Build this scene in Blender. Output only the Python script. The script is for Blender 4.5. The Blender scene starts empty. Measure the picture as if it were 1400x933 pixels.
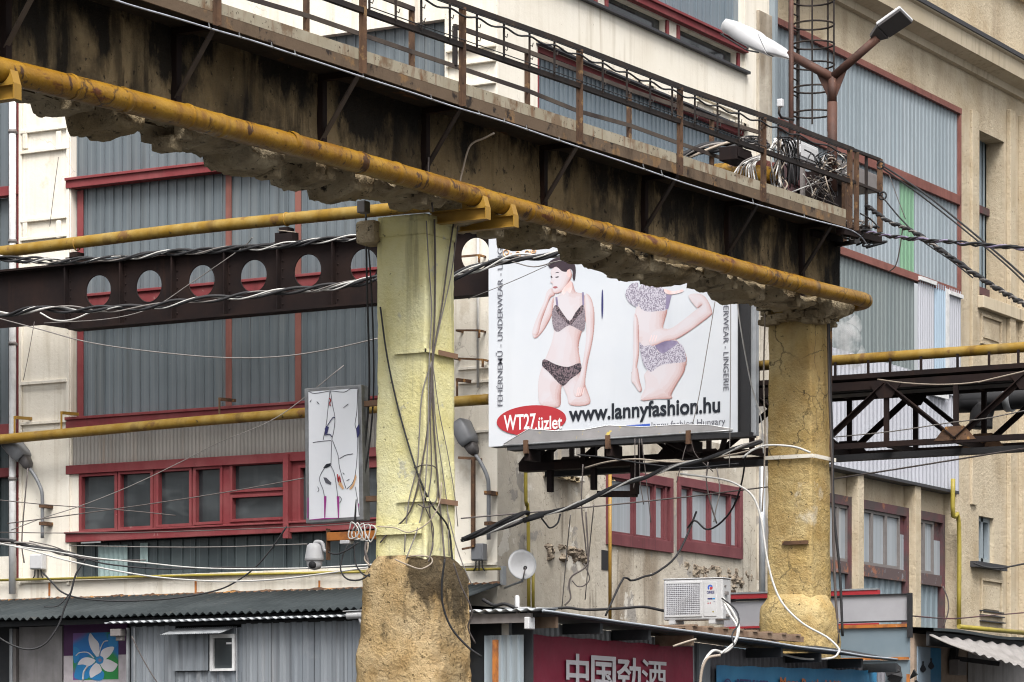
import bpy, math, random
from mathutils import Vector, noise, Matrix
R = math.radians
rnd = random.Random(11)
scene = bpy.context.scene
COL = scene.collection

# ---------------------------------------------------------------- camera, sky, sun, exposure
F_PX, CX, HZ, EYE = 4330.0, 700.0, 1060.0, 1.7       # focal length in photo pixels (1400 wide), centre column, horizon row, eye height
S_, C_ = math.sin(R(29.5)), math.cos(R(29.5))         # viewing direction relative to the buildings' axes
cam = bpy.data.objects.new('camera', bpy.data.cameras.new('camera'))
COL.objects.link(cam)
cam.location = (0, 0, EYE)
cam.rotation_euler = (R(90), 0, math.atan2(S_, C_) - R(90))
cam.data.sensor_width = 36
cam.data.lens = 36 * F_PX / 1400
cam.data.shift_y = (HZ - 466.5) / 1400
cam.data.clip_start, cam.data.clip_end = 0.5, 2000
scene.camera = cam
scene.cycles.filter_width = 1.1

world = bpy.data.worlds.new('World'); scene.world = world
world.use_nodes = True
SUN_EL, SUN_AZ = R(56), R(216)                         # compass angle in the XY plane the light comes from
nt = world.node_tree; bg = nt.nodes['Background']
sky = nt.nodes.new('ShaderNodeTexSky'); sky.sky_type = 'NISHITA'
sky.sun_disc = False; sky.sun_elevation = SUN_EL; sky.sun_rotation = R(90) - SUN_AZ
sky.air_density = 1.0; sky.dust_density = 7.0; sky.ozone_density = 1.0
hs = nt.nodes.new('ShaderNodeHueSaturation'); hs.inputs['Saturation'].default_value = 0.18   # grey overcast
nt.links.new(sky.outputs[0], hs.inputs['Color']); nt.links.new(hs.outputs[0], bg.inputs[0])
bg.inputs[1].default_value = 0.10
sun = bpy.data.objects.new('sun', bpy.data.lights.new('sun', 'SUN')); COL.objects.link(sun)
sun.data.energy = 1.5; sun.data.angle = R(28); sun.data.color = (1, .97, .93)
sun.rotation_euler = Vector((-math.cos(SUN_AZ) * math.cos(SUN_EL), -math.sin(SUN_AZ) * math.cos(SUN_EL), -math.sin(SUN_EL))).to_track_quat('-Z', 'Y').to_euler()
vs = scene.view_settings
vs.view_transform = 'Standard'; vs.look = 'None'; vs.gamma = 1.0; vs.exposure = 1.32; vs.use_curve_mapping = False

# ---------------------------------------------------------------- measuring helpers
def P(px, py, d):
    a = (px - CX) / F_PX
    r = a * d
    return Vector((S_ * r + C_ * d, -C_ * r + S_ * d, EYE + (HZ - py) / F_PX * d))
def dX(px, X): a = (px - CX) / F_PX; return X / (C_ + S_ * a)
def dY(px, Y): a = (px - CX) / F_PX; return Y / (S_ - C_ * a)
def onX(px, py, X): return P(px, py, dX(px, X))
def onY(px, py, Y): return P(px, py, dY(px, Y))
class Frame:            # a vertical plane: u along it, z up, depth outward
    def __init__(s, axis, c): s.axis, s.c = axis, c
    def uz(s, px, py, off=0.0):
        p = onX(px, py, s.c - off) if s.axis == 'X' else onY(px, py, s.c - off)
        return (p.y if s.axis == 'X' else p.x), p.z
    def u(s, px, off=0.0): return s.uz(px, 500, off)[0]
    def z(s, py, px, off=0.0): return s.uz(px, py, off)[1]
    def pt(s, u, z, off=0.0):
        return Vector((s.c - off, u, z)) if s.axis == 'X' else Vector((u, s.c - off, z))
    def rect(s, px0, px1, y0, y1, ref=None, off=0.0):
        ref = px0 if ref is None else ref
        ua, ub = s.u(px0, off), s.u(px1, off); za, zb = s.z(y0, ref, off), s.z(y1, ref, off)
        return min(ua, ub), max(ua, ub), min(za, zb), max(za, zb)
FL = Frame('X', 43.4)      # long facade left of the corner
FR = Frame('Y', 24.82)     # facades right of the corner

# ---------------------------------------------------------------- mesh collector
class MB:
    def __init__(s): s.v = []; s.f = []; s.sm = []
    def add(s, vs, fs, smooth=False):
        n = len(s.v); s.v += [Vector(v) for v in vs]
        s.f += [tuple(i + n for i in f) for f in fs]; s.sm += [smooth] * len(fs); return s
    def box(s, a, b):
        (x0, y0, z0), (x1, y1, z1) = a, b
        return s.add([(x0,y0,z0),(x1,y0,z0),(x1,y1,z0),(x0,y1,z0),(x0,y0,z1),(x1,y0,z1),(x1,y1,z1),(x0,y1,z1)],
              [(0,3,2,1),(4,5,6,7),(0,1,5,4),(1,2,6,5),(2,3,7,6),(3,0,4,7)])
    def fbox(s, F, r, o0, o1):
        a = F.pt(r[0], r[2], o0); b = F.pt(r[1], r[3], o1)
        return s.box((min(a.x,b.x),min(a.y,b.y),min(a.z,b.z)), (max(a.x,b.x),max(a.y,b.y),max(a.z,b.z)))
    def bar(s, p, q, w, h=None, up=(0,0,1)):
        h = w if h is None else h
        p, q = Vector(p), Vector(q); t = (q - p).normalized(); up = Vector(up)
        if abs(t.dot(up)) > .98: up = Vector((1,0,0))
        a = t.cross(up).normalized() * w / 2; b = a.cross(t).normalized() * h / 2
        return s.add([p-a-b,p+a-b,p+a+b,p-a+b,q-a-b,q+a-b,q+a+b,q-a+b],
              [(0,1,2,3),(4,7,6,5),(0,4,5,1),(1,5,6,2),(2,6,7,3),(3,7,4,0)])
    def angle(s, p, q, w, t=.012, up=(0,0,1)):      # L-section steel angle
        p, q = Vector(p), Vector(q); d = (q - p).normalized(); up = Vector(up)
        if abs(d.dot(up)) > .98: up = Vector((1,0,0))
        a = d.cross(up).normalized(); b = a.cross(d).normalized()
        s.bar(p + a * 0, q + a * 0, w, t, up)
        s.bar(p + a * (w/2 - t/2) - b * (w/2 + t/2 - .001), q + a * (w/2 - t/2) - b * (w/2 + t/2 - .001), t, w, up); return s
    def tube(s, pts, r, n=8, caps=True, closed=False):
        pts = [Vector(p) for p in pts]; m = len(pts); rr = r if isinstance(r, (list, tuple)) else [r] * m
        vs = []; fs = []; prev = None
        for i, p in enumerate(pts):
            t = (pts[(i+1) % m] - pts[i-1]) if closed else (pts[min(i+1, m-1)] - pts[max(i-1, 0)])
            t = t.normalized() if t.length > 1e-9 else Vector((0,0,1))
            if prev is None:
                up = Vector((0,0,1)) if abs(t.z) < .9 else Vector((1,0,0)); a = t.cross(up).normalized()
            else:
                a = (prev - t * prev.dot(t)); a = a.normalized() if a.length > 1e-6 else t.orthogonal().normalized()
            prev = a; b = t.cross(a)
            for k in range(n):
                w = 2 * math.pi * k / n; vs.append(p + (a * math.cos(w) + b * math.sin(w)) * rr[i])
        for i in range(m if closed else m - 1):
            for k in range(n):
                j = (i + 1) % m
                fs.append((i*n+k, i*n+(k+1)%n, j*n+(k+1)%n, j*n+k))
        s.add(vs, fs, True)
        if caps and not closed:
            o = len(s.v) - m * n
            s.f.append(tuple(o + k for k in reversed(range(n)))); s.sm.append(False)
            s.f.append(tuple(o + (m-1)*n + k for k in range(n))); s.sm.append(False)
        return s
    def poly(s, pts): return s.add(pts, [tuple(range(len(pts)))])
    def prism(s, pts, vec):
        pts = [Vector(p) for p in pts]; v = Vector(vec); n = len(pts)
        return s.add(pts + [p + v for p in pts], [tuple(range(n)), tuple(reversed(range(n, 2*n)))] + [(i, i+n, (i+1)%n+n, (i+1)%n) for i in range(n)])
    def lathe(s, prof, o, axis=(0,0,1), n=24):
        o = Vector(o); ax = Vector(axis).normalized(); a = ax.orthogonal().normalized(); b = ax.cross(a)
        vs = []; fs = []; m = len(prof)
        for (r, h) in prof:
            for k in range(n):
                w = 2*math.pi*k/n; vs.append(o + ax*h + (a*math.cos(w) + b*math.sin(w))*r)
        for i in range(m-1):
            for k in range(n): fs.append((i*n+k, i*n+(k+1)%n, (i+1)*n+(k+1)%n, (i+1)*n+k))
        return s.add(vs, fs, True)
    def grid(s, fn, nu, nv, smooth=False):
        vs = [fn(i/nu, j/nv) for j in range(nv+1) for i in range(nu+1)]
        return s.add(vs, [(j*(nu+1)+i, j*(nu+1)+i+1, (j+1)*(nu+1)+i+1, (j+1)*(nu+1)+i) for j in range(nv) for i in range(nu)], smooth)

def smooth_path(pts, k=6):
    pts = [Vector(p) for p in pts]
    if len(pts) < 3: return pts
    q = [pts[0]*2 - pts[1]] + pts + [pts[-1]*2 - pts[-2]]; out = []
    for i in range(1, len(q)-2):
        for j in range(k):
            t = j/k; a, b, c, d = q[i-1], q[i], q[i+1], q[i+2]
            out.append(.5*((2*b) + (c-a)*t + (2*a-5*b+4*c-d)*t*t + (3*b-a-3*c+d)*t**3))
    return out + [pts[-1]]

def corr(mb, F, r, off, amp=.018, pitch=.09, trap=True, zcut=None):
    """folded sheet metal with vertical ribs; zcut(u) gives the height of the upper edge"""
    u = r[0]; line = []
    while u < r[1]:
        if trap:
            for du, h in ((0,0),(.42,0),(.55,1),(.87,1)): line.append((u+du*pitch, h*amp))
        else:
            for k in range(6): line.append((u+k/6*pitch, amp*(.5-.5*math.cos(2*math.pi*k/6))))
        u += pitch
    line = [(u, h) for u, h in line if u < r[1]] + [(r[1], 0)]
    n = len(line); top = lambda u: r[3] if zcut is None else zcut(u)
    vs = [F.pt(u, r[2], off+h) for u, h in line] + [F.pt(u, top(u), off+h) for u, h in line]
    mb.add(vs, [(i, i+1, n+i+1, n+i) for i in range(n-1)], not trap); return mb

def wall(mb, F, outer, holes, depth=.25, off=0.0):
    """a wall sheet with rectangular openings and their reveals"""
    us = sorted({outer[0], outer[1]} | {h[0] for h in holes} | {h[1] for h in holes})
    zs = sorted({outer[2], outer[3]} | {h[2] for h in holes} | {h[3] for h in holes})
    us = [u for u in us if outer[0] <= u <= outer[1]]; zs = [z for z in zs if outer[2] <= z <= outer[3]]
    for a, b in zip(us, us[1:]):
        for c, d in zip(zs, zs[1:]):
            mu, mz = (a+b)/2, (c+d)/2
            if any(h[0] < mu < h[1] and h[2] < mz < h[3] for h in holes): continue
            mb.poly([F.pt(a,c,off), F.pt(b,c,off), F.pt(b,d,off), F.pt(a,d,off)])
    for h in holes:
        c = [(h[0],h[2]),(h[1],h[2]),(h[1],h[3]),(h[0],h[3])]
        for i in range(4):
            (a, b), (e, f) = c[i], c[(i+1)%4]
            mb.poly([F.pt(a,b,off), F.pt(e,f,off), F.pt(e,f,off-depth), F.pt(a,b,off-depth)])
    return mb

LOC = {}
def finish(name, mb, mat, org, bev=0):
    me = bpy.data.meshes.new(name)
    me.from_pydata([tuple(v - org) for v in mb.v], [], mb.f)
    me.polygons.foreach_set('use_smooth', mb.sm); me.update()
    me.materials.append(mat)
    o = bpy.data.objects.new(name, me); COL.objects.link(o)
    if bev:
        m = o.modifiers.new('bevel', 'BEVEL'); m.width = bev; m.segments = 2; m.limit_method = 'ANGLE'
    return o
def tag(o, label=None, cat=None, group=None, kind=None):
    if label: o['label'] = label
    if cat: o['category'] = cat
    if group: o['group'] = group
    if kind: o['kind'] = kind
    return o
def thing(name, label, cat, loc, group=None):
    o = bpy.data.objects.new(name, None); COL.objects.link(o); o.empty_display_size = .2
    o.location = loc; LOC[o] = Vector(loc); return tag(o, label, cat, group)
def part(name, mb, mat, parent, bev=0, label=None):
    o = finish(name, mb, mat, LOC[parent], bev); o.parent = parent; LOC[o] = LOC[parent]
    if label: o['label'] = label
    return o
def solo(name, mb, mat, label, cat, group=None, kind=None, bev=0):
    xs = [v.x for v in mb.v]; ys = [v.y for v in mb.v]; zs = [v.z for v in mb.v]
    org = Vector(((min(xs)+max(xs))/2, (min(ys)+max(ys))/2, min(zs)))
    o = finish(name, mb, mat, org, bev); o.location = org; LOC[o] = org; return tag(o, label, cat, group, kind)

def text_mesh(body, size, M, off=0.0, extrude=0.0, sx=1.0, align='LEFT', shear=0.0):
    """writing as a flat mesh; M maps (x right, y up) into the world"""
    cu = bpy.data.curves.new('writing', 'FONT'); cu.body = body; cu.size = size; cu.offset = off; cu.align_x = align; cu.shear = shear
    cu.extrude = extrude; cu.resolution_u = 4
    ob = bpy.data.objects.new('writing', cu); COL.objects.link(ob)
    bpy.context.view_layer.update()
    dg = bpy.context.evaluated_depsgraph_get()
    me = bpy.data.meshes.new_from_object(ob.evaluated_get(dg))
    mb = MB()
    if me and len(me.vertices):
        mb.add([M(v.co.x * sx, v.co.y) for v in me.vertices], [tuple(p.vertices) for p in me.polygons])
        w = max(v.co.x for v in me.vertices) * sx
    else: w = 0
    bpy.data.objects.remove(ob); bpy.data.curves.remove(cu)
    if me: bpy.data.meshes.remove(me)
    return mb, w

# ---------------------------------------------------------------- materials
def rgb(c): return (c[0], c[1], c[2], 1)
TONE = {'dull channel glass':.72,'pale channel glass':.66,'dark channel glass':.75,'grey blue sheet cladding':.68,'dark grey green cladding':.7,'light corrugated cladding':.75,'light blue cladding':.75,'green sheet cladding':.75,
  'weathered corrugated sheet':.8,'dull red paint':.85,'dark faded red paint':.85,'rust red band':.8,'black brown riveted steel':.45,'ochre gas pipe paint':.85,'worn yellow pipe paint':.85,'rust bled toe board':.85,'rusted lower channel':.75,
  'black stained deck plate':.7,'dark rusted rail':.38,'grey corrugated roofing':.6,'black roof sheet':.6,'patched galvanised sheet':.68,'grey purple corrugated sheet':.8,'white printed vinyl':.68,'white wire':.8,'white sign vinyl':.9,'printed pale lace':.75,'printed lilac satin':.75,'white ink':.85,'tan wire':.8,'tan wire':.8,'light corrugated cladding':.75,'grey white hoarding':.85,'dusty blue sheet glass':.7,'broken concrete edge':1.0,'dull aluminium edge':.7,'window glass over curtain':.8,'soot stained ochre concrete':.85,'dark window glass':.75,
  'white enamel casing':.76,'white plastic housing':.78,'crimson vinyl banner':.85,'blue vinyl banner':.8,'galvanised steel':.85,'dirty plastic canopy':.75,'thin yellow gas line':.55,'rusty brown railing post':.65,'rusty brown lamp post':1.,'stained cream plaster':.92}
class Mat:
    def __init__(s, name, rough=.75, metal=0.0, spec=.4):
        s.k = TONE.get(name, 1.0); s.m = bpy.data.materials.new(name); s.m.use_nodes = True; s.t = s.m.node_tree
        s.b = s.t.nodes['Principled BSDF']; s.b.inputs['Roughness'].default_value = rough
        s.b.inputs['Metallic'].default_value = metal; s.b.inputs['Specular IOR Level'].default_value = spec
        s.co = s.t.nodes.new('ShaderNodeTexCoord').outputs['Object']; s.col = None; s.h = None
    def N(s, kind, **kw):
        n = s.t.nodes.new(kind)
        for k, v in kw.items(): setattr(n, k, v)
        return n
    def L(s, a, b): s.t.links.new(a, b)
    def map(s, sc=(1,1,1), loc=(0,0,0)):
        n = s.N('ShaderNodeMapping'); n.inputs['Scale'].default_value = sc; n.inputs['Location'].default_value = loc
        s.L(s.co, n.inputs[0]); return n.outputs[0]
    def noise(s, scale, detail=6, rough=.6, co=None, dist=0.0):
        n = s.N('ShaderNodeTexNoise'); n.inputs['Scale'].default_value = scale; n.inputs['Detail'].default_value = detail
        n.inputs['Roughness'].default_value = rough; n.inputs['Distortion'].default_value = dist
        s.L(co or s.co, n.inputs['Vector']); return n.outputs['Fac']
    def ramp(s, fac, a, b, lo=0.0, hi=1.0):
        n = s.N('ShaderNodeMapRange'); n.inputs['From Min'].default_value = a; n.inputs['From Max'].default_value = b
        n.inputs['To Min'].default_value = lo; n.inputs['To Max'].default_value = hi
        s.L(fac, n.inputs['Value']); return n.outputs['Result']
    def mul(s, a, b, op='MULTIPLY'):
        n = s.N('ShaderNodeMath', operation=op)
        for i, x in enumerate((a, b)):
            if isinstance(x, (int, float)): n.inputs[i].default_value = x
            else: s.L(x, n.inputs[i])
        return n.outputs[0]
    def base(s, c):
        n = s.N('ShaderNodeRGB'); n.outputs[0].default_value = rgb([x*s.k for x in c]); s.col = n.outputs[0]; return s
    def mix(s, c, fac, mode='MIX'):
        n = s.N('ShaderNodeMix', data_type='RGBA', blend_type=mode)
        if isinstance(fac, (int, float)): n.inputs[0].default_value = fac
        else: s.L(fac, n.inputs[0])
        s.L(s.col, n.inputs[6])
        if isinstance(c, tuple): n.inputs[7].default_value = rgb([x*s.k for x in c])
        else: s.L(c, n.inputs[7])
        s.col = n.outputs[2]; return s
    def var(s, c, scale=1.5, a=.4, b=.65, amt=1.0, detail=6): return s.mix(c, s.ramp(s.noise(scale, detail), a, b, 0, amt))
    def streaks(s, c, amt=.8, sx=6, sz=.35, a=.48, b=.7, big=.6, ba=.35, bb=.65):
        """run-down water stains: thin across, long down"""
        st = s.noise(1.0, 5, .6, s.map((sx, sx, sz)))
        g = s.noise(big, 3, .5, s.map((1,1,.6), (7,3,1)))
        return s.mix(c, s.mul(s.ramp(st, a, b, 0, amt), s.ramp(g, ba, bb)))
    def patches(s, c, scale=1.2, th=.6, soft=.03, detail=9, amt=1.0, loc=(3,9,4), sc=(1,1,1)):
        return s.mix(c, s.ramp(s.noise(scale, detail, .62, s.map(sc, loc)), th, th+soft, 0, amt))
    def specks(s, c, scale=25, th=.66, amt=.8): return s.mix(c, s.ramp(s.noise(scale, 3, .6, s.map((1,1,1), (5,2,8))), th, th+.05, 0, amt))
    def cracks(s, c, scale=1.6, w=.02, amt=.8):
        v = s.N('ShaderNodeTexVoronoi', feature='DISTANCE_TO_EDGE'); v.inputs['Scale'].default_value = scale
        n = s.N('ShaderNodeTexNoise'); n.inputs['Scale'].default_value = 3; n.inputs['Detail'].default_value = 5; s.L(s.co, n.inputs['Vector'])
        m = s.N('ShaderNodeMix', data_type='RGBA', blend_type='LINEAR_LIGHT'); m.inputs[0].default_value = .25
        s.L(s.co, m.inputs[6]); s.L(n.outputs['Color'], m.inputs[7]); s.L(m.outputs[2], v.inputs['Vector'])
        gate = s.ramp(s.noise(.7, 2, .5, s.map((1,1,1), (11,4,2))), .5, .6)
        return s.mix(c, s.mul(s.ramp(v.outputs['Distance'], 0, w, amt, 0), gate))
    def bump(s, scale=30, strength=.4, dist=.01, detail=5, co=None):
        n = s.N('ShaderNodeBump'); n.inputs['Strength'].default_value = strength; n.inputs['Distance'].default_value = dist
        s.L(s.noise(scale, detail, .65, co), n.inputs['Height'])
        if s.h is not None: s.L(s.h, n.inputs['Normal'])
        s.h = n.outputs[0]; return s
    def strips(s, pitch, c, amt=.5, line=None, lw=.06, lamt=.7):
        """every strip of glass or sheet has its own tint; optional bright joints"""
        sp = s.N('ShaderNodeSeparateXYZ'); s.L(s.co, sp.inputs[0])
        q = s.mul(s.mul(sp.outputs[0], sp.outputs[1], 'ADD'), 1/pitch)
        wn = s.N('ShaderNodeTexWhiteNoise', noise_dimensions='1D'); s.L(s.mul(q, 0, 'FLOOR'), wn.inputs['W'])
        s.mix(c, s.mul(wn.outputs['Value'], amt))
        if line:
            fr = s.mul(q, 0, 'FRACT'); s.mix(line, s.mul(s.mul(fr, lw, 'LESS_THAN'), lamt))
        return s
    def topstain(s, c, z0, z1, amt=.95, scale=2.2, side=0.0):
        sp = s.N('ShaderNodeSeparateXYZ'); s.L(s.co, sp.inputs[0])
        gz = s.ramp(sp.outputs[2], z0, z1)
        if side: gz = s.mul(gz, s.ramp(sp.outputs[1], .45, -.35, .5, 1.12))
        return s.mix(c, s.mul(s.ramp(s.mul(s.noise(scale, 7, .65, s.map((1,1,.45), (2.3,.7,5))), s.mul(gz, .34), 'ADD'), .66, .78, 0, amt), s.ramp(sp.outputs[2], z1, z1+.02, 1, 1)))
    def done(s):
        if s.col is not None: s.L(s.col, s.b.inputs['Base Color'])
        if s.h is not None: s.L(s.h, s.b.inputs['Normal'])
        return s.m
def plain(name, c, rough=.6, metal=0.0, spec=.4, dirt=.25, dc=(.06,.05,.04), sc=6):
    return Mat(name, rough, metal, spec).base(c).var(dc, sc, .45, .75, dirt).bump(sc*6, .08, .004).done()

m = {}
m['cream'] = (Mat('cream plaster', .9, 0, .2).base((.67,.62,.53)).var((.74,.70,.62), .7, .35, .7).streaks((.36,.30,.21), .7, 5, .3).streaks((.30,.20,.11), .5, 9, .18, .56, .75, .9, .45, .7)
    .patches((.50,.43,.33), 1.3, .62, .05, amt=.5).specks((.25,.2,.14), 18, .70, .6).cracks((.2,.16,.12), .8, .006, .5).bump(14, .35, .015).bump(55, .35, .006).done())
m['fan_well'] = plain('grey fan recess', (.33,.33,.35), .6); m['fan_disc'] = plain('darker fan circle', (.24,.24,.26), .6); m['spall'] = (Mat('broken brown plaster', .95, 0, .1).base((.30,.25,.19)).var((.14,.11,.085), 4, .4, .6).specks((.04,.03,.025), 12, .58, .9).bump(20, .8, .03).done())
m['apron_blue'] = (Mat('dusty blue grey sheet', .5).base((.15,.19,.215)).streaks((.10,.125,.14), .6, 6, .2).var((.19,.23,.26), .8, .4, .65, .7).done())
m['cream_worn'] = (Mat('stained cream plaster', .92, 0, .2).base((.56,.51,.425)).var((.42,.38,.32), .7, .4, .62).var((.36,.315,.25), .45, .5, .68, .8).streaks((.17,.125,.08), .75, 1.6, .25, .46, .66, .6, .35, .6)
    .streaks((.10,.08,.06), .7, 6, .6, .56, .68, .9, .42, .62).patches((.25,.235,.22), .8, .56, .02, loc=(1,1,3), amt=.8).patches((.62,.585,.52), 1.1, .60, .015, loc=(8,2,6), amt=.8).specks((.10,.08,.06), 14, .66, .7).cracks((.12,.10,.08), 1.1, .010, .6).bump(8, .5, .03).bump(50, .4, .006).done())
m['beige'] = (Mat('beige plaster', .9, 0, .2).base((.425,.355,.255)).var((.50,.43,.32), .5, .35, .7).var((.33,.26,.165), .9, .45, .7, .8).streaks((.20,.15,.10), .5, 2.2, .3, .46, .7).streaks((.08,.065,.05), .6, 6, .5, .57, .72, .7, .45, .65)
    .specks((.16,.13,.09), 16, .64, .6).bump(13, .8, .03).bump(50, .5, .008).done())
m['cornice'] = (Mat('beige cornice', .9, 0, .2).base((.44,.37,.265)).var((.51,.44,.33), .6, .4, .7).streaks((.14,.11,.08), .5, 8, .4, .5, .72).bump(20, .3, .01).done())
m['lead'] = plain('dark lead flashing', (.035,.035,.04), .6)
m['profilit'] = (Mat('dull channel glass', .32, 0, .5).base((.155,.185,.205)).strips(.187, (.225,.255,.275), .55, (.30,.34,.35), .05, .55)
    .var((.11,.13,.142), .35, .4, .65, .7).streaks((.26,.27,.26), .55, 9, .2, .5, .72).streaks((.07,.08,.085), .7, 5, .12, .52, .7, .5, .4, .6).specks((.3,.3,.28), 9, .72, .5).bump(5, .05, .02).done())
m['profilit_blue'] = (Mat('pale channel glass', .35, 0, .5).base((.21,.265,.31)).strips(.16, (.28,.33,.37), .6, (.11,.14,.165), .06, .6)
    .streaks((.33,.36,.38), .35, 12, .2, .5, .75).var((.17,.21,.245), .4, .4, .65, .6).done())
m['profilit_dark'] = (Mat('dark channel glass', .25, 0, .5).base((.045,.06,.066)).strips(.187, (.085,.105,.11), .7, (.16,.19,.2), .05, .5).var((.03,.04,.045), .6, .4, .6, .6).done())
m['cladding'] = (Mat('grey blue sheet cladding', .5, 0, .4).base((.33,.39,.43)).strips(.33, (.41,.465,.505), .75, (.18,.21,.23), .03, .6).streaks((.22,.255,.28), .6, 4, .1, .45, .7).streaks((.30,.27,.23), .45, 7, .2, .58, .72, .6, .42, .6).var((.29,.34,.375), .3, .4, .65, .6).done())
m['cladding_green'] = (Mat('green sheet cladding', .5).base((.20,.37,.24)).streaks((.15,.28,.18), .4, 10, .1).done())
m['cladding_dark'] = (Mat('dark grey green cladding', .5).base((.20,.235,.24)).strips(.3, (.25,.285,.285), .7, (.10,.12,.12), .03, .6).streaks((.14,.155,.155), .5, 10, .12).done())
m['cladding_light'] = (Mat('light corrugated cladding', .5).base((.47,.48,.53)).strips(.6, (.40,.41,.45), .6).streaks((.33,.27,.21), .3, 8, .15, .6, .75).done())
m['cladding_blue'] = (Mat('light blue cladding', .5).base((.36,.46,.56)).streaks((.3,.38,.46), .4, 10, .1).done())
m['corr_brown'] = (Mat('weathered corrugated sheet', .65).base((.25,.235,.215)).strips(.35, (.31,.29,.265), .7).streaks((.17,.10,.05), .6, 9, .2, .52, .7).done())
m['red'] = (Mat('dull red paint', .65, 0, .2).base((.215,.042,.047)).var((.26,.08,.08), 1.6, .4, .65, .8).streaks((.12,.03,.03), .5, 9, .6).patches((.36,.22,.20), 5, .68, .03, amt=.6).bump(30, .15, .005).done())
m['red_dull'] = (Mat('dark faded red paint', .6, 0, .35).base((.135,.036,.042)).var((.19,.06,.065), 2, .4, .65, .8).streaks((.06,.022,.025), .6, 9, .6).patches((.30,.20,.19), 5, .67, .03, amt=.6).done())
m['red_brown'] = (Mat('rust red band', .7, 0, .3).base((.20,.075,.06)).var((.25,.10,.08), 2, .4, .6).streaks((.09,.04,.03), .6, 8, .5).done())
m['maroon'] = (Mat('dark maroon frame', .65, 0, .35).base((.10,.04,.045)).var((.06,.045,.045), 2, .4, .6).patches((.24,.10,.05), 3, .62, .04, amt=.7).done())
m['rustband'] = (Mat('flaking band', .7).base((.085,.06,.06)).patches((.24,.10,.06), 2.4, .56, .04).patches((.17,.17,.19), 3, .6, .04, loc=(1,1,7)).done())
m['glass'] = (Mat('dark window glass', .08, 0, .6).base((.035,.042,.046)).patches((.075,.085,.09), .7, .46, .16, 3, .8, (3,9,4), (.6,.6,1.8)).patches((.11,.125,.13), 1.0, .56, .06, 3, .5, (1,2,8), (.7,.7,1.6)).var((.02,.024,.027), 1.2, .5, .7, .8, 2).streaks((.11,.115,.115), .35, 8, .5, .52, .75).done())  # both patch layers paint blurred roof reflections into the pane colour
m['glass_curtain'] = (Mat('window glass over curtain', .15, 0, .5).base((.38,.415,.445)).streaks((.24,.265,.285), .8, 12, .12, .42, .68, .8, .2, .5).var((.38,.40,.42), .7, .4, .65, .6, 2).done())
m['curtain'] = plain('pale teal curtain', (.20,.27,.27), .8)
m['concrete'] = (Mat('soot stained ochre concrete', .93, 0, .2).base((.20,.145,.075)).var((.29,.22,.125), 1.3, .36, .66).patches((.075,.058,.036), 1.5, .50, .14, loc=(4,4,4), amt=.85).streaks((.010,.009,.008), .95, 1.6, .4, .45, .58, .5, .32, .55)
    .streaks((.012,.010,.009), .85, 5, .5, .52, .63, .9, .4, .6).topstain((.010,.009,.008), .42, 1.5, .96, 1.6).specks((.02,.017,.013), 11, .62, .8).specks((.36,.30,.20), 20, .71, .5).bump(7, .9, .06).bump(35, .7, .014).done())  # last black layer grows denser toward the upper edge of the web
m['rubble'] = (Mat('broken concrete edge', .95, 0, .2).base((.30,.225,.125)).var((.42,.345,.23), 1.6, .36, .6).var((.14,.10,.058), 2.6, .5, .7, .8).patches((.022,.018,.013), 2.2, .615, .05).streaks((.05,.04,.028), .7, 3, 1.2, .54, .66).specks((.035,.028,.02), 13, .62, .8).bump(6, 1.0, .08).bump(26, .9, .025).done())
m['yellow_paint'] = (Mat('pale yellow paint on rough render', .9, 0, .2).base((.60,.54,.25)).var((.66,.635,.40), 1.2, .4, .65).streaks((.36,.31,.13), .75, 3, .5, .46, .66).streaks((.16,.14,.09), .6, 6, .35, .58, .7, .8, .42, .6).patches((.28,.27,.19), 2.4, .66, .05, amt=.8).specks((.09,.08,.05), 13, .665, .85).streaks((.10,.085,.05), .5, 10, .3, .6, .72).patches((.40,.39,.33), 3.2, .62, .04, loc=(8,8,1), amt=.7).bump(24, .8, .02).bump(9, .3, .02).done())
m['ochre'] = (Mat('ochre render', .93, 0, .2).base((.39,.27,.10)).var((.48,.375,.19), 1.5, .38, .66).var((.32,.205,.075), 2.2, .45, .7, .8).streaks((.13,.095,.05), .7, 5, .4, .5, .7).patches((.50,.44,.34), 1.0, .64, .05, loc=(6,1,2), amt=.8).specks((.06,.045,.025), 17, .655, .85).cracks((.05,.04,.025), 1.8, .025, .9).bump(20, 1.0, .03).bump(7, .5, .05).done())
m['ochre_rough'] = (Mat('rough ochre footing', .95, 0, .15).base((.40,.28,.135)).var((.49,.375,.22), 1.8, .38, .66).var((.29,.185,.075), 2.6, .45, .68, .9).specks((.10,.07,.035), 20, .62, .8).topstain((.022,.018,.013), 2.6, 4.25, .85, 2.6, .5).bump(24, 1.0, .05).bump(8, .7, .06).done())  # soot around the footing's shoulder, heavier on one side
m['soot'] = (Mat('black soot stain', .95, 0, .1).base((.03,.024,.018)).var((.16,.11,.05), 5, .5, .7).bump(24, 1, .05).done())
m['pipe'] = (Mat('ochre gas pipe paint', .36, 0, .3).base((.25,.122,.008)).var((.33,.18,.018), 2.5, .4, .65).streaks((.13,.05,.010), .85, 5, 1.2, .50, .66, .9, .3, .55).patches((.12,.04,.012), 2.6, .585, .05, sc=(.8,2,2)).patches((.045,.018,.010), 5, .60, .025, loc=(2,2,2), sc=(1.2,.6,.6), amt=.9)
    .cracks((.03,.012,.006), 3.4, .05, .9).patches((.42,.33,.20), 3.2, .68, .03, loc=(7,2,2), amt=.6).specks((.05,.025,.010), 16, .655, .85).bump(9, .4, .03).bump(40, .2, .004).done())
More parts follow.
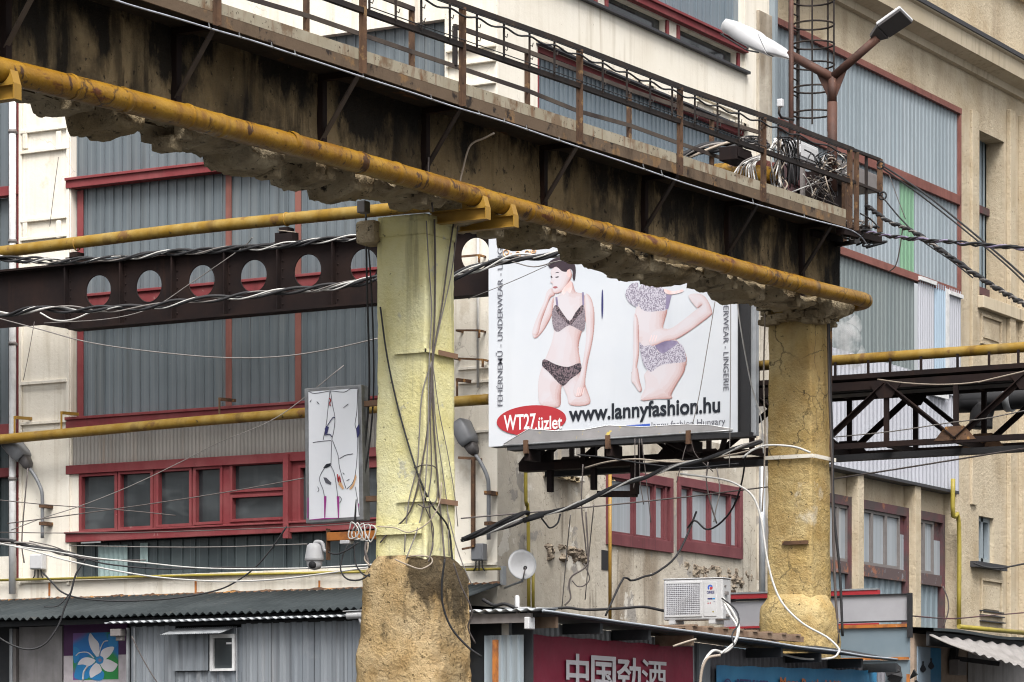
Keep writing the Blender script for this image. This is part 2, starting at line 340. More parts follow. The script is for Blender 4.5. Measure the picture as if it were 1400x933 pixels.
m['pipe_pale'] = (Mat('worn yellow pipe paint', .5, 0, .25).base((.25,.145,.018)).var((.33,.23,.07), 3, .4, .65, .8).streaks((.10,.05,.015), .8, 4, 1.5, .5, .64, .9, .35, .6).patches((.17,.09,.03), 3, .60, .05).patches((.05,.035,.02), 4, .655, .04, loc=(1,8,2)).bump(9, .25, .03).done())
m['bracket_yellow'] = plain('ochre bracket paint', (.29,.165,.025), .5, dirt=.4, dc=(.16,.08,.03))
m['gas_thin'] = plain('thin yellow gas line', (.50,.40,.06), .5, dirt=.3)
m['rust'] = (Mat('rusty steel', .85, 0, .25).base((.12,.066,.038)).var((.06,.034,.022), 3, .4, .62).patches((.30,.155,.055), 5, .58, .05).specks((.025,.018,.014), 18, .62, .8).bump(25, .4, .01).done())
m['rust_post'] = (Mat('rusty brown railing post', .85, 0, .25).base((.15,.085,.05)).var((.085,.05,.034), 4, .4, .62).patches((.27,.165,.08), 7, .58, .05).specks((.03,.02,.015), 20, .62, .9).bump(30, .4, .008).done())
m['rust_bright'] = (Mat('orange rust', .85, 0, .25).base((.40,.145,.035)).var((.22,.085,.035), 8, .45, .62).patches((.50,.36,.22), 6, .62, .05, amt=.6).done())
m['rust_pale'] = plain('pale brown rusted strap', (.20,.115,.07), .8, dirt=.5)
m['toe'] = (Mat('rust bled toe board', .85, 0, .25).base((.31,.27,.195)).var((.39,.35,.27), 2.5, .4, .65, .8).patches((.15,.09,.05), 2.4, .55, .08, amt=.8).streaks((.15,.065,.028), .8, 9, 2.2, .52, .68, 1.2, .3, .55).specks((.05,.03,.02), 20, .63, .8).bump(20, .3, .008).done())
m['toe_dark'] = (Mat('rusted lower channel', .88, 0, .2).base((.15,.105,.07)).patches((.26,.155,.075), 3, .55, .06).patches((.04,.03,.025), 4, .58, .05, loc=(9,9,1)).streaks((.045,.03,.02), .9, 6, 2).bump(20, .4, .01).done())
m['deck'] = (Mat('black stained deck plate', .85, 0, .25).base((.032,.026,.022)).patches((.16,.075,.03), 1.6, .62, .06, sc=(1,2.5,1)).var((.055,.04,.03), 3, .5, .7).bump(8, .5, .02).done())
m['rail'] = (Mat('dark rusted rail', .7, 0, .3).base((.045,.035,.032)).var((.085,.055,.04), 3, .45, .65).patches((.16,.11,.07), 4, .66, .04, amt=.7).done())
m['strap'] = (Mat('grey brown flat rail', .75, 0, .3).base((.075,.058,.046)).var((.03,.022,.02), 1.2, .42, .6).done())
m['clip_cable'] = plain('blue grey cable sheath', (.36,.38,.43), .5, dirt=.5)
m['dark_steel'] = (Mat('black brown riveted steel', .8, 0, .18).base((.022,.014,.014)).var((.04,.022,.018), 1.6, .4, .65).streaks((.11,.048,.026), .5, 7, .8, .56, .75).specks((.12,.06,.035), 24, .70, .6).bump(20, .2, .006).done())
m['black'] = plain('black rubber', (.016,.016,.018), .7, dirt=.1)
m['wire_grey'] = plain('grey wire', (.17,.155,.145), .6, dirt=.2)
m['wire_white'] = plain('white wire', (.58,.57,.545), .5, dirt=.3, dc=(.3,.27,.22))
m['wire_tan'] = plain('tan wire', (.36,.30,.24), .6, dirt=.3)
m['wire_dark'] = plain('dark brown wire', (.075,.062,.058), .6, dirt=.2)
m['vinyl'] = (Mat('white printed vinyl', .42, 0, .45).base((.75,.785,.84)).var((.80,.825,.865), .5, .4, .6).streaks((.58,.6,.64), .4, 3, .3, .52, .75).bump(1.6, .12, .03, 2).done())
m['vinyl_sign'] = (Mat('white sign vinyl', .45, 0, .4).base((.84,.86,.90)).var((.88,.89,.92), .9, .4, .6).specks((.35,.36,.4), 14, .73, .7).bump(2.5, .2, .02, 2).done())
m['ink'] = plain('black ink', (.008,.011,.018), .5, dirt=.05)
m['ink_grey'] = plain('grey ink', (.09,.09,.11), .5, dirt=.05)
m['ink_white'] = plain('white ink', (.78,.78,.78), .5, dirt=.05)
m['ink_red'] = plain('red ink', (.36,.025,.032), .45, dirt=.05)
m['ink_blue'] = plain('blue ink', (.04,.09,.38), .45, dirt=.05)
m['ink_navy'] = plain('navy ink', (.03,.03,.12), .5, dirt=.05)
m['ink_magenta'] = plain('magenta ink', (.30,.03,.22), .5, dirt=.05)
m['ink_gold'] = plain('gold ink', (.62,.36,.18), .5, dirt=.05)
m['skin'] = (Mat('printed skin tone', .45).base((.72,.60,.60)).var((.74,.68,.70), 1.8, .38, .62).done())
m['skin_shade'] = (Mat('printed skin blush', .45).base((.63,.43,.41)).var((.70,.55,.55), 6, .4, .6).done())
m['lip'] = plain('printed lip colour', (.30,.10,.11), .5, dirt=.05)
m['hair'] = plain('printed dark hair', (.035,.022,.03), .5, dirt=.2)
def lace(name, a, b, sc):
    k = Mat(name, .5).base(a); k.mix(b, k.ramp(k.noise(sc, 2, .6), .48, .53)); return k.done()
m['lace_dark'] = lace('printed dark lace', (.022,.018,.024), (.16,.115,.13), 48)
m['lace_mid'] = lace('printed grey lace', (.14,.115,.135), (.27,.225,.25), 70)
m['lace_light'] = lace('printed pale lace', (.62,.59,.67), (.25,.22,.29), 62)
m['lilac'] = (Mat('printed lilac satin', .45).base((.33,.285,.42)).var((.20,.165,.28), 3, .4, .6).done())
m['flap'] = (Mat('grey glue stained backing', .7).base((.235,.225,.225)).patches((.62,.46,.05), 9, .63, .02).patches((.75,.72,.62), 5, .70, .02, loc=(4,4,4)).var((.17,.165,.165), 1, .4, .6).done())
m['alu'] = (Mat('dull aluminium edge', .4, .6, .5).base((.45,.46,.47)).var((.3,.3,.3), 4, .4, .6).done())
m['galv'] = (Mat('galvanised steel', .42, .55, .5).base((.47,.49,.51)).var((.33,.35,.37), 3, .4, .65).streaks((.25,.22,.19), .5, 8, .3).done())
m['roof_grey'] = (Mat('grey corrugated roofing', .85, 0, .15).base((.055,.066,.07)).strips(.9, (.08,.092,.095), .8).patches((.13,.12,.105), 2.2, .64, .06, amt=.7).var((.035,.043,.046), 1.2, .45, .65, .7).done())
m['roof_dark'] = (Mat('black roof sheet', .6, 0, .35).base((.03,.034,.04)).var((.055,.06,.065), 2, .4, .65).done())
m['roof_edge'] = plain('grey roof edge strip', (.34,.37,.41), .45, dirt=.3)
m['shed_metal'] = (Mat('patched galvanised sheet', .45, .25, .5).base((.27,.30,.335)).strips(.5, (.38,.41,.44), .9, (.12,.14,.16), .02, .7).streaks((.15,.165,.185), .7, 9, .15, .44, .68, .9, .25, .5).patches((.34,.36,.385), 2.2, .6, .1, amt=.6).streaks((.19,.14,.10), .5, 7, .2, .58, .72).done())
m['shed_dark'] = (Mat('grey purple corrugated sheet', .55, .2, .4).base((.22,.215,.24)).strips(.6, (.29,.285,.305), .7).streaks((.10,.10,.115), .7, 9, .25, .46, .68).done())
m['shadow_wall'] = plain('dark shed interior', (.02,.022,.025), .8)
m['panel_grey'] = (Mat('dirty grey panel', .7).base((.30,.285,.285)).var((.19,.18,.18), 1.5, .4, .65).streaks((.10,.09,.08), .6, 6, .5).specks((.1,.1,.1), 14, .7, .6).done())
m['banner_red'] = (Mat('crimson vinyl banner', .5, 0, .4).base((.215,.010,.036)).var((.275,.018,.05), 1.4, .4, .65).specks((.55,.35,.38), 11, .745, .7).streaks((.13,.007,.023), .6, 3, .5).bump(2.2, .4, .05, 3).done())
m['banner_blue'] = (Mat('blue vinyl banner', .5, 0, .4).base((.030,.20,.40)).var((.05,.26,.47), 1.2, .4, .65).specks((.01,.05,.10), 12, .72, .6).streaks((.02,.12,.25), .5, 4, .5).bump(2.2, .3, .04, 3).done())
m['banner_text'] = plain('silver lettering', (.56,.54,.56), .5, dirt=.2)
m['orange_ink'] = plain('orange ink', (.45,.13,.03), .5, dirt=.1)
m['purple'] = (Mat('purple board', .5).base((.055,.012,.06)).var((.075,.02,.085), 1.5).done())
m['board_white'] = plain('pinkish white board', (.52,.47,.49), .6, dirt=.3)
g = Mat('green blue purple print', .45); g.base((.02,.22,.05)).mix((.015,.15,.42), g.ramp(g.noise(1.6, 1, .5), .47, .55)).mix((.17,.08,.26), g.ramp(g.noise(1.3, 1, .5, g.map((1,1,1),(4,1,1))), .52, .6)); m['print'] = g.done()
m['petal'] = plain('white petal print', (.62,.60,.62), .5, dirt=.05)
m['print_blue'] = plain('bright blue print', (.02,.20,.45), .5, dirt=.05)
m['white_plastic'] = plain('white plastic housing', (.62,.62,.63), .4, dirt=.25, dc=(.35,.33,.3))
m['white_enamel'] = (Mat('white enamel casing', .35, 0, .5).base((.60,.60,.61)).var((.52,.515,.51), 1.6, .4, .65).streaks((.36,.33,.30), .35, 9, .6, .6, .75).done())
m['grille'] = plain('grey fan grille', (.46,.46,.48), .5, dirt=.2)
m['lamp_grey'] = plain('grey lamp housing', (.15,.155,.165), .4, dirt=.2)
m['lamp_dark'] = plain('dark lamp underside', (.06,.055,.055), .45, dirt=.3)
m['lamp_glass'] = plain('clouded lamp cover', (.36,.37,.39), .25, spec=.5, dirt=.2)
m['wood'] = (Mat('weathered timber', .85).base((.16,.10,.065)).streaks((.07,.045,.03), .6, 10, 2).var((.24,.17,.12), 4, .4, .6).done())
m['teal_glass'] = (Mat('dusty blue sheet glass', .3, 0, .5).base((.22,.29,.34)).var((.27,.34,.385), .8, .4, .6).done())
m['hoard_white'] = (Mat('grey white hoarding', .55).base((.44,.435,.46)).var((.38,.375,.395), 1.2, .4, .65).done())
m['canopy'] = (Mat('dirty plastic canopy', .6).base((.33,.31,.30)).streaks((.22,.2,.18), .5, 8, 2).var((.25,.235,.225), 1.5, .4, .65).done())
m['kiosk'] = plain('pinkish kiosk wall', (.33,.25,.19), .8, dirt=.4)
m['asphalt'] = (Mat('wet asphalt', .85).base((.045,.045,.045)).var((.03,.03,.03), .6).bump(60, .4, .01).done())
m['white_frame'] = plain('white window frame', (.58,.58,.58), .5, dirt=.3)
m['frame_grey'] = plain('grey brown window frame', (.16,.145,.14), .6, dirt=.3)
m['steel_post'] = (Mat('rust brown lamp post', .7, 0, .35).base((.075,.032,.021)).var((.045,.021,.015), 4, .4, .6).specks((.28,.16,.1), 18, .70, .6).done())
# ================================================================ ground
g = MB(); g.poly([(-60,-80,0),(160,-80,0),(160,160,0),(-60,160,0)])
tag(solo('ground', g, m['asphalt'], None, None), kind='structure')

# ================================================================ cream factory building (left facade and the facade right of the corner)
fb = thing('factory_building', 'cream plastered factory building with red beams and tall grey channel glass bays', 'building', (43.6, 25, 0))
UC = 24.82                        # corner
RF = 97                           # column the heights of the left bay are read at
bay = FL.rect(97, 608, 96, 791, RF)
bay_far = FL.rect(-130, 28, 20, 760, 28)
w = MB(); wall(w, FL, (UC, 42, 0, 24), [bay, bay_far], .28)
part('wall', w, m['cream'], fb)
xR = FR.u(1052)
top_bay = FR.rect(700, 1019, -300, 58, 930); top_bay = (top_bay[0], top_bay[1], top_bay[2], 23.0)
rail_bay = FR.rect(735, 1018, 62, 330, 735)
winA = FR.rect(829, 917, 641, 742, 829); winB = FR.rect(926, 1012, 654, 751, 926)
zworn = FR.z(560, 760)
w = MB(); wall(w, FR, (43.4, xR, zworn, 24), [top_bay, rail_bay], .28); part('wall', w, m['cream'], fb)
w = MB(); wall(w, FR, (43.4, xR, 0, zworn), [winA, winB], .22); part('wall', w, m['cream_worn'], fb)
# ---- left bay: glass, beams, windows
def fl(px0, px1, y0, y1, ref=RF, off=0.0): return FL.rect(px0, px1, y0, y1, ref, off)
for y0, y1 in ((96, 245), (258, 406), (425, 572)):
    p = MB(); r = fl(97, 608, y0, y1); p.poly([FL.pt(r[0],r[2],-.16),FL.pt(r[1],r[2],-.16),FL.pt(r[1],r[3],-.16),FL.pt(r[0],r[3],-.16)])
    u = r[0] + .09
    while u < r[1]:
        p.fbox(FL, (u, u+.014, r[2]+.002, r[3]-.002), -.158, -.135); u += .187
    part('glass_panel', p, m['profilit'], fb)
for y0, y1 in ((245, 258), (406, 425), (572, 586)):
    p = MB(); p.fbox(FL, fl(92, 608, y0, y1), -.2, .05)
    r = fl(92, 608, y0, y1); p.fbox(FL, (r[0], r[1], r[3]-.035, r[3]+.012), .051, .085)
    part('beam', p, m['red'], fb, .006)
for px in (307, 402, 104):
    p = MB(); r = fl(px-4, px+4, 260, 571); p.fbox(FL, r, -.13, -.115); part('mullion_or_reflection', p, m['red_brown'] if px != 104 else m['red'], fb)  # red-brown pair: pinkish reflections in the glass, modelled as strips; the red one is a mullion
p = MB(); corr(p, FL, fl(97, 608, 586, 637), -.05, .03, .075, False); part('cladding_strip', p, m['corr_brown'], fb)
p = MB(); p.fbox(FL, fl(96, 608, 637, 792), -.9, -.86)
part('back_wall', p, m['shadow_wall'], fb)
panes = [(112,157,652,724),(165,206,652,723),(217,259,652,722),(268,301,652,721)]
zz = lambda px, py: FL.z(py, px)
holes = []
for a, b, y0, y1 in panes: holes.append(fl(a, b, y0 - (a-97)*.062+1, y1 - (a-97)*.045+1, a))
for a, b, y0, y1 in ((318,391,637,670),(318,391,681,710),(411,450,640,711),(460,489,640,711),(497,516,640,711),(523,560,640,711),(570,604,640,711)):
    holes.append(fl(a, b, y0, y1, a))
zt, zb = FL.z(637, RF), FL.z(742, RF)
outer = (FL.u(608), FL.u(107), zb, zt)
wf = MB(); wall(wf, FL, outer, holes, .09, -.02); wfo = part('window_frame', wf, m['red'], fb)
lip = MB()
for h in holes:
    for r in ((h[0]-.05,h[1]+.05,h[3],h[3]+.045),(h[0]-.05,h[1]+.05,h[2]-.045,h[2]),(h[0]-.05,h[0],h[2],h[3]),(h[1],h[1]+.05,h[2],h[3])): lip.fbox(FL, r, -.021, .012)
o = part('window_lip', lip, m['red'], fb)
for h in holes:
    p = MB(); p.fbox(FL, h, -.10, -.09); part('window_pane', p, m['glass'], fb)
p = MB(); r = (FL.u(608), FL.u(92), FL.z(649, RF), zt); p.fbox(FL, r, -.015, .05); part('beam', p, m['red'], fb, .006)
p = MB(); r = (FL.u(608), FL.u(92), zb, FL.z(728, RF)); p.fbox(FL, r, -.015, .06); p.fbox(FL, (r[0], r[1], r[3]-.03, r[3]), .06, .10); part('beam', p, m['red'], fb, .006)
p = MB(); p.fbox(FL, fl(392, 399, 622, 737, 392), -.01, .12); part('mullion_or_reflection', p, m['red'], fb, .005)
p = MB(); p.fbox(FL, (FL.u(107), FL.u(97), FL.z(728,RF), FL.z(649,RF)), -.2, -.01); part('jamb', p, m['cream'], fb)
p = MB(); r = fl(97, 608, 743, 791); p.fbox(FL, r, -.2, -.16)
u = r[0]
while u < r[1]: p.fbox(FL, (u, u+.014, r[2], r[3]), -.159, -.135); u += .26
part('glass_panel', p, m['profilit_dark'], fb)
p = MB(); corr(p, FL, fl(128, 168, 746, 790, 128), -.13, .03, .1, False); part('curtain', p, m['curtain'], fb)
p = MB(); corr(p, FL, fl(186, 196, 742, 768, 186), -.13, .02, .1, False); part('curtain', p, m['curtain'], fb)
p = MB(); p.fbox(FL, (UC, FL.u(92), FL.z(794.5,RF), FL.z(791,RF)), 0, .05); part('sill', p, m['cream'], fb)
# far-left bay
for y0, y1, k in ((20,255,'profilit'),(268,580,'profilit'),(594,760,'profilit_dark')):
    p = MB(); r = FL.rect(-130, 28, y0, y1, 10); p.fbox(FL, r, -.2, -.16)
    u = r[0]
    while u < r[1]: p.fbox(FL, (u, u+.014, r[2], r[3]), -.159, -.135); u += .187
    part('glass_panel', p, m[k], fb)
for y0, y1 in ((255,268),(580,594),(640,652)):
    p = MB(); p.fbox(FL, FL.rect(-130, 29, y0, y1, 10), -.16, .03); part('beam', p, m['red'], fb, .005)
p = MB(); p.fbox(FL, FL.rect(23, 28, 100, 790, 25), -.1, .01); part('mullion_or_reflection', p, m['red'], fb)
# raised trims on the pilasters
tr = MB()
for y in (178, 206, 300, 325, 523, 578, 795):
    tr.fbox(FL, FL.rect(30, 93, y-2.2, y+2.2, 60), 0, .055)
for px in (29, 94):
    tr.fbox(FL, FL.rect(px-2, px+2, 100, 800, px), 0, .035)
for y0 in (178, 300): 
    for px in (36, 82): tr.fbox(FL, FL.rect(px-3, px+3, y0+2, y0+26, px), 0, .05)
part('pilaster_trim', tr, m['cream'], fb, .006)
tr = MB()
for y in (72, 92, 122): tr.fbox(FL, FL.rect(612, 679, y-3, y+1, 612), 0, .07)
tr.fbox(FL, FL.rect(609, 613, 40, 560, 612), 0, .03)
for y in (505, 524, 592): tr.fbox(FL, FL.rect(628, 676, y-2, y+2, 628), 0, .05)
part('pilaster_trim', tr, m['cream'], fb, .006)
for px in (68, 268, 437):
    p = MB(); p.fbox(FL, FL.rect(px-1, px+1, 794, 815, px), .001, .02); part('rusty_strap', p, m['rust_bright'], fb)
# crumbled pieces of concrete left on the trims
# ---- right of the corner: upper strip
def fr(px0, px1, y0, y1, ref, off=0.0): return FR.rect(px0, px1, y0, y1, ref, off)
zs, z1, z2 = FR.z(58, 930), FR.z(32, 930), FR.z(19, 930)
p = MB(); r = (top_bay[0], top_bay[1], z2, 23); p.fbox(FR, r, -.2, -.14)
u = r[0]
while u < r[1]: p.fbox(FR, (u, u+.014, r[2], r[3]), -.139, -.115); u += .3
part('glass_panel', p, m['profilit_blue'], fb)
p = MB(); p.fbox(FR, (top_bay[0], top_bay[1]+.02, z1, z2), -.2, .06); p.fbox(FR, (top_bay[0], top_bay[1]+.02, z2-.05, z2), .06, .1); part('beam', p, m['red'], fb, .006)
hs_ = [(FR.u(a), FR.u(b), zs+.02, z1-.03) for a, b in ((715,816),(833,914),(931,1011))]
p = MB(); wall(p, FR, (top_bay[0], top_bay[1], zs, z1), hs_, .12, -.06); part('window_frame', p, m['cream'], fb)
for h in hs_:
    for a in (h[0]-.06, h[1]):
        fr_ = MB(); fr_.fbox(FR, (a, a+.09, h[2], h[3]), -.07, -.03); part('window_jamb', fr_, m['red'], fb)
for h in hs_:
    p = MB(); p.fbox(FR, h, -.20, -.18); part('window_pane', p, m['glass'], fb)
p = MB(); p.fbox(FR, (top_bay[0], top_bay[1]+.05, zs-.05, zs), -.1, .09); part('sill', p, m['lead'], fb, .004)
# bay behind the railing
p = MB(); r = rail_bay; p.fbox(FR, r, -.2, -.14)
u = r[0]
while u < r[1]: p.fbox(FR, (u, u+.014, r[2], r[3]), -.139, -.115); u += .16
part('glass_panel', p, m['profilit_blue'], fb)
p = MB(); p.fbox(FR, (r[0], r[1], r[3]-.09, r[3]), -.12, -.02); p.fbox(FR, (r[0], r[0]+.09, r[2], r[3]-.09), -.12, -.02); part('beam', p, m['red'], fb)
p = MB(); p.fbox(FR, (r[0]-.05, r[1]+.05, r[3]+.003, r[3]+.035), 0, .1); part('lintel', p, m['lead'], fb)
rr = rnd
p = MB()
for k in range(26):
    u = r[0] + rr.random()*(r[1]-r[0]); s = .04 + .08*rr.random()
    p.box((u-s, 24.82-.05, r[3]+.02), (u+s, 24.82+.02, r[3]+.03+s*.8))
part('crumbling_lintel', p, m['cream_worn'], fb, .01)
# low cream strips (moulding) right of the bay
p = MB(); p.fbox(FR, fr(952, 1008, 128, 132, 952), 0, .05); p.fbox(FR, fr(952, 1008, 136, 139, 952), 0, .05); part('moulding', p, m['cream'], fb)
# boxy red windows
for nm, W, bars in (('A', winA, (.06,.42,.73,.9)), ('B', winB, (.2,.5,.82))):
    u0, u1, z0, z1 = W; du = u1-u0
    p = MB()
    for r in ((u0-.02,u1+.02,z1-.13,z1+.03),(u0-.02,u1+.02,z0-.03,z0+.17),(u0-.02,u0+.07,z0+.17,z1-.13),(u1-.09,u1+.02,z0+.17,z1-.13)): p.fbox(FR, r, -.15, .05)
    wo = part('window', p, m['red_dull'], fb, .006)
    for b in bars[1:] if nm == 'A' else bars:
        p = MB(); p.fbox(FR, (u0+du*b-.025, u0+du*b+.025, z0+.17, z1-.13), -.1, .03); part('mullion_or_reflection', p, m['red_dull'], wo)
    p = MB(); p.fbox(FR, (u0+.07, u1-.09, z0+.17, z1-.13), -.06, -.05); part('pane', p, m['glass_curtain'], wo)
    edges = [0.03]+list(bars[1:] if nm=='A' else bars)+[.97]
    for a, b in zip(edges, edges[1:]):
        a, b = u0+du*a+.028, u0+du*b-.028; p = MB()
        for r in ((a,b,z1-.165,z1-.13),(a,b,z0+.17,z0+.21),(a,a+.022,z0+.21,z1-.165),(b-.022,b,z0+.21,z1-.165)): p.fbox(FR, r, -.049, .0)
        part('sash', p, m['red_dull'], wo)
# broken ledge and spalled patches on the stained wall
def crust(name, u0, u1, z0, z1, dep, mat, n=60, big=.06):
    """a ragged scab of broken plaster standing off the wall"""
    def f(a, b):
        e = min(a, 1-a, b, 1-b)*3; u = u0+(u1-u0)*a; z = z0+(z1-z0)*b
        h = noise.fractal(Vector((u*4, z*5, 3.1)), 1.0, 2.0, 5)*.9 + min(e, .5) - .35
        return FR.pt(u, z, max(-.02, dep*1.4*h) + .3*dep*noise.noise(Vector((u*22, z*22, 1))))
    p = MB(); p.grid(f, 90, 40); return part(name, p, mat, fb)
r = fr(738, 804, 741, 765, 738); crust('spalled_patch', r[0], r[1], r[2], r[3], .08, m['spall'], 90)
r = fr(740, 838, 633, 641, 740); crust('spalled_patch', r[0], r[1], r[2], r[3], .09, m['rubble'], 70, .07)
p = MB(); p.fbox(FR, fr(742, 792, 637, 652, 742), .0, .12); part('ledge', p, m['cream_worn'], fb, .02)
p = MB()
for k in range(4):
    a = 744+k*9+rnd.random()*3; r = fr(a, a+6, 645+k*2.6, 652+k*2.6, a)
    for q in ((r[0],r[1],r[2],r[2]+.012),(r[0],r[1],r[3]-.012,r[3]),(r[0],r[0]+.012,r[2],r[3]),(r[1]-.012,r[1],r[2],r[3])): p.fbox(FR, q, .12, .2)
part('brick_end', p, m['rubble'], fb)
r = fr(935, 1030, 768, 800, 935); crust('spalled_patch', r[0], r[1], r[2], r[3], .05, m['spall'], 60, .09)
p = MB(); p.fbox(FR, fr(822, 832, 752, 779, 822), .003, .01); part('wall_hole', p, m['black'], fb)
# ground storey is one plain wall; roof slab closes the block
p = MB(); p.box((43.5, 24.95, 23.7), (xR, 60, 24)); part('roof', p, m['lead'], fb)

# ================================================================ beige building
bb = thing('beige_building', 'tall beige rendered building with grey blue sheet cladding and a deep cornice', 'building', (58, 25, 0))
x0 = xR; REF = 1311
clad = fr(1056, 1311, 155, 672, REF); cz_top = FR.z(155, REF)
low = fr(1110, 1308, 672, 870, REF)
slot = fr(1339, 1373, 178, 404, 1339); wsm = fr(1338, 1359, 705, 768, 1338)
low = (low[0], low[1], low[2], clad[2])
clad = (clad[0], clad[1], clad[2], clad[3])
w = MB(); wall(w, FR, (x0, 84, 0, 27), [clad, low, slot, wsm], .45); part('wall', w, m['beige'], bb)
def cl(px0, px1, y0, y1): return fr(px0, px1, y0, y1, REF)
zA0, zA1, zB0, zB1 = FR.z(268,REF), FR.z(281,REF), FR.z(396,REF), FR.z(406,REF)
zC = FR.z(525, REF)
zD = FR.z(672, REF)
U = FR.u
def sheet(name, u0, u1, z0, z1, mat, amp=.02, pitch=.2, off=-.05):
    p = MB(); corr(p, FR, (u0, u1, z0, z1), off, amp, pitch); return part(name, p, m[mat], bb)
sheet('cladding', clad[0], clad[1], zA1, cz_top, 'cladding')
sheet('cladding', clad[0], U(1233), zB1, zA0, 'cladding')
sheet('cladding', U(1233), U(1252), zB1, zA0, 'cladding_green')
sheet('cladding', U(1252), clad[1], zB1, zA0, 'cladding')
sheet('cladding', clad[0], U(1253), zC, zB0, 'cladding_dark')
for a, b, k in ((1253.5,1276,'cladding_light'),(1276,1293,'cladding_blue'),(1294,1311,'cladding_light')):
    sheet('cladding', U(a), U(b), zC-.3, zB0-.05, k, .025, .12, .02)
p = MB(); p.fbox(FR, (U(1253), U(1276), zB0-.12, zB0-.04), .02, .09); p.fbox(FR, (U(1294), U(1312), zB0-.2, zB0-.12), .02, .09); p.fbox(FR, (U(1268), U(1292), zC-.42, zC-.3), .03, .09); p.fbox(FR, (U(1290), U(1294.5), zC, zB0-.1), .02, .06); part('cladding_trim', p, m['white_frame'], bb)
sheet('cladding', clad[0], clad[1], zD, zC-.0, 'cladding_light', .04, .2, -.03)
for a, b in ((zA0,zA1),(zB0,zB1)):
    p = MB(); p.fbox(FR, (clad[0], clad[1], min(a,b), max(a,b)), -.1, .04); part('band', p, m['red_brown'], bb, .006)
p = MB(); p.fbox(FR, (clad[0], clad[1]+.05, cz_top-.02, cz_top+.1), -.1, .05); p.fbox(FR, (clad[1]-.02, clad[1]+.05, zB1, cz_top-.02), -.1, .04); part('cladding_edge', p, m['red_brown'], bb)
p = MB(); p.fbox(FR, (clad[0]-.14, clad[0]-.02, 0, FR.z(-60, 1055)), 0, .12); part('corner_strip', p, m['cladding'], bb)
p = MB(); p.fbox(FR, (clad[0], clad[1], zD-.06, zD), -.4, .01); part('lintel', p, m['lead'], bb)
# exposed concrete pier left of the cladding
p = MB(); p.fbox(FR, fr(1034, 1053, 14, 900, 1034), .0, .06); part('pier', p, m['cream_worn'], bb, .01)
# recessed lower storey
BK = -.30
q = lambda px0, px1, y0, y1: FR.rect(px0, px1, y0, y1, 1300)
zE, zF, zG, zH = FR.z(715,1300), FR.z(787,1300), FR.z(802,1300), low[2]
p = MB(); p.fbox(FR, (low[0], low[1], zE, zD), BK-.05, BK); part('recess_wall', p, m['beige'], bb)
for a, b in ((1176,1184),(1254,1262)):
    p = MB(); p.fbox(FR, (U(a), U(b), low[2], zD-.06), BK, -.04); part('column', p, m['beige'], bb, .01)
bays = ((1120,1176),(1184,1254),(1262,1303))
for a, b in bays:
    p = MB(); p.fbox(FR, (U(a), U(b), zE-.0, zE+.18), BK, BK+.12)
    p.fbox(FR, (U(a), U(a)+.09, zH, zE), BK, BK+.12); p.fbox(FR, (U(b)-.12, U(b), zH, zE), BK, BK+.12); part('window_surround', p, m['maroon'], bb)
    p = MB(); p.fbox(FR, (U(a)+.09, U(b)-.12, zG, zF), BK, BK+.1); part('apron', p, m['rustband'], bb)
    p = MB(); corr(p, FR, (U(a)+.09, U(b)-.12, zH, zG), BK, .03, .3); part('apron_panel', p, m['apron_blue'], bb)
for a, b, n in ((1130,1174,3),(1187,1244,3),(1264,1290,2)):
    u0, u1 = U(a), U(b); p = MB(); g_ = MB()
    for k in range(n):
        c0 = u0+(u1-u0)*k/n; c1 = u0+(u1-u0)*(k+1)/n
        for r in ((c0,c0+.05,zF,zE),(c1-.05,c1,zF,zE),(c0+.05,c1-.05,zF,zF+.06),(c0+.05,c1-.05,zE-.06,zE)): p.fbox(FR, r, BK, BK+.08)
        g_.fbox(FR, (c0+.05, c1-.05, zF+.06, zE-.06), BK, BK+.03)
    wo = part('window', p, m['frame_grey'], bb); part('pane', g_, m['glass_curtain'], wo)
for a, b in ((1245,1253),(1291,1302)):
    p = MB(); zm = zF+(zE-zF)*.66; p.fbox(FR, (U(a), U(b), zF, zm), BK, BK+.05); wo = part('window', p, m['glass_curtain'], bb)
    p = MB(); p.fbox(FR, (U(a), U(b), zm, zE), BK, BK+.04); part('boarded_pane', p, m['maroon'], bb)
# slot window
u0, u1, z0, z1 = slot
p = MB(); p.fbox(FR, (u0, u1, z0, z1), -.6, -.42)
corr(p, FR, (u0, u1, z0, z1), -.42, .02, .2); part('slot_glass', p, m['apron_blue'], bb)
p = MB()
p.fbox(FR, (u0-.12, u1+.9, z0-.28, z0-.02), 0, .14); part('sill', p, m['cornice'], bb, .01)
for zq in (z0+(z1-z0)*.55, z0+(z1-z0)*.05):
    p = MB(); p.fbox(FR, (u0, u1, zq, zq+.16), -.41, -.34); part('slot_bar', p, m['maroon'], bb)
# small window
u0, u1, z0, z1 = wsm
p = MB()
for r in ((u0,u0+.1,z0,z1),(u1-.1,u1,z0,z1),((u0+u1)/2-.06,(u0+u1)/2+.06,z0,z1),(u0+.1,u1-.1,z0,z0+.1),(u0+.1,u1-.1,z1-.1,z1)): p.fbox(FR, r, -.2, -.1)
wo = part('window', p, m['cladding'], bb)
p = MB(); p.fbox(FR, (u0, u1, z0, z1), -.24, -.2); part('pane', p, m['glass'], wo)
p = MB(); p.fbox(FR, (u0-.5, u1+.4, z0-.14, z0-.02), 0, .16); part('sill', p, m['lead'], bb)
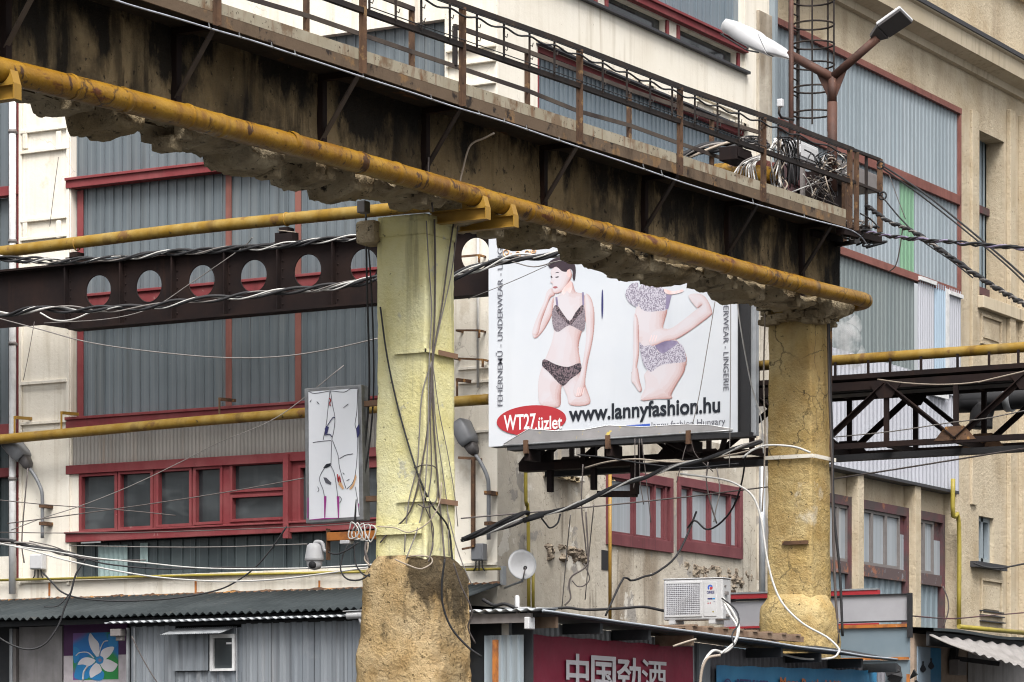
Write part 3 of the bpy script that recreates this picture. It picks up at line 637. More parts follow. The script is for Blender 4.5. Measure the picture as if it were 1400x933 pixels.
# pilasters and relief panels
p = MB()
p.fbox(FR, (FR.u(1376), FR.u(1383), 0, FR.z(150,1376)), 0, .1); p.fbox(FR, (FR.u(1392), 84, 0, FR.z(150,1376)), 0, .22)
p.fbox(FR, (FR.u(1326), FR.u(1333), FR.z(690,1326), FR.z(150,1326)), 0, .06)
part('pilaster', p, m['beige'], bb, .01)
for a, b, y0, y1 in ((1340,1368,428,470),(1340,1369,790,842)):
    r = fr(a, b, y0, y1, a); p = MB()
    for s in ((r[0],r[1],r[3]-.06,r[3]),(r[0],r[1],r[2],r[2]+.06),(r[0],r[0]+.06,r[2]+.06,r[3]-.06),(r[1]-.06,r[1],r[2]+.06,r[3]-.06)): p.fbox(FR, s, 0, .05)
    p.fbox(FR, (r[0]+.15, r[1]-.15, r[2]+.15, r[3]-.15), 0, .03); part('relief_panel', p, m['beige'], bb, .006)
p = MB()
for y0, t in ((834,.05),(840,.07),(848,.09)): p.fbox(FR, fr(1339, 1370, y0, y0+1.6, 1339), 0, t)
part('ledge', p, m['lead'], bb)
# cornice
zc0, zc1, zc2 = FR.z(88,1300), FR.z(73,1300), FR.z(51,1300)
p = MB()
prof = [(0,zc0),(.10,zc0+.02),(.12,zc0+.16),(.34,zc1),(.42,zc1+.02),(.44,zc2),(.50,zc2+.03),(.50,zc2+.14),(0,zc2+.22)]
n = len(prof); A = [FR.pt(x0, z, o) for o, z in prof]; B = [FR.pt(84, z, o) for o, z in prof]
p.add(A+B, [(i, i+1, n+i+1, n+i) for i in range(n-1)] + [tuple(reversed(range(n)))])
part('cornice', p, m['cornice'], bb)
p = MB(); p.fbox(FR, (x0, 84, zc2+.06, zc2+.15), .501, .53); part('cornice_flashing', p, m['lead'], bb)
p = MB(); zc3 = FR.z(-5, 1385); p.fbox(FR, (x0, 84, zc3, zc3+.12), 0, .14); part('string_course', p, m['cornice'], bb)
p = MB(); p.box((x0+.1, 25, 26.7), (84, 60, 27)); part('roof', p, m['lead'], bb)
# ================================================================ overhead concrete beam, its two pillars
YW, YF, YB = 17.25, 17.02, 18.08          # web face, lower flange face, back face
def line(Y, a, b):
    pa, pb = onY(a[0], a[1], Y), onY(b[0], b[1], Y)
    return lambda X: pa.z + (pb.z - pa.z) * (X - pa.x) / (pb.x - pa.x)
web_top = line(YW, (286, 61), (1001, 285))
def Xat(px, Y): return onY(px, 500, Y).x
YU = 17.56                               # far lower edge: the outline seen from below
_bot = [(Xat(px, YU), onY(px, py, YU).z) for px, py in ((-200,95),(30,158),(150,188),(300,228),(480,279),(560,294),(652,322),(720,343),(800,368),(880,388),(935,396),(1010,416),(1060,430),(1140,440))]
def bot(X):
    for (a, za), (b, zb_) in zip(_bot, _bot[1:]):
        if X <= b or b == _bot[-1][0]: return za + (zb_ - za) * (X - a) / (b - a)
stepr = random.Random(5); steps = []
x = 14.0
while x < 41:
    steps.append((x, stepr.choice((-.06, 0, .04, .08, -.03, .12, .17, .02)))); x += stepr.uniform(.15, .6)
def step(X):
    v = 0
    for a, h in steps:
        if a <= X: v = h
    return v
XA, XB = 16.5, 39.5
nX = 640
def N3(x, y, z, s=1): return noise.noise(Vector((x*s, y*s, z*s)))
web_h = []
mbw, mbf = MB(), MB()
def web_pt(X, v):                         # v 0 top .. 1 bottom on the web face
    zt_, zb_ = web_top(X) + .06, bot(X) + .12
    z = zt_ + (zb_ - zt_) * v
    return Vector((X, YW + .018*N3(X, z, 3, 3) + .01*N3(X, z, 9, 11), z))
mbw.grid(lambda a, v: web_pt(XA + (XB-XA)*a, v), nX, 16, True)
for X in (XA, XB):                        # end faces
    zt_, zb_ = web_top(X) + .06, bot(X) + .12
    mbw.poly([(X,YW,zb_),(X,YF+.5,zb_),(X,YF+.6,zb_+.34),(X,YB,zb_+.34),(X,YB,zt_),(X,YW,zt_)])
mbw.grid(lambda a, v: Vector((XA+(XB-XA)*a, YB, (bot(XA+(XB-XA)*a)+.46)*(1-v) + (web_top(XA+(XB-XA)*a)+.06)*v)), 60, 2)
def flange(a, v):
    X = XA + (XB-XA)*a; b = bot(X) + step(X); t = bot(X) + .20
    prof = [(YW, t), (YF+.06, t-.02), (YF+.02, t-.05), (YF, (t+b)/2), (YF-.01, b+.09), (YF+.02, b+.05), (YF+.08, b+.03), (YF+.2, b+.01), (YF+.4, b), (YF+.54, b), (YF+.58, b+.12), (YF+.62, bot(X)+.42), (YB, bot(X)+.46), (YB, t+.3)]
    k = v*(len(prof)-1); i = min(int(k), len(prof)-2); f = k-i
    y = prof[i][0]*(1-f)+prof[i+1][0]*f; z = prof[i][1]*(1-f)+prof[i+1][1]*f
    e = 1 if 0 < v < 1 else 0
    return Vector((X, y + e*(.025*N3(X, z*1.3, y, 2.4) + .03*N3(X, z, y, 6.5) + .022*N3(X, z, y, 17)), z + e*(.03*N3(X, 4, y, 1.8) + .04*N3(X, y, 2, 6) + .02*N3(X, y, 5, 16))))
mbf.grid(flange, nX, 33, True)
gantry = thing('concrete_gantry', 'soot blackened concrete gantry beam running across the yard with a broken underside', 'gantry', (28, 17.6, 7.4))
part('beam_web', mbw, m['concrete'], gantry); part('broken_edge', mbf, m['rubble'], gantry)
for X in (22.3, 24.0, 26.4, 28.2, 31.0, 33.4, 35.7, 37.6):
    p = MB(); p.box((X-.06, YF-.03, bot(X)-.0), (X+.05, YF+.12, bot(X)+.22)); part('rib', p, m['rubble'], gantry, .015)
for X, w_ in ((19.2,.22),(23.9,.16),(25.6,.12),(29.9,.2),(33.3,.14)):
    p = MB(); p.box((X, YF+.1, bot(X)-.09), (X+w_, YF+.35, bot(X)+.05)); part('loose_block', p, m['rubble'], gantry, .02)

def column(name, label, cx, cy, half, zt, zsh, base_half_t, base_half_b, mat_top, mat_base, chip=.0, sharp=6):
    t = thing(name, label, 'pillar', (cx, cy, 0))
    def ring(z, h, k, amp):
        def f(a):
            w = 2*math.pi*a; c, s = math.cos(w), math.sin(w)
            e = 2.0/k; x = math.copysign(abs(c)**e, c)*h; y = math.copysign(abs(s)**e, s)*h
            n_ = amp*(N3(x+cx, y+cy, z, 1.7) + .6*N3(x, y+cx, z, 5) + .35*N3(x, y, z+cx, 14))
            d = Vector((x, y, 0)).normalized(); return Vector((cx+x, cy+y, z)) + d*n_
        return f
    def tower(z0, z1, hf, kf, amp, nz):
        b = MB(); n = 96
        vs = []; 
        for j in range(nz+1):
            v = j/nz; z = z0+(z1-z0)*v; f = ring(z, hf(v), kf(v), amp)
            vs += [f(i/n) for i in range(n)]
        fs = [(j*n+i, j*n+(i+1)%n, (j+1)*n+(i+1)%n, (j+1)*n+i) for j in range(nz) for i in range(n)]
        b.add(vs, fs, True); b.f.append(tuple(nz*n+i for i in range(n))); b.sm.append(False); return b
    part('shaft', tower(zsh-.35, zt, lambda v: half*(1.045-.045*v), lambda v: 20, .014, 90), mat_top, t)
    def bh(v): 
        h = base_half_b+(base_half_t-base_half_b)*v
        return h if v < .93 else h*(1-.28*((v-.93)/.07)**2)
    part('footing', tower(0, zsh, bh, lambda v: sharp-1.5*max(0,(v-.9)/.1), .045, 80), mat_base, t)
    return t
P1 = (29.08, 17.64); P2 = (39.03, 17.64)
yp = column('concrete_pillar', 'square pillar painted pale yellow with wires down it, on a rough ochre footing', P1[0], P1[1], .305, 7.66, 4.04, .46, .565, m['yellow_paint'], m['ochre_rough'])
p = MB(); p.box((28.755, 17.315, 7.44), (29.41, 17.97, 7.60)); part('cap', p, m['yellow_paint'], yp, .02)
p = MB(); p.box((28.66, 17.9, 7.38), (28.95, 18.15, 7.63)); part('corner_block', p, m['rubble'], yp, .04)
op = column('concrete_pillar', 'square ochre pillar with bulging footing behind the shed roof at the beam end', P2[0], P2[1], .315, 8.05, 4.12, .46, .50, m['ochre'], m['ochre'], sharp=4.5)
p = MB()
for k in range(120):     # rough crown where beam and pillar meet
    a = rnd.random()*6.28; h = rnd.uniform(.3,.42); z = rnd.uniform(7.75, 8.0); s = rnd.uniform(.03,.09)
    c = Vector((P2[0]+max(-.36,min(.36,h*1.4*math.cos(a))), P2[1]+max(-.36,min(.36,h*1.4*math.sin(a))), z))
    p.box(c-Vector((s,s,s*.5)), c+Vector((s,s,s*.5)))
part('crown', p, m['rubble'], op, .02)
p = MB()                 # soot crust over the shoulder of the yellow pillar
# steel straps on the yellow pillar
for z_, y0, y1, mt in ((6.20,17.30,17.95,'yellow_paint'),(4.62,17.30,17.92,'yellow_paint')):
    p = MB(); p.box((28.735, y0-.02, z_-.02), (28.765, y1-.25, z_+.02)); p.box((28.735, y0, z_-.02), (29.35, y0+.02, z_+.02)); part('strap', p, m[mt], yp)
for z_ in (6.20, 4.62):
    p = MB(); p.box((28.98, 17.285, z_-.025), (29.37, 17.297, z_+.03)); part('strap_end', p, m['rust_pale'], yp)
p = MB(); p.box((28.725, 17.36, 4.26), (28.75, 17.94, 4.37)); part('bolted_plate', p, m['yellow_paint'], yp, .004)
p = MB()
for zc in (5.9, 5.05): pass
for z_ in (5.95,): 
    p = MB(); p.box((38.70, 17.26, z_-.02), (39.4, 17.285, z_+.03)); p.box((38.66, 17.28, z_-.02), (38.685, 17.98, z_+.03)); part('strap', p, m['cream'], op)
p = MB(); p.box((38.66, 17.35, 4.78), (38.69, 17.72, 4.83)); part('strap_end', p, m['rust'], op)

# ================================================================ walkway along the beam
YT = 16.76                               # outer face of the walkway
toe_top = line(YT, (301, 3.6), (1158, 287)); 
_tb = [(Xat(px, YT), onY(px, py, YT).z) for px, py in ((60,-45),(301,36),(560,121),(760,187),(928,238.6),(1048,277),(1164,313))]
def toe_bot(X):
    for (a, za), (b, zb_) in zip(_tb, _tb[1:]):
        if X <= b or b == _tb[-1][0]: return za + (zb_-za)*(X-a)/(b-a)
wk = thing('walkway', 'rusty steel walkway with toe board and braces bolted along the concrete gantry', 'walkway', (28, 17.3, 8.2))
X0, X1 = 18.0, Xat(1158, YT)
seams = [18.0] + [Xat(px, YT) for px in (298, 497, 633, 793, 930, 1044)] + [X1]
for a, b in zip(seams, seams[1:]):
    n = 24; p, q_ = MB(), MB()
    for i in range(n):
        xa, xb = a+.03+(b-a-.06)*i/n, a+.03+(b-a-.06)*(i+1)/n
        for mb, lo, hi, y0, y1 in ((p, .52, 1, YT+.004, YT+.016), (q_, 0, .50, YT, YT+.02)):
            z = [(toe_bot(x_) + (toe_top(x_)-toe_bot(x_))*f) for x_ in (xa, xb) for f in (lo, hi)]
            w_ = [.004*N3(x_, f, 2, 4) for x_ in (xa, xb) for f in (lo, hi)]
            vs = [(xa,y0+w_[0],z[0]),(xb,y0+w_[2],z[2]),(xb,y0+w_[3],z[3]),(xa,y0+w_[1],z[1]),(xa,y1,z[0]),(xb,y1,z[2]),(xb,y1,z[3]),(xa,y1,z[1])]
            fs = [(0,1,2,3),(7,6,5,4),(3,2,6,7),(4,5,1,0)]
            if i == 0: fs.append((0,3,7,4))
            if i == n-1: fs.append((1,5,6,2))
            mb.add(vs, fs)
    part('toe_board', p, m['toe'], wk); part('channel', q_, m['toe_dark'], wk)
p = MB()
n = 60
for i in range(n):
    xa, xb = X0+(XB-X0)*i/n, X0+(XB-X0)*(i+1)/n
    za, zb_ = toe_bot(xa)+.03, toe_bot(xb)+.03
    p.add([(xa,YT+.022,za),(xb,YT+.022,zb_),(xb,YB,zb_),(xa,YB,za),(xa,YT+.022,za+.02),(xb,YT+.022,zb_+.02),(xb,YB,zb_+.02),(xa,YB,za+.02)], [(0,3,2,1),(4,5,6,7),(0,1,5,4),(2,3,7,6)])
part('deck', p, m['deck'], wk)
BX = [21.6, 24.11, 26.6, 28.6, 31.17, 33.66, 35.95, 38.2]
for X in BX:
    zt_ = toe_bot(X)
    p = MB(); p.angle((X, YT+.05, zt_-.03), (X, YW-.02, zt_-.62), .055, .01, (1,0,0)); part('brace', p, m['strap'] if X in (21.6,24.11,26.6,31.17) else m['rail'], wk)
    p = MB(); p.box((X-.04, YT+.03, zt_-.035), (X+.04, YW+.03, zt_+.02)); part('cross_arm', p, m['dark_steel'], wk)
    p = MB(); p.box((X-.05, YW-.06, bot(X)+.14), (X+.03, YW+.03, zt_-.04)); part('wall_plate', p, m['dark_steel'], wk)
top_r = [(Xat(px, YT), onY(px, py, YT).z) for px, py in ((250,-130),(633,9),(760,54),(937,122),(1040,158),(1165,205))]
mid_r = [(Xat(px, YT), onY(px, py, YT).z) for px, py in ((250,-72),(560,38),(760,107),(930,167),(1040,206),(1165,250))]
def rail(pts, Y, w_, h_, mt, nm='rail', flat=False):
    for a, b in zip(pts, pts[1:]):
        p = MB(); p.bar((a[0], Y, a[1]), (b[0], Y, b[1]), w_, h_); part(nm, p, m[mt], wk)
rail(top_r, YT-.005, .05, .055, 'rail'); rail(mid_r, YT-.005, .05, .055, 'rail')
def interp(L_, X):
    for (a, za), (b, zb_) in zip(L_, L_[1:]):
        if X <= b or b == L_[-1][0]: return za + (zb_-za)*(X-a)/(b-a)
for px in (298, 497, 633, 793, 930, 1044, 1162, 1171):
    X = Xat(px, YT-.02); p = MB(); p.angle((X, YT-.03, toe_bot(X)-.01), (X, YT-.03, interp(top_r, X)-.02), .055, .008, (1,0,0)); part('post', p, m['rust_post'], wk)
YBk = 18.0
low_b = [(Xat(px, YBk), onY(px, py, YBk).z) for px, py in ((330,-5),(421,22),(560,70),(721,124),(790,152),(862,172),(928,196),(1026,230))]
up_b1 = [(Xat(px, YBk), onY(px, py, YBk).z) for px, py in ((430,-52),(500,-12),(566,13))]
up_b = [(Xat(px, YBk), onY(px, py, YBk).z) for px, py in ((621,36),(723,71.5),(862,124),(977,163),(1040,182))]
rail(low_b, YBk, .012, .05, 'strap'); rail(up_b, YBk, .03, .05, 'strap'); rail(up_b1, YBk, .03, .05, 'strap')
for px in (421, 565, 723, 862, 975):
    X = Xat(px, YBk); zt_ = interp(up_b if px > 600 else up_b1, X) if px != 421 else interp(up_b1, X)+.1
    p = MB(); p.bar((X, YBk+.02, toe_bot(X)+.05), (X, YBk+.02, zt_), .05, .05); part('post', p, m['rust_post'], wk)
X = Xat(622, YBk); p = MB(); p.bar((X, YBk, onY(622, 90, YBk).z), (X, YBk, onY(622, 36, YBk).z), .045); part('post', p, m['rail'], wk)
# hooks hanging from the top rail
for px in (505, 541, 576, 615, 652, 689, 724, 758, 824, 857, 889, 919, 950, 981, 1010, 1038, 1064, 1091):
    X = Xat(px, YT-.04); za, zb_ = interp(top_r, X)-.02, interp(mid_r, X)-.0
    p = MB(); p.bar((X, YT-.04, zb_), (X, YT-.04, za), .022, .012)
    for f in (.25, .6): 
        zq = zb_+(za-zb_)*f; p.tube([(X, YT-.045, zq), (X+.03, YT-.06, zq-.01), (X+.045, YT-.06, zq+.03)], .006, 5)
    part('hook_bar', p, m['rail'], wk)
pts = []; hk = [Xat(px, YT-.04) for px in (505, 541, 576, 615, 652, 689, 724, 758, 791, 824, 857, 889, 919, 950, 981, 1010, 1038, 1064, 1091, 1130, 1160)]
for a, b in zip(hk, hk[1:]): pts += [(a, YT-.055, interp(top_r, a)-.09), ((a+b)/2, YT-.055, interp(top_r, (a+b)/2)-.125)]
p = MB(); p.tube(smooth_path(pts, 4), .011, 5); part('strung_cable', p, m['black'], wk)
p = MB(); p.tube([(a, YT-.05, interp(top_r, a)-.05) for a in hk], .006, 5); part('strung_cable', p, m['black'], wk)
p = MB(); p.tube([(a, YT-.05, interp(mid_r, a)+.045) for a in hk], .006, 5); part('strung_cable', p, m['black'], wk)
# cage at the beam end
XE = Xat(1203, YT); p = MB(); zq = toe_bot(X1)
p.bar((XE, YT, onY(1203, 318, YT).z), (XE, YT, onY(1203, 218, YT).z), .06, .06); part('post', p, m['rust'], wk)
p = MB(); p.bar((XE-.42, YT+.02, onY(1192, 312, YT).z), (XE-.42, YT+.02, onY(1192, 215, YT).z), .035); part('post', p, m['rail'], wk)
p = MB(); p.bar((X1, YT, onY(1165, 205, YT).z), (XE, YT, onY(1203, 219, YT).z), .04); p.bar((X1, YT, onY(1165, 248, YT).z), (XE, YT, onY(1203, 263, YT).z), .035); part('rail', p, m['rail'], wk)
p = MB(); p.bar((X1-.1, YT+.05, onY(1160, 318, YT).z), (XE+.05, YT+.05, onY(1204, 327, YT).z), .12, .09); p.bar((X1-.1, YT+.5, onY(1160, 318, YT).z), (XE-.2, YT+.5, onY(1204, 327, YT).z), .1, .08); part('channel', p, m['dark_steel'], wk)

# ================================================================ pipes
YP = 16.87
def pipe_pts(L_, Y, k=5): return smooth_path([onY(px, py, Y) for px, py in L_], k)
mp = thing('gas_pipe', 'big ochre gas pipe with peeling wrap along the front of the gantry', 'pipe', (28, YP, 7.6))
pts = pipe_pts([(-140,60),(0,96),(200,145),(330,180),(470,217),(585,250),(700,283),(815,315),(930,345),(1020,370),(1112,394)], YP, 14)
p = MB(); p.tube(pts, [.108+.004*N3(q.x, 1, 1, 6)+.003*N3(q.x, 5, 1, 17) for q in pts], 20); part('pipe_run', p, m['pipe'], mp)
e0 = onY(1108, 393, YP); e1 = onY(1180, 410, YP)
pts = smooth_path([e0, e0*.5+e1*.5, e1, e1+Vector((.14,.05,-.01)), e1+Vector((.20,.2,-.02)), e1+Vector((.20,.5,-.03))], 6)
p = MB(); p.tube(pts, .098, 20); part('end_bend', p, m['pipe'], mp)
for px, py in ((96,119),(168,137),(255,159),(300,172),(398,196),(492,223),(540,237),(655,270),(720,289),(770,302),(828,318),(905,338),(990,362),(1045,377),(1085,387)):
    c = onY(px, py, YP); d = (onY(px+6, py+1.6, YP)-c).normalized(); a = rnd.uniform(.02,.07)
    p = MB(); p.tube([c-d*a, c-d*a*.4, c+d*a*.5, c+d*a], [.108,.116,.114,.107], 20, False); part('wrap_band', p, m['pipe'], mp)
for X in (21.1, 29.02, 29.62):
    zc = None
    for a, b in zip(mp_pts := [onY(px, py, YP) for px, py in ((0,96),(200,145),(470,217),(700,283),(930,345))], mp_pts[1:]):
        if a.x <= X <= b.x: zc = a.z+(b.z-a.z)*(X-a.x)/(b.x-a.x)
    p = MB(); z0 = zc-.26
    p.box((X-.05, 16.72, z0), (X+.05, 17.4, z0+.012)); p.box((X-.05, 16.72, z0+.12), (X+.05, 17.4, z0+.132)); p.box((X-.006, 16.72, z0+.012), (X+.006, 17.4, z0+.12)); p.box((X-.05, 16.705, z0), (X+.05, 16.719, z0+.13))
    bo = part('pipe_bracket', p, m['bracket_yellow'], mp)
    p = MB(); q = [(X-.05, YP+.125*math.cos(R(t_)), zc+.125*math.sin(R(t_))) for t_ in range(185, 356, 10)]
    p.prism(q + [(X-.05, 17.0, z0+.133), (X-.05, 16.71, z0+.133)], (.1,0,0)); part('saddle', p, m['bracket_yellow'], bo)
    if X > 29: 
        pass
# upper pipe on the perforated beam
XBm = 42.2
up = thing('gas_pipe', 'upper ochre pipe carried on brackets above the perforated girder', 'pipe', (42.2, 29, 9.9))
pts = smooth_path([onX(px, py, XBm) for px, py in ((-80,354),(0,345),(130,329),(260,313),(400,299),(515,288),(560,284),(640,278))], 10)
p = MB(); p.tube(pts, .10, 16); part('pipe_run', p, m['pipe_pale'], up)
for px, py in ((105,346),(392,312)):
    c = onX(px, py, XBm); p = MB(); p.box((c.x-.1, c.y-.16, min(c.z-.14, onX(135, 361, XBm).z+.036)), c+Vector((.1,.16,-.08))); p.box(c-Vector((.1,.08,.10)), c+Vector((.1,.08,.0))); bo = part('pipe_bracket', p, m['dark_steel'], up)
    p = MB(); c2 = onX(px, py-12, XBm); p.tube([c2+Vector((.105*math.cos(t), 0, .105*math.sin(t))) for t in [k*.4 for k in range(17)]], .012, 6); part('clamp', p, m['bracket_yellow'], bo)
# lower pipe along the facade
XLp = 42.95
lp = thing('gas_pipe', 'lower ochre pipe running along the left facade under the tall glass bay', 'pipe', (42.95, 29, 6.9))
pts = smooth_path([onX(px, py, XLp) for px, py in ((-60,606),(0,601),(130,589),(260,577),(400,566),(515,558),(560,554),(670,546))], 8)
p = MB(); p.tube(pts, .085, 16); part('pipe_run', p, m['pipe_pale'], lp)
for px, py in ((20,598),(84,592),(300,574),(470,561),(625,549)):
    c = onX(px, py, XLp); p = MB(); p.bar(c+Vector((0,0,.04)), c+Vector((0,0,.34)), .025); p.bar(c+Vector((0,0,.34)), c+Vector((.45,0,.36)), .05); part('hanger', p, m['bracket_yellow'] if px < 90 else m['rust'], lp)

# ================================================================ perforated girder
gd = thing('perforated_girder', 'dark riveted steel girder with a row of oval holes beneath the upper pipe', 'girder', (42.2, 29, 9.2))
zT = onX(135, 361, XBm).z; zB = onX(141, 446, XBm).z
holes_px = (135, 204, 276, 347, 421, 498, 575, 650)
hc = [onX(px, 398-(px-135)*.0965, XBm) for px in holes_px]
bounds = [hc[0].y+.62] + [(a.y+b.y)/2 for a, b in zip(hc, hc[1:])] + [hc[-1].y-.42]
p = MB()
for c, ya, yb in zip(hc, bounds, bounds[1:]):
    n = 32; rw, rh = .265, .272
    for sx in (-.012, .012):
        ring, sq = [], []
        for k in range(n):
            w_ = 2*math.pi*k/n; cs, sn = math.cos(w_), math.sin(w_)
            ring.append(Vector((XBm+sx, c.y+rw*cs, c.z+rh*sn)))
            L1 = (ya-c.y) if cs > 0 else (c.y-yb); L2 = (zT-c.z) if sn > 0 else (c.z-zB)
            f = min(L1/abs(cs) if abs(cs) > 1e-6 else 1e9, L2/abs(sn) if abs(sn) > 1e-6 else 1e9)
            sq.append(Vector((XBm+sx, c.y+f*cs, c.z+f*sn)))
        p.add(ring+sq, [(k, (k+1)%n, n+(k+1)%n, n+k) for k in range(n)])
        for yy in (ya, yb):
            for z_ in (zT, zB):     # corner triangles missed by the radial fan
                kk = sorted(range(n), key=lambda k: (sq[k]-Vector((XBm+sx, yy, z_))).length)[:2]
                p.add([sq[kk[0]], sq[kk[1]], (XBm+sx, yy, z_)], [(0,1,2)])
    p.tube([Vector((XBm, c.y+rw*math.cos(t), c.z+rh*math.sin(t))) for t in [2*math.pi*k/32 for k in range(32)]], .016, 6, False, True)
yL = onX(-80, 400, XBm).y
p.add([(XBm-.012, bounds[0], zB), (XBm-.012, bounds[0], zT), (XBm-.012, yL, zT), (XBm-.012, yL, zB+.12), (XBm-.012, onX(60,400,XBm).y, zB+.1)], [(0,1,2,3,4)])
part('web', p, m['dark_steel'], gd)
yR = bounds[-1]
p = MB(); p.box((XBm-.15, yR, zT+.001), (XBm+.15, yL, zT+.035)); part('flange', p, m['dark_steel'], gd)
p = MB(); p.box((XBm-.15, yR, zB-.035), (XBm+.15, bounds[0]-.1, zB-.001)); part('flange', p, m['dark_steel'], gd)
for y_ in bounds:
    p = MB(); p.box((XBm-.12, y_-.012, zB), (XBm-.013, y_+.012, zT)); part('stiffener', p, m['dark_steel'], gd)
p = MB(); 
for y_ in bounds[:-1]:
    for k in range(7):
        z_ = zB+.1+(zT-zB-.2)*k/6
        p.lathe([(.0,-.008),(.014,-.006),(.016,0)], (XBm-.02, y_-.05, z_), (1,0,0), 6)
rv = part('rivet_row', p, m['dark_steel'], gd)

# ================================================================ truss bridge with pipe to the right
tb = thing('truss_bridge', 'black steel truss bridge carrying pipes behind the ochre pillar to the right', 'pipe bridge', (42.8, 16, 6.2))
XT0, XT1 = 42.3, 43.4
yE0, yE1 = onX(735, 600, XT0).y, onX(2080, 600, XT0).y
zt0 = onX(1206, 524, XT0).z; zb0 = onX(1206, 608, XT0).z
zt0 = onX(1206, 526, XT0).z
for X in (XT0, XT1):
    p = MB(); p.bar((X, yE0, zt0), (X, yE1, zt0), .07, .12); part('chord', p, m['dark_steel'], tb)
    p = MB(); p.bar((X, yE0, zb0), (X, yE1, zb0), .09, .08); part('chord', p, m['dark_steel'], tb)
    nodes = [onX(px, 560, XT0).y for px in (735, 830, 925, 1028, 1120, 1212, 1307, 1405, 1505, 1610, 1720, 1835, 1955, 2080)]
    for i, (a, b) in enumerate(zip(nodes, nodes[1:])):
        lo, hi = (zb0, zt0) if i % 2 == 0 else (zt0, zb0)
        p = MB(); p.angle((X, a, lo), (X, b, hi), .07, .014, (1,0,0)); part('diagonal', p, m['dark_steel'], tb)
    for i, a in enumerate(nodes):
        p = MB(); p.bar((X, a, zb0), (X, a, zt0), .07, .05); part('vertical', p, m['dark_steel'], tb)
        if i % 2 == 0:
            p = MB(); p.prism([(X-.05, a-.32, zb0), (X-.05, a+.32, zb0), (X-.05, a+.14, zb0+.2), (X-.05, a-.14, zb0+.2)], (.012,0,0)); part('gusset', p, m['dark_steel'] if i != 6 else m['rust'], tb)
        else:
            p = MB(); p.prism([(X-.05, a-.24, zt0), (X-.05, a+.24, zt0), (X-.05, a+.1, zt0-.2), (X-.05, a-.1, zt0-.2)], (.012,0,0)); part('gusset', p, m['dark_steel'], tb)
    for px in (1206+17, 1330):
        pass
for i, a in enumerate(nodes):
    for z_ in (zb0, zt0):
        p = MB(); p.bar((XT0+.03, a, z_), (XT1-.03, a, z_), .06, .08); part('cross_beam', p, m['dark_steel'], tb)
# top tray
p = MB(); p.box((XT0-.05, yE1, zt0+.1), (XT1+.05, onX(1020, 520, XT0).y, zt0+.17)); part('tray', p, m['dark_steel'], tb)
p = MB(); p.bar((XT0+.5, onX(1020,520,XT0).y, zt0-.02), (XT0+.5, yE1, zt0-.01), .4, .09); part('tray', p, m['black'], tb)
p = MB(); p.bar((XT0+.3, yE0, zb0-.14), (XT0+.3, yE1, zb0-.13), .16, .09); part('service_pipe', p, m['black'], tb)
p = MB(); p.tube([onX(px, 0, XT0+.25)*Vector((1,1,0)) if False else Vector((XT0+.25, onX(px, 500, XT0).y, zt0+.02)) for px in (1020, 1200, 1500, 2080)], .07, 10); part('service_pipe', p, m['black'], tb)
# end frame at the wall under the billboard
for a in (yE0-.25, yE0-1.0):
    p = MB(); p.bar((XT0-.05, a, zb0-.45), (XT0-.05, a, zb0+.2), .08, .08); part('hanger', p, m['dark_steel'], tb)
p = MB(); p.box((XT0-.14, yE0-1.7, zb0-.12), (XT0+.1, yE0+.25, zb0+.0)); part('bearing_beam', p, m['dark_steel'], tb)
p = MB(); p.bar((XT0-.1, yE0-1.1, zb0-.52), (XT0-.1, yE0-1.75, zb0-.55), .09, .09); p.bar((XT0-.1, yE0-1.72, zb0-.55), (XT0-.1, yE0-1.72, zb0-.1), .09, .12); part('hanger', p, m['dark_steel'], tb)
tp = thing('gas_pipe', 'narrow ochre pipe lying on top of the black truss bridge', 'pipe', (42.4, 16, 8))
pts = [onX(px, py, XT0+.1) for px, py in ((1012,551),(1140,531),(1150,490) if False else (1200,521),(1400,473),(1500,462))]
zq = onX(1270, 484, XT0+.1).z
pts = [Vector((XT0+.1, onX(px, 500, XT0+.1).y, zq)) for px in (1012, 1100, 1250, 1400, 1520, 1800, 2080)]
p = MB(); p.tube(pts, .075, 12); part('pipe_run', p, m['pipe_pale'], tp)
for px in (1040, 1145, 1190, 1220, 1262, 1312, 1355, 1395, 1480, 1600, 1740, 1900):
    y_ = onX(px, 500, XT0+.1).y; p = MB(); p.bar((XT0+.02, y_, zt0+.171), (XT0+.02, y_, zq-.04), .03); part('stand', p, m['dark_steel'], tp)
zq2 = onX(1330, 548, XT1+.6).z
sp = thing('steam_pipe', 'thick dark pipe elbow sticking out behind the truss bridge', 'pipe', (44, 14, 7))
pts = smooth_path([(XT1+.6, onX(2080,548,XT1+.6).y, zq2), (XT1+.6, onX(1365,548,XT1+.6).y, zq2), (XT1+.6, onX(1349,548,XT1+.6).y, zq2-.03), (XT1+.6, onX(1342,548,XT1+.6).y, zq2-.22), (XT1+.6, onX(1341,548,XT1+.6).y, zq2-.42)], 5)
p = MB(); p.tube(pts, .17, 16); part('pipe_run', p, m['black'], sp)
p = MB(); y_ = onX(1380,548,XT1+.6).y; p.tube([(XT1+.6, y_+.05, zq2), (XT1+.6, y_-.05, zq2)], .2, 16); part('collar', p, m['galv'], sp)

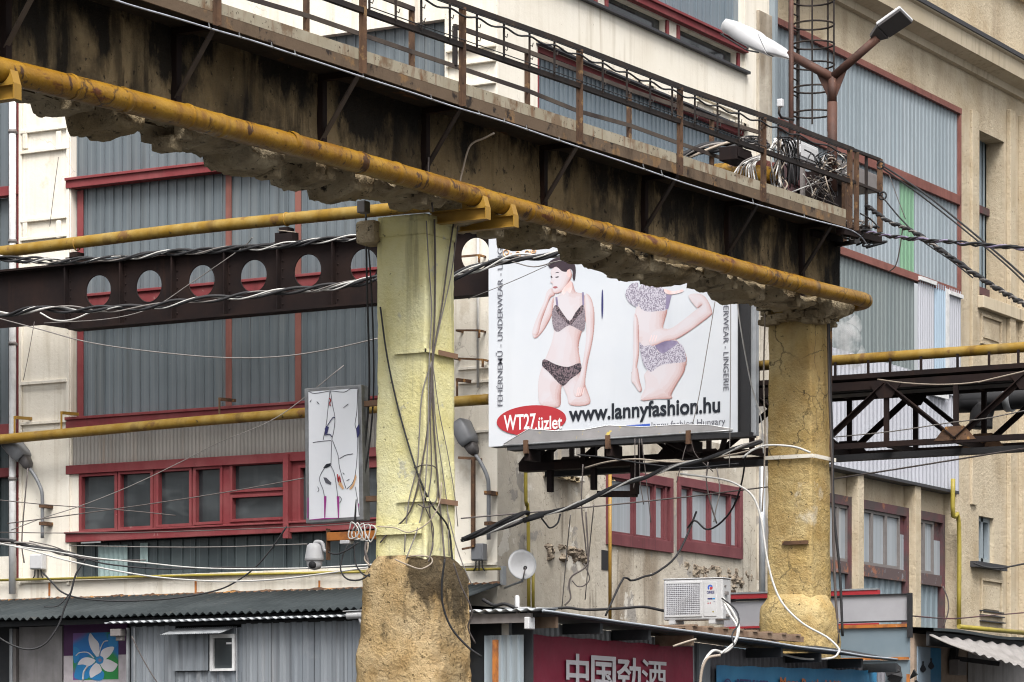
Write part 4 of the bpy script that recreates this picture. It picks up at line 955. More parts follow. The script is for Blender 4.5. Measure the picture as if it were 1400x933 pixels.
# ================================================================ billboard
XBB = 41.62
bl = lambda px, py, o=0.0: onX(px, py, XBB) + Vector((-o, 0, 0))
bbd = thing('billboard', 'large white lingerie billboard with red oval logo and two printed models', 'billboard', (XBB, 22, 6.5))
yl, yr = bl(668, 500).y, bl(1009, 500).y; z0b, z1b = bl(672, 611).z, bl(668, 283).z
def sheetfn(a, b):
    y = yl+(yr-yl)*a; z = z0b+(z1b-z0b)*b
    return Vector((XBB-.004*N3(y, z, 1, 1.1)-.0015*N3(y,z,5,4), y, z))
p = MB(); p.grid(sheetfn, 60, 60, True); poster = part('poster', p, m['vinyl'], bbd)
p = MB(); p.box((XBB+.03, yr, z0b), (XBB+.24, yl, z1b)); part('backing', p, m['black'], bbd)
p = MB(); p.box((XBB-.01, yr-.012, z0b), (XBB+.24, yr-.001, z1b)); p.box((XBB+.05, yr-.16, z0b-.05), (XBB+.24, yr-.013, z1b)); part('side_frame', p, m['black'], bbd)
p = MB(); p.box((XBB+.1, yr-.24, z0b-.05), (XBB+.2, yr-.16, z1b)); part('side_edge', p, m['galv'], bbd)
p = MB(); p.box((XBB-.05, yr-.2, z0b-.075), (XBB+.2, yl-.35, z0b-.005)); part('bottom_rail', p, m['black'], bbd)
for px in (722, 834, 944):
    y_ = bl(px, 600).y; p = MB(); p.box((XBB-.09, y_-.035, z0b-.14), (XBB-.03, y_+.035, z0b+.06)); part('clamp', p, m['rust'], bbd)
    p = MB(); p.box((XBB-.03, y_-.05, z0b-.24), (XBB+.3, y_+.05, z0b-.076)); part('support', p, m['dark_steel'], bbd)
for a, b in ((790,770),(905,930),(985,960)):
    p = MB(); p.bar((XBB+.15, bl(a,600).y, z0b-.05), (XT0-.06, bl(b,600).y, zb0-.03), .07); part('strut', p, m['dark_steel'], bbd)
LAY = [.0058]
def printed(name, pts, mat, smooth=True, parent=None, close=3):
    """one printed colour patch of the poster, traced on the board"""
    LAY[0] += .0001
    V = [Vector(p_) for p_ in pts]
    if smooth:
        n = len(V); out = []
        for i in range(n):
            a, b, c, d = V[i-1], V[i], V[(i+1)%n], V[(i+2)%n]
            for k in range(close):
                t = k/close; out.append(.5*((2*b)+(c-a)*t+(2*a-5*b+4*c-d)*t*t+(3*b-a-3*c+d)*t**3))
        V = out
    mb = MB(); mb.poly([bl(v.x, v.y, LAY[0]) for v in V]); return part(name, mb, m[mat], parent or poster)
import numpy as np
def curve2d(pts, close=4):
    V = [Vector(p_) for p_ in pts]; n = len(V); out = []
    for i in range(n):
        a, b, c, d = V[i-1], V[i], V[(i+1)%n], V[(i+2)%n]
        for k in range(close):
            t = k/close; out.append(.5*((2*b)+(c-a)*t+(2*a-5*b+4*c-d)*t*t+(3*b-a-3*c+d)*t**3))
    return out
TONES = [(.31,.15,.135),(.39,.23,.215),(.45,.31,.30),(.49,.38,.38),(.515,.435,.445),(.53,.475,.495),(.53,.495,.52)]
tone_m = [Mat('printed skin tone %d' % i, .45).base(c).done() for i, c in enumerate(TONES)]
def skin_print(name, pts, depth=6.0, side=(-.5, -.4), seed=0):
    """printed photograph of skin: rows of dots graded from the blushing outline to the pale middle"""
    LAY[0] += .0001; q = np.array([(v.x, v.y) for v in curve2d(pts)]); st = .4
    x0_, y0_ = q.min(0)-st; x1_, y1_ = q.max(0)+st
    gx = np.arange(x0_, x1_, st); gy = np.arange(y0_, y1_, st); X, Y = np.meshgrid(gx+st/2, gy+st/2)
    a = q; b = np.roll(q, -1, 0); ins = np.zeros(X.shape, bool); D = np.full(X.shape, 1e9); SH = np.zeros(X.shape)
    for (ax_, ay_), (bx_, by_) in zip(a, b):
        cond = ((ay_ > Y) != (by_ > Y)); 
        if abs(by_-ay_) > 1e-9: ins ^= cond & (X < (bx_-ax_)*(Y-ay_)/(by_-ay_)+ax_)
        dx, dy = bx_-ax_, by_-ay_; L2 = dx*dx+dy*dy+1e-9; t = np.clip(((X-ax_)*dx+(Y-ay_)*dy)/L2, 0, 1)
        ex, ey = X-ax_-t*dx, Y-ay_-t*dy; d_ = np.hypot(ex, ey); near = d_ < D
        SH = np.where(near, (ex*side[0]+ey*side[1])/(d_+1e-6), SH); D = np.where(near, d_, D)
    nz = np.sin(X*.21+seed)*np.cos(Y*.17+seed*2)*.6 + np.sin(X*.09-Y*.12+seed)*.7 + np.random.RandomState(seed).uniform(-.3, .3, X.shape)
    dirf = np.clip(.45+.75*SH, 0.08, 1.2)
    T = 6.3 - 5.6*dirf*np.exp(-D/depth) - 1.2*np.exp(-D/1.2) + nz*.5
    T = np.clip(np.floor(T), 0, 6).astype(int)
    mb = MB(); mi = []
    for r in range(X.shape[0]):
        c = 0
        while c < X.shape[1]:
            if not ins[r, c]: c += 1; continue
            e = c
            while e < X.shape[1] and ins[r, e] and T[r, e] == T[r, c]: e += 1
            xa, xb, ya, yb = gx[c], gx[0]+st*e, gy[r], gy[r]+st
            mb.poly([bl(xa, ya, LAY[0]), bl(xb, ya, LAY[0]), bl(xb, yb, LAY[0]), bl(xa, yb, LAY[0])]); mi.append(T[r, c]); c = e
    o = part(name, mb, tone_m[0], poster)
    for k in tone_m[1:]: o.data.materials.append(k)
    o.data.polygons.foreach_set('material_index', mi); o.data.update(); return o
Z5 = lambda *L_: [(465+a/2.98, 310+b/2.98) for a, b in L_]
Z2 = lambda *L_: [(820+a/6.087, 360+b/6.087) for a, b in L_]
Z4 = lambda *L_: [(850+a/7, 500+b/7) for a, b in L_]
# first model
skin_print('printed_figure', Z5((905,262),(890,282),(868,292),(860,320),(866,360),(872,420),(863,470),(845,520),(828,560),(810,620),(808,680),(820,728),(892,735),(900,690),(905,648),(925,690),(940,728),(1018,722),(1005,660),(985,600),(980,550),(972,490),(985,430),(1003,380),(1010,310),(990,275),(960,265),(945,225),(920,240)), 9.5, (-.5,-.3), 1)
skin_print('printed_arm', Z5((870,288),(850,310),(828,350),(800,395),(784,430),(790,453),(806,450),(835,415),(862,365),(868,330)), 4.5, (-.5,-.3), 2)
skin_print('printed_arm', Z5((784,436),(792,400),(812,350),(832,305),(842,270),(858,252),(872,262),(874,280),(858,290),(842,330),(822,385),(806,440)), 4.5, (-.5,-.3), 3)
skin_print('printed_arm', Z5((1000,275),(1022,290),(1036,345),(1035,420),(1025,485),(1010,555),(1001,610),(998,650),(985,690),(958,692),(952,662),(975,610),(990,550),(1003,460),(1003,400),(1000,330)), 4.5, (-.5,-.3), 4)
for k in range(4): printed('printed_shade', Z5((962+k*8,690-k*2),(970+k*8,655),(973+k*8,656),(966+k*8,692-k*2)), 'skin_shade', False)
skin_print('printed_face', Z5((860,178),(863,205),(858,227),(866,233),(864,248),(872,270),(890,272),(912,258),(932,228),(946,195),(928,165),(890,160)), 4, (-.5,-.3), 5)
printed('printed_shade', Z5((905,262),(932,228),(942,222),(946,250),(936,272),(925,262),(912,278)), 'skin_shade')
printed('printed_hair', Z5((850,148),(856,170),(882,164),(905,182),(924,184),(936,172),(948,182),(948,208),(956,220),(961,190),(957,155),(930,128),(885,126)), 'hair')
printed('printed_feature', Z5((876,190),(886,185),(893,188),(885,189)), 'hair'); printed('printed_feature', Z5((877,207),(888,203),(893,206),(884,209)), 'hair'); printed('printed_feature', Z5((860,200),(866,206),(864,210),(859,205)), 'hair')
printed('printed_lips', Z5((868,247),(880,243),(888,248),(876,253)), 'lip')
printed('printed_ear', Z5((926,180),(936,176),(940,195),(934,208),(927,200)), 'skin_shade')
printed('printed_garment', Z5((882,318),(864,350),(870,414),(892,428),(935,402),(985,426),(999,406),(998,345),(989,318),(960,350),(936,385),(906,350)), 'lace_mid')
printed('printed_garment', Z5((882,318),(884,350),(905,372),(930,398),(945,398),(965,370),(988,348),(989,318),(960,350),(936,385),(906,350)), 'lace_dark')
for L_ in (((878,288),(886,288),(890,322),(882,322)),((986,268),(994,268),(996,320),(988,322))): printed('printed_strap', Z5(*L_), 'lilac', False)
printed('printed_garment', Z5((832,540),(880,562),(930,572),(978,556),(981,590),(940,622),(912,649),(890,636),(850,592),(825,568)), 'lace_dark')
# second model, cropped
skin_print('printed_figure', Z2((318,350),(296,420),(300,600),(330,660),(368,760),(400,880),(372,931)) + Z4((230,200),(185,330),(330,322),(480,315),(478,275),(540,160),(600,60),(612,0)) + Z2((722,850),(720,760),(660,660),(600,610),(532,545),(545,470),(562,390),(520,300),(400,300)), 9.5, (-.5,-.3), 6)
skin_print('printed_arm', Z2((290,420),(322,480),(330,660),(325,780),(312,860)) + Z4((158,40),(176,150),(196,230),(168,250),(120,180),(97,150),(98,50)) + Z2((266,931),(276,860),(281,720),(283,520)), 4.5, (-.5,-.3), 7)
printed('printed_garment', Z2((255,180),(215,250),(240,320),(300,365),(322,352),(318,260),(322,170),(290,165)), 'lace_light')
printed('printed_garment', Z2((325,215),(380,165),(465,155),(512,190),(556,260),(560,385),(480,400),(400,405),(340,375),(320,300)), 'lace_light')
printed('printed_garment', Z2((556,262),(600,268),(572,380),(548,388)), 'lilac', False)
printed('printed_arm', Z2((540,215),(610,235),(690,220),(690,240),(600,262),(550,250)), 'skin_shade')
printed('printed_garment', Z2((330,660),(370,690),(440,680),(470,700),(500,745),(620,690),(650,660),(700,700),(720,800),(700,825),(600,835),(500,855),(430,905),(375,860),(350,780)), 'lace_light')
printed('printed_garment', Z2((460,680),(520,645),(620,645),(655,662),(610,700),(520,752)), 'lilac')
skin_print('printed_arm', Z2((740,270),(840,258),(900,310),(936,400),(920,440),(760,560),(640,632),(540,652),(470,682),(428,684),(404,640),(440,570),(500,540),(590,545),(700,470),(850,350),(810,374)), 4.5, (-.5,-.3), 8)
for k in range(3): printed('printed_shade', Z2((412+k*22,652),(432+k*22,600),(438+k*22,602),(420+k*22,655)), 'skin_shade', False)
# small pen mark, oval, flap
printed('printed_mark', [(823,400),(824.6,398),(825.2,420),(823.6,437),(822.6,425)], 'ink_navy')
printed('printed_oval', [(727+47.5*math.cos(t)+0, 575+20.5*math.sin(t)-(47.5*math.cos(t))*.058) for t in [k*2*math.pi/40 for k in range(40)]], 'ink_red', False)
def board_text(body, px, py, px_end, h, off, vertical=0, col='ink', shear=0.0):
    """writing fitted to the width it has on the board"""
    LAY[0] += .0001; o_ = bl(px, py, LAY[0]); sc = abs(o_.y - bl(px, py+1).y)
    e = bl(px_end, py) if not vertical else None
    k = (dX(px, XBB)/F_PX)
    if vertical == 0:   Mx = lambda x, y: Vector((o_.x, o_.y - x, o_.z + y)); L_ = o_.y - e.y
    elif vertical == 1: Mx = lambda x, y: Vector((o_.x, o_.y + y, o_.z + x)); L_ = bl(px, px_end).z - o_.z
    else:               Mx = lambda x, y: Vector((o_.x, o_.y - y, o_.z - x)); L_ = o_.z - bl(px, px_end).z
    size = h*k*1.38
    _, w_ = text_mesh(body, size, Mx, off*size)
    mb, w_ = text_mesh(body, size, Mx, off*size, 0, L_/w_)
    return part('lettering', mb, m[col], poster)
board_text('WT27', 689.5, 588.5, 733, 21, .02, 0, 'ink_white'); board_text('.üzlet', 731.5, 588, 769, 18.5, .018, 0, 'ink_white')
board_text('www.lannyfashion.hu', 779, 576, 985, 21, .026, 0, 'ink')
board_text('FEHÉRNEMŰ - UNDERWEAR - LINGERIE', 687.5, 556, 313, 8.2, .004, 1, 'ink_grey')
board_text('FEHÉRNEMŰ - UNDERWEAR - LINGERIE', 989.5, 304, 534.5, 8.2, .004, 2, 'ink_grey')
board_text('lanny fashion Hungary', 890.5, 586.5, 992, 9.5, .0, 0, 'ink_grey')
printed('printed_box', [(856,582),(889,579.5),(889,588),(856,590)], 'ink_blue', False)
sw = MB()
for cx_, cy_, r_, s_ in ((693,346,6.5,1),(708,348,5.5,-1),(690,330,4,1),(722,346,5,1),(730,343,4,-1),(701,334,5,1)):
    LAY[0] += .0002
    q = [bl(cx_+s_*r_*(1-t/16)*math.cos(t*.7), cy_+r_*(1-t/16)*math.sin(t*.7), LAY[0]) for t in range(14)]
    sw.tube(smooth_path(q, 3), .008, 4)
part('printed_scroll', sw, m['ink_gold'], poster)
# peeled lower edge, hanging forward of the board
fp = [(690,608),(724,587.5),(760,590),(800,588.5),(834,582.5),(880,584.5),(940,581),(975,582.5),(1003,587.5)]
fb_ = [(690,609.5),(724,607),(760,604.5),(800,602),(834,599.5),(880,596.5),(940,592.5),(975,590.5),(1003,588.5)]
mb = MB(); n = len(fp)
mb.add([bl(a, b, .035) for a, b in fp] + [bl(a, b, .06) for a, b in fb_], [(i, i+1, n+i+1, n+i) for i in range(n-1)]); part('peeled_flap', mb, m['flap'], bbd)
mb = MB(); mb.tube([bl(a, b+.8, .05) for a, b in fb_], .018, 6); part('edge_strip', mb, m['alu'], bbd)
mb = MB(); mb.tube([bl(a, b-.4, .036) for a, b in fp], .006, 4); part('torn_edge', mb, m['ink_white'], bbd)
# ================================================================ left market shed against the long facade
XE_ = 41.5
ls = thing('market_shed', 'low shed with grey corrugated lean-to roof below the left facade', 'shed', (42.5, 29, 0))
zR1, zR0 = onX(300, 812, 43.36).z, onX(300, 838, XE_).z
yA, yB_ = onX(682, 800, 43.3).y, onX(-70, 830, 43.3).y
p = MB(); n = 420; vs = []
for k in range(n+1):
    y = yA + (yB_-yA)*k/n; h = .026*math.sin(y*2*math.pi/.15)
    w_ = .012*N3(y, 0, 0, 1.3)
    vs += [(43.36, y, zR1+h+w_), (XE_ + .02*N3(y,3,3,.8), y, zR0+h+w_+.02*N3(y, 7, 1, .7))]
p.add(vs, [(2*k, 2*k+1, 2*k+3, 2*k+2) for k in range(n)], True)
ro = part('roof', p, m['roof_grey'], ls)
so = ro.modifiers.new('thick', 'SOLIDIFY'); so.thickness = .006
p = MB(); n = 700; vs = []
for k in range(n+1):
    y = yA+(yB_-yA)*k/n; h_ = .018+.035*max(0, noise.noise(Vector((y*3, 1, 1)))+.6*noise.noise(Vector((y*14, 2, 5))))
    vs += [(43.31, y, zR1+.004), (43.355, y, zR1+.012+h_)]
p.add(vs, [(2*k, 2*k+1, 2*k+3, 2*k+2) for k in range(n)]); part('rusty_flashing', p, m['rust'], ls)
p = MB(); p.box((42.35, yA+.2, zR0-.12), (42.39, yB_, zR0+.1)); p.box((XE_+.2, yA+.2, zR0-.11), (XE_+.26, yB_, zR0-.03)); part('fascia', p, m['shadow_wall'], ls)
def lx(px, py, X): return onX(px, py, X)
Fw = Frame('X', 42.3)
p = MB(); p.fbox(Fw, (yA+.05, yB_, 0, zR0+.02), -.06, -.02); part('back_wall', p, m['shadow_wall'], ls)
p = MB(); r = Fw.rect(27, 86, 858, 1050, 27); p.fbox(Fw, r, -.02, .02); part('wall_panel', p, m['panel_grey'], ls)
for px in (19, 24):
    p = MB(); p.fbox(Fw, Fw.rect(px-2, px+2, 860, 1050, px), .0, .08); part('post', p, m['galv'] if px == 19 else m['frame_grey'], ls)
# picture board with a flower
fbd = thing('picture_board', 'purple and white board with white lily print on green and blue square', 'sign', (42.2, Fw.u(128), 1.7))
Fb = Frame('X', 42.24)
p = MB(); r = Fb.rect(87, 173, 852, 940, 87); zm = Fb.z(897, 87); p.fbox(Fb, (r[0], r[1], zm, r[3]), -.04, 0); part('board', p, m['purple'], fbd)
p = MB(); p.fbox(Fb, (r[0], r[1], r[2], zm-.001), -.04, 0); part('board', p, m['board_white'], fbd)
p = MB(); p.fbox(Fb, (r[0]-.02, r[1]+.02, r[3]+.001, r[3]+.03), -.04, .02); part('frame', p, m['galv'], fbd)
p = MB(); r = Fb.rect(100, 162, 866, 930, 100); p.fbox(Fb, r, .001, .004); pic = part('print', p, m['print'], fbd)
FLW = [.006]
def fl_patch(pts, mat):
    FLW[0] += .0003; V = [Vector((x, y)) for x, y in pts]; n = len(V); out = []
    for i in range(n):
        a, b, c, d = V[i-1], V[i], V[(i+1)%n], V[(i+2)%n]
        for k in range(3):
            t = k/3; out.append(.5*((2*b)+(c-a)*t+(2*a-5*b+4*c-d)*t*t+(3*b-a-3*c+d)*t**3))
    mb = MB(); mb.poly([onX(v.x, v.y, 42.24-FLW[0]) for v in out]); part('printed_petal', mb, m[mat], pic)
zq_ = lambda *L_: [(a/4.667, 780+b/4.667) for a, b in L_]
fl_patch(zq_((480,640),(520,560),(600,600),(560,690),(480,690)), 'print_blue'); fl_patch(zq_((600,700),(570,680),(640,640),(665,660),(650,700)), 'print_blue')
fl_patch(zq_((690,410),(745,405),(748,480),(700,500)), 'print_blue'); fl_patch(zq_((470,490),(510,510),(500,570),(472,590)), 'print_blue')
for L_ in (((620,555),(580,500),(565,440),(575,400),(600,430),(632,470),(632,540)), ((640,550),(650,510),(690,490),(728,490),(715,525),(690,555),(655,575)), ((650,575),(690,568),(735,590),(750,605),(720,645),(670,640),(640,600)), ((625,590),(650,640),(610,670),(578,685),(572,640),(600,600)), ((610,575),(570,610),(530,600),(495,602),(520,565),(560,555))):
    fl_patch(zq_(*L_), 'petal')
fl_patch(zq_((612,560),(635,545),(660,560),(655,590),(630,598),(612,585)), 'print_blue'); fl_patch(zq_((626,570),(640,562),(650,575),(635,585)), 'lilac')
for L_, w_ in ((((630,550),(645,490),(665,455),(690,450)), 4), (((600,560),(560,525),(510,525),(485,545)), 4), (((560,610),(535,650),(530,700)), 6)):
    mb = MB(); FLW[0] += .0003; mb.tube(smooth_path([onX(a/4.667, 780+b/4.667, 42.24-FLW[0]) for a, b in L_], 5), .010 if w_ == 4 else .018, 5); part('printed_stem', mb, m['petal'], pic)
# corrugated shed front, with its little window
cs = thing('corrugated_booth', 'grey sheet metal booth with a small awning window under the lean-to roof', 'booth', (41.8, 26.5, 0))
Fc = Frame('X', 41.75)
r = Fc.rect(178, 683, 857, 1050, 178)
def booth_sheet(a, b, y0, off=0.0, mat='shed_metal', pitch=.22, ybot=1050):
    p = MB(); q = Fc.rect(a, b, y0, ybot, a); corr(p, Fc, (q[0]+.004, q[1], q[2], q[3]), off, .025, pitch); part('wall_sheet', p, m[mat], cs)
ztop = Fc.z(857, 178)
for a, b, o_ in ((179,240,0),(240,288,.06),(330,368,0),(368,372,.02),(372,430,.012),(430,470,0),(470,683,.008)):
    py = HZ - (ztop-EYE)/dX(a, 41.75)*F_PX
    booth_sheet(a, b, py + (0 if a != 240 else 8), o_, 'shed_metal', .22 if a != 240 else .16, 918 if a == 240 else 1050)
booth_sheet(240, 330, 919, .0)
booth_sheet(288, 330, 859, .0, ybot=868); booth_sheet(324, 331, 859, .001, ybot=919); booth_sheet(286, 291, 859, .001, ybot=919)
p = MB(); q = Fc.rect(290, 324, 868, 918, 290)
for s in ((q[0],q[1],q[3]-.06,q[3]),(q[0],q[1],q[2],q[2]+.04),(q[0],q[0]+.05,q[2]+.04,q[3]-.06),(q[1]-.06,q[1],q[2]+.04,q[3]-.06)): p.fbox(Fc, s, 0, .07)
wo = part('window', p, m['white_frame'], cs); p = MB(); p.fbox(Fc, (q[0]+.05, q[1]-.06, q[2]+.04, q[3]-.06), .0, .02); part('pane', p, m['glass'], wo)
p = MB(); p.fbox(Fc, (q[0]+.09, q[0]+.19, q[3]-.16, q[3]-.13), .021, .025); part('sticker', p, m['petal'], wo)
p = MB(); a0, a1 = Fc.u(326), Fc.u(244); zt_ = Fc.z(861, 244); k = 30; vs = []
for i in range(k*4+1):
    u = a0+(a1-a0)*i/(k*4); h = .008*math.sin(i*1.57); vs += [(41.72, u, zt_+.02+h), (41.42, u+.12, zt_-.09+h)]
p.add(vs, [(2*i, 2*i+1, 2*i+3, 2*i+2) for i in range(k*4)], True); part('awning', p, m['galv'], cs)
p = MB(); kk = 260; vs = []; ze = ztop+.06
for i in range(kk+1):
    u = r[0]+(onX(150,857,41.6).y-r[0])*i/kk; h = .016*math.sin(u*2*math.pi/.15); vs += [(41.45, u, ze+h), (42.25, u, ze+.1+h)]
p.add(vs, [(2*i, 2*i+1, 2*i+3, 2*i+2) for i in range(kk)], True); o = part('roof', p, m['galv'], cs); o.modifiers.new('thick','SOLIDIFY').thickness = .012
p = MB(); p.fbox(Fc, (r[0], r[1], ze-.07, ze-.025), -.05, .02); part('eave_beam', p, m['shadow_wall'], cs)
for px, w_, mt in ((176,3,'galv'),(186,2,'galv'),(326,1.2,'galv')):
    p = MB(); p.fbox(Fc, Fc.rect(px, px+w_, 859, 1050, px), .03, .07); part('post', p, m[mt], cs)
p = MB(); p.fbox(Fc, Fc.rect(163, 177, 861, 871, 163), .1, .25); p.fbox(Fc, Fc.rect(168, 176, 868, 877, 168), .1, .2); solo('meter_box', p, m['frame_grey'], 'small grey meter box at the left end of the sheet metal booth', 'box', bev=.01)
# air conditioner low in the corner
def aircon(loc, yaw, s, label, logo):
    t = thing('air_conditioner', label, 'air conditioner', loc); M_ = Matrix.Translation(loc) @ Matrix.Rotation(yaw, 4, 'Z') @ Matrix.Scale(s, 4)
    W_, H_, D_ = .80, .56, .28          # local x across the front, front at y=0 facing -y
    def pb(name, boxes, mat, par=None, bev=0):
        p = MB()
        for a, b in boxes:
            q = MB(); q.box(a, b); p.add([M_ @ v for v in q.v], q.f)
        return part(name, p, m[mat], par or t, bev)
    body = pb('casing', [((0,0,.05),(W_,D_,H_))], 'white_enamel', None, .018)
    pb('top_lid', [((-.008,-.008,H_+.0005),(W_+.008,D_+.008,H_+.015))], 'white_enamel', None, .006)
    pb('fan_frame', [((.02,-.012,.09),(.52,-.001,.115)),((.02,-.012,.505),(.52,-.001,.53)),((.02,-.012,.116),(.045,-.001,.504)),((.495,-.012,.116),(.52,-.001,.504))], 'white_enamel', body, .003)
    p = MB(); q = MB(); q.box((.046,-.004,.116),(.494,-.0015,.504)); p.add([M_ @ v for v in q.v], q.f); fan = part('fan_well', p, m['fan_well'], t)
    q = MB(); p = MB()
    q.lathe([(.0,0),(.185,0)], (.27,-.0055,.31), (0,-1,0), 32); p.add([M_ @ v for v in q.v], q.f); part('fan_disc', p, m['fan_disc'], fan)
    lines = []
    for i in range(1, 18): lines.append(((.046+i*.0249-.004,-.0105,.117),(.046+i*.0249+.004,-.0065,.503)))
    for i in range(1, 16): lines.append(((.047,-.0145,.117+i*.0243-.004),(.493,-.011,.117+i*.0243+.004)))
    pb('grille', lines, 'grille', fan)
    pb('front_panel', [((.55,-.008,.09),(.72,-.001,.52))], 'white_enamel', body, .004)
    pb('foot', [((.08,-.02,0),(.16,D_+.02,.05)),((.62,-.02,0),(.70,D_+.02,.05))], 'white_enamel')
    pb('side_valve', [((W_+.001,.06,.36),(W_+.03,.13,.40)),((W_+.001,.10,.09),(W_+.05,.22,.12)),((W_+.001,.05,.46),(W_+.008,.1,.48))], 'frame_grey')
    if logo:
        mk = lambda pts, mat: (lambda mb: part('logo', mb, m[mat], body))(MB().poly([M_ @ Vector((x, -.0095, z)) for x, z in pts]))
        cx_, cz_, R_ = .635, .45, .035
        arc = lambda a, b, r: [(cx_+r*math.cos(R(t)), cz_+r*math.sin(R(t))) for t in range(a, b+1, 12)] if a < b else [(cx_+r*math.cos(R(t)), cz_+r*math.sin(R(t))) for t in range(a, b-1, -12)]
        mk(arc(20, 236, R_)+arc(236, 20, .014), 'ink_blue'); mk([(cx_+.002,cz_-.035),(cx_+.03,cz_-.02),(cx_+.036,cz_+.004),(cx_-.004,cz_+.004)], 'ink_red')
        mb, w_ = text_mesh('GREE', .045, lambda x, y: M_ @ Vector((.588+x*.98, -.0095, .375+y)), .0016); part('logo_lettering', mb, m['ink_navy'], body)
        for x0_, x1_, z0_, z1_, mt in ((.60,.665,.30,.318,'ink_navy'),(.667,.70,.30,.318,'print_blue'),(.60,.62,.25,.26,'ink_red'),(.63,.645,.25,.262,'ink_red'),(.60,.612,.275,.284,'green'),(.68,.70,.27,.275,'ink_navy'),(.665,.685,.14,.155,'gas_thin')):
            mk([(x0_,z0_),(x1_,z0_),(x1_,z1_),(x0_,z1_)], mt if mt in m else 'cladding_green')
        mk([(.595,.13),(.71,.13),(.71,.295),(.595,.295)], 'vinyl') if False else None
    else:
        mb = MB().poly([M_ @ Vector((.64+.03*math.cos(k*.4), -.0095, .46+.03*math.sin(k*.4))) for k in range(16)]); part('logo', mb, m['ink_navy'], body)
    return t
q = onX(72, 985, 41.9); aircon((41.86, Fw.u(18), EYE+(HZ-964)/dX(18,41.9)*F_PX-.37), R(-90), 1.0, 'old grey outdoor unit low beside the flower board at the left shed', False)
# cctv on the shed corner
# ================================================================ right market shed with banners
rs = thing('banner_shed', 'corrugated shed with black roof sheet between the two pillars', 'shed', (33, 16.5, 0))
WY = 16.98
Fs = Frame('Y', WY)
YR0 = 16.42
pa, pb_ = onY(741, 834.5, YR0), onY(1226, 902, YR0)
zr = lambda X: pa.z+(pb_.z-pa.z)*(X-pa.x)/(pb_.x-pa.x)
yb_r = lambda X: 18.0 if X < 38.2 else 17.06
p = MB(); xs_ = [pa.x+(pb_.x-pa.x)*k/40 for k in range(41)]
for k in range(40):
    a, b = xs_[k], xs_[k+1]; wa, wb = .015*N3(a,1,1,.9), .015*N3(b,1,1,.9)
    p.add([(a,YR0,zr(a)+wa-.03),(b,YR0,zr(b)+wb-.03),(b,yb_r(b),zr(b)+.10),(a,yb_r(a),zr(a)+.10),(a,YR0,zr(a)+wa),(b,YR0,zr(b)+wb),(b,yb_r(b),zr(b)+.13),(a,yb_r(a),zr(a)+.13)], [(0,3,2,1),(4,5,6,7),(0,1,5,4),(2,3,7,6)])
part('roof', p, m['roof_dark'], rs)
p = MB(); p.tube([(x, YR0-.008, zr(x)+.015*N3(x,1,1,.9)-.004) for x in xs_], .013, 6); part('roof_edge', p, m['roof_edge'], rs)
for px in (757, 818, 884, 943, 1065, 1118, 1175, 1222):     # rafters under the overhang
    X = Xat(px, YR0+.1); p = MB(); p.box((X-.03, YR0+.06, zr(X)-.16), (X+.03, WY-.02, zr(X)-.04)); part('rafter', p, m['wood'] if px in (757,943) else m['roof_dark'], rs)
p = MB(); X = pa.x; vs = []; kk = 90
for k in range(kk+1):
    y = YR0+(17.9-YR0)*k/kk; h = .014*math.sin(y*2*math.pi/.13); vs += [(X-.12, y, zr(X)+.0+h+.01), (X+.35, y, zr(X)+.03+h)]
p.add(vs, [(2*i, 2*i+1, 2*i+3, 2*i+2) for i in range(kk)], True); o = part('side_roofing', p, m['galv'], rs); o.modifiers.new('thick','SOLIDIFY').thickness = .012
p = MB(); p.box((X-.06, YR0+.1, zr(X)-.13), (X-.02, 17.9, zr(X)-.03)); part('side_fascia', p, m['frame_grey'], rs)
def wz(px, py): return Fs.z(py, px)
p = MB(); corr(p, Fs, (Xat(722,WY), Xat(948,WY), 0, 0), 0, .025, .12, True, lambda u: zr(u)-.05); part('wall_sheet', p, m['galv'], rs)
p = MB(); corr(p, Fs, (Xat(948,WY), Xat(1212,WY), 0, 0), -.03, .03, .13, True, lambda u: zr(u)-.05); part('wall_sheet', p, m['shed_dark'], rs)
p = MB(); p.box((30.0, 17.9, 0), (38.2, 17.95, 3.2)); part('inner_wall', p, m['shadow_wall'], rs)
Xd = pa.x+.1; Fd = Frame('X', Xd)
p = MB(); q = Fd.rect(663, 716, 868, 1100, 716); corr(p, Fd, (q[0], q[1], 0, q[3]), 0, .022, .105); part('side_door', p, m['cladding'], rs)
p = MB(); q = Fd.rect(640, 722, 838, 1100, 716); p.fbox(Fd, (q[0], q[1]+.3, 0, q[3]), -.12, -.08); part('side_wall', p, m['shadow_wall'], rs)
p = MB(); p.box((Xd+.01, WY-.09, 0), (Xd+.10, WY, zr(Xd)-.1)); part('post', p, m['galv'], rs)
p = MB(); p.box((Xd-.07, WY+.02, 0), (Xd-.02, WY+.07, zr(Xd)-.3)); part('post', p, m['rust_bright'], rs)
p = MB(); q = Fs.rect(951, 966, 880, 1100, 951); p.fbox(Fs, (q[0], q[1], 0, q[3]), .0, .05); part('post', p, m['shed_metal'], rs)
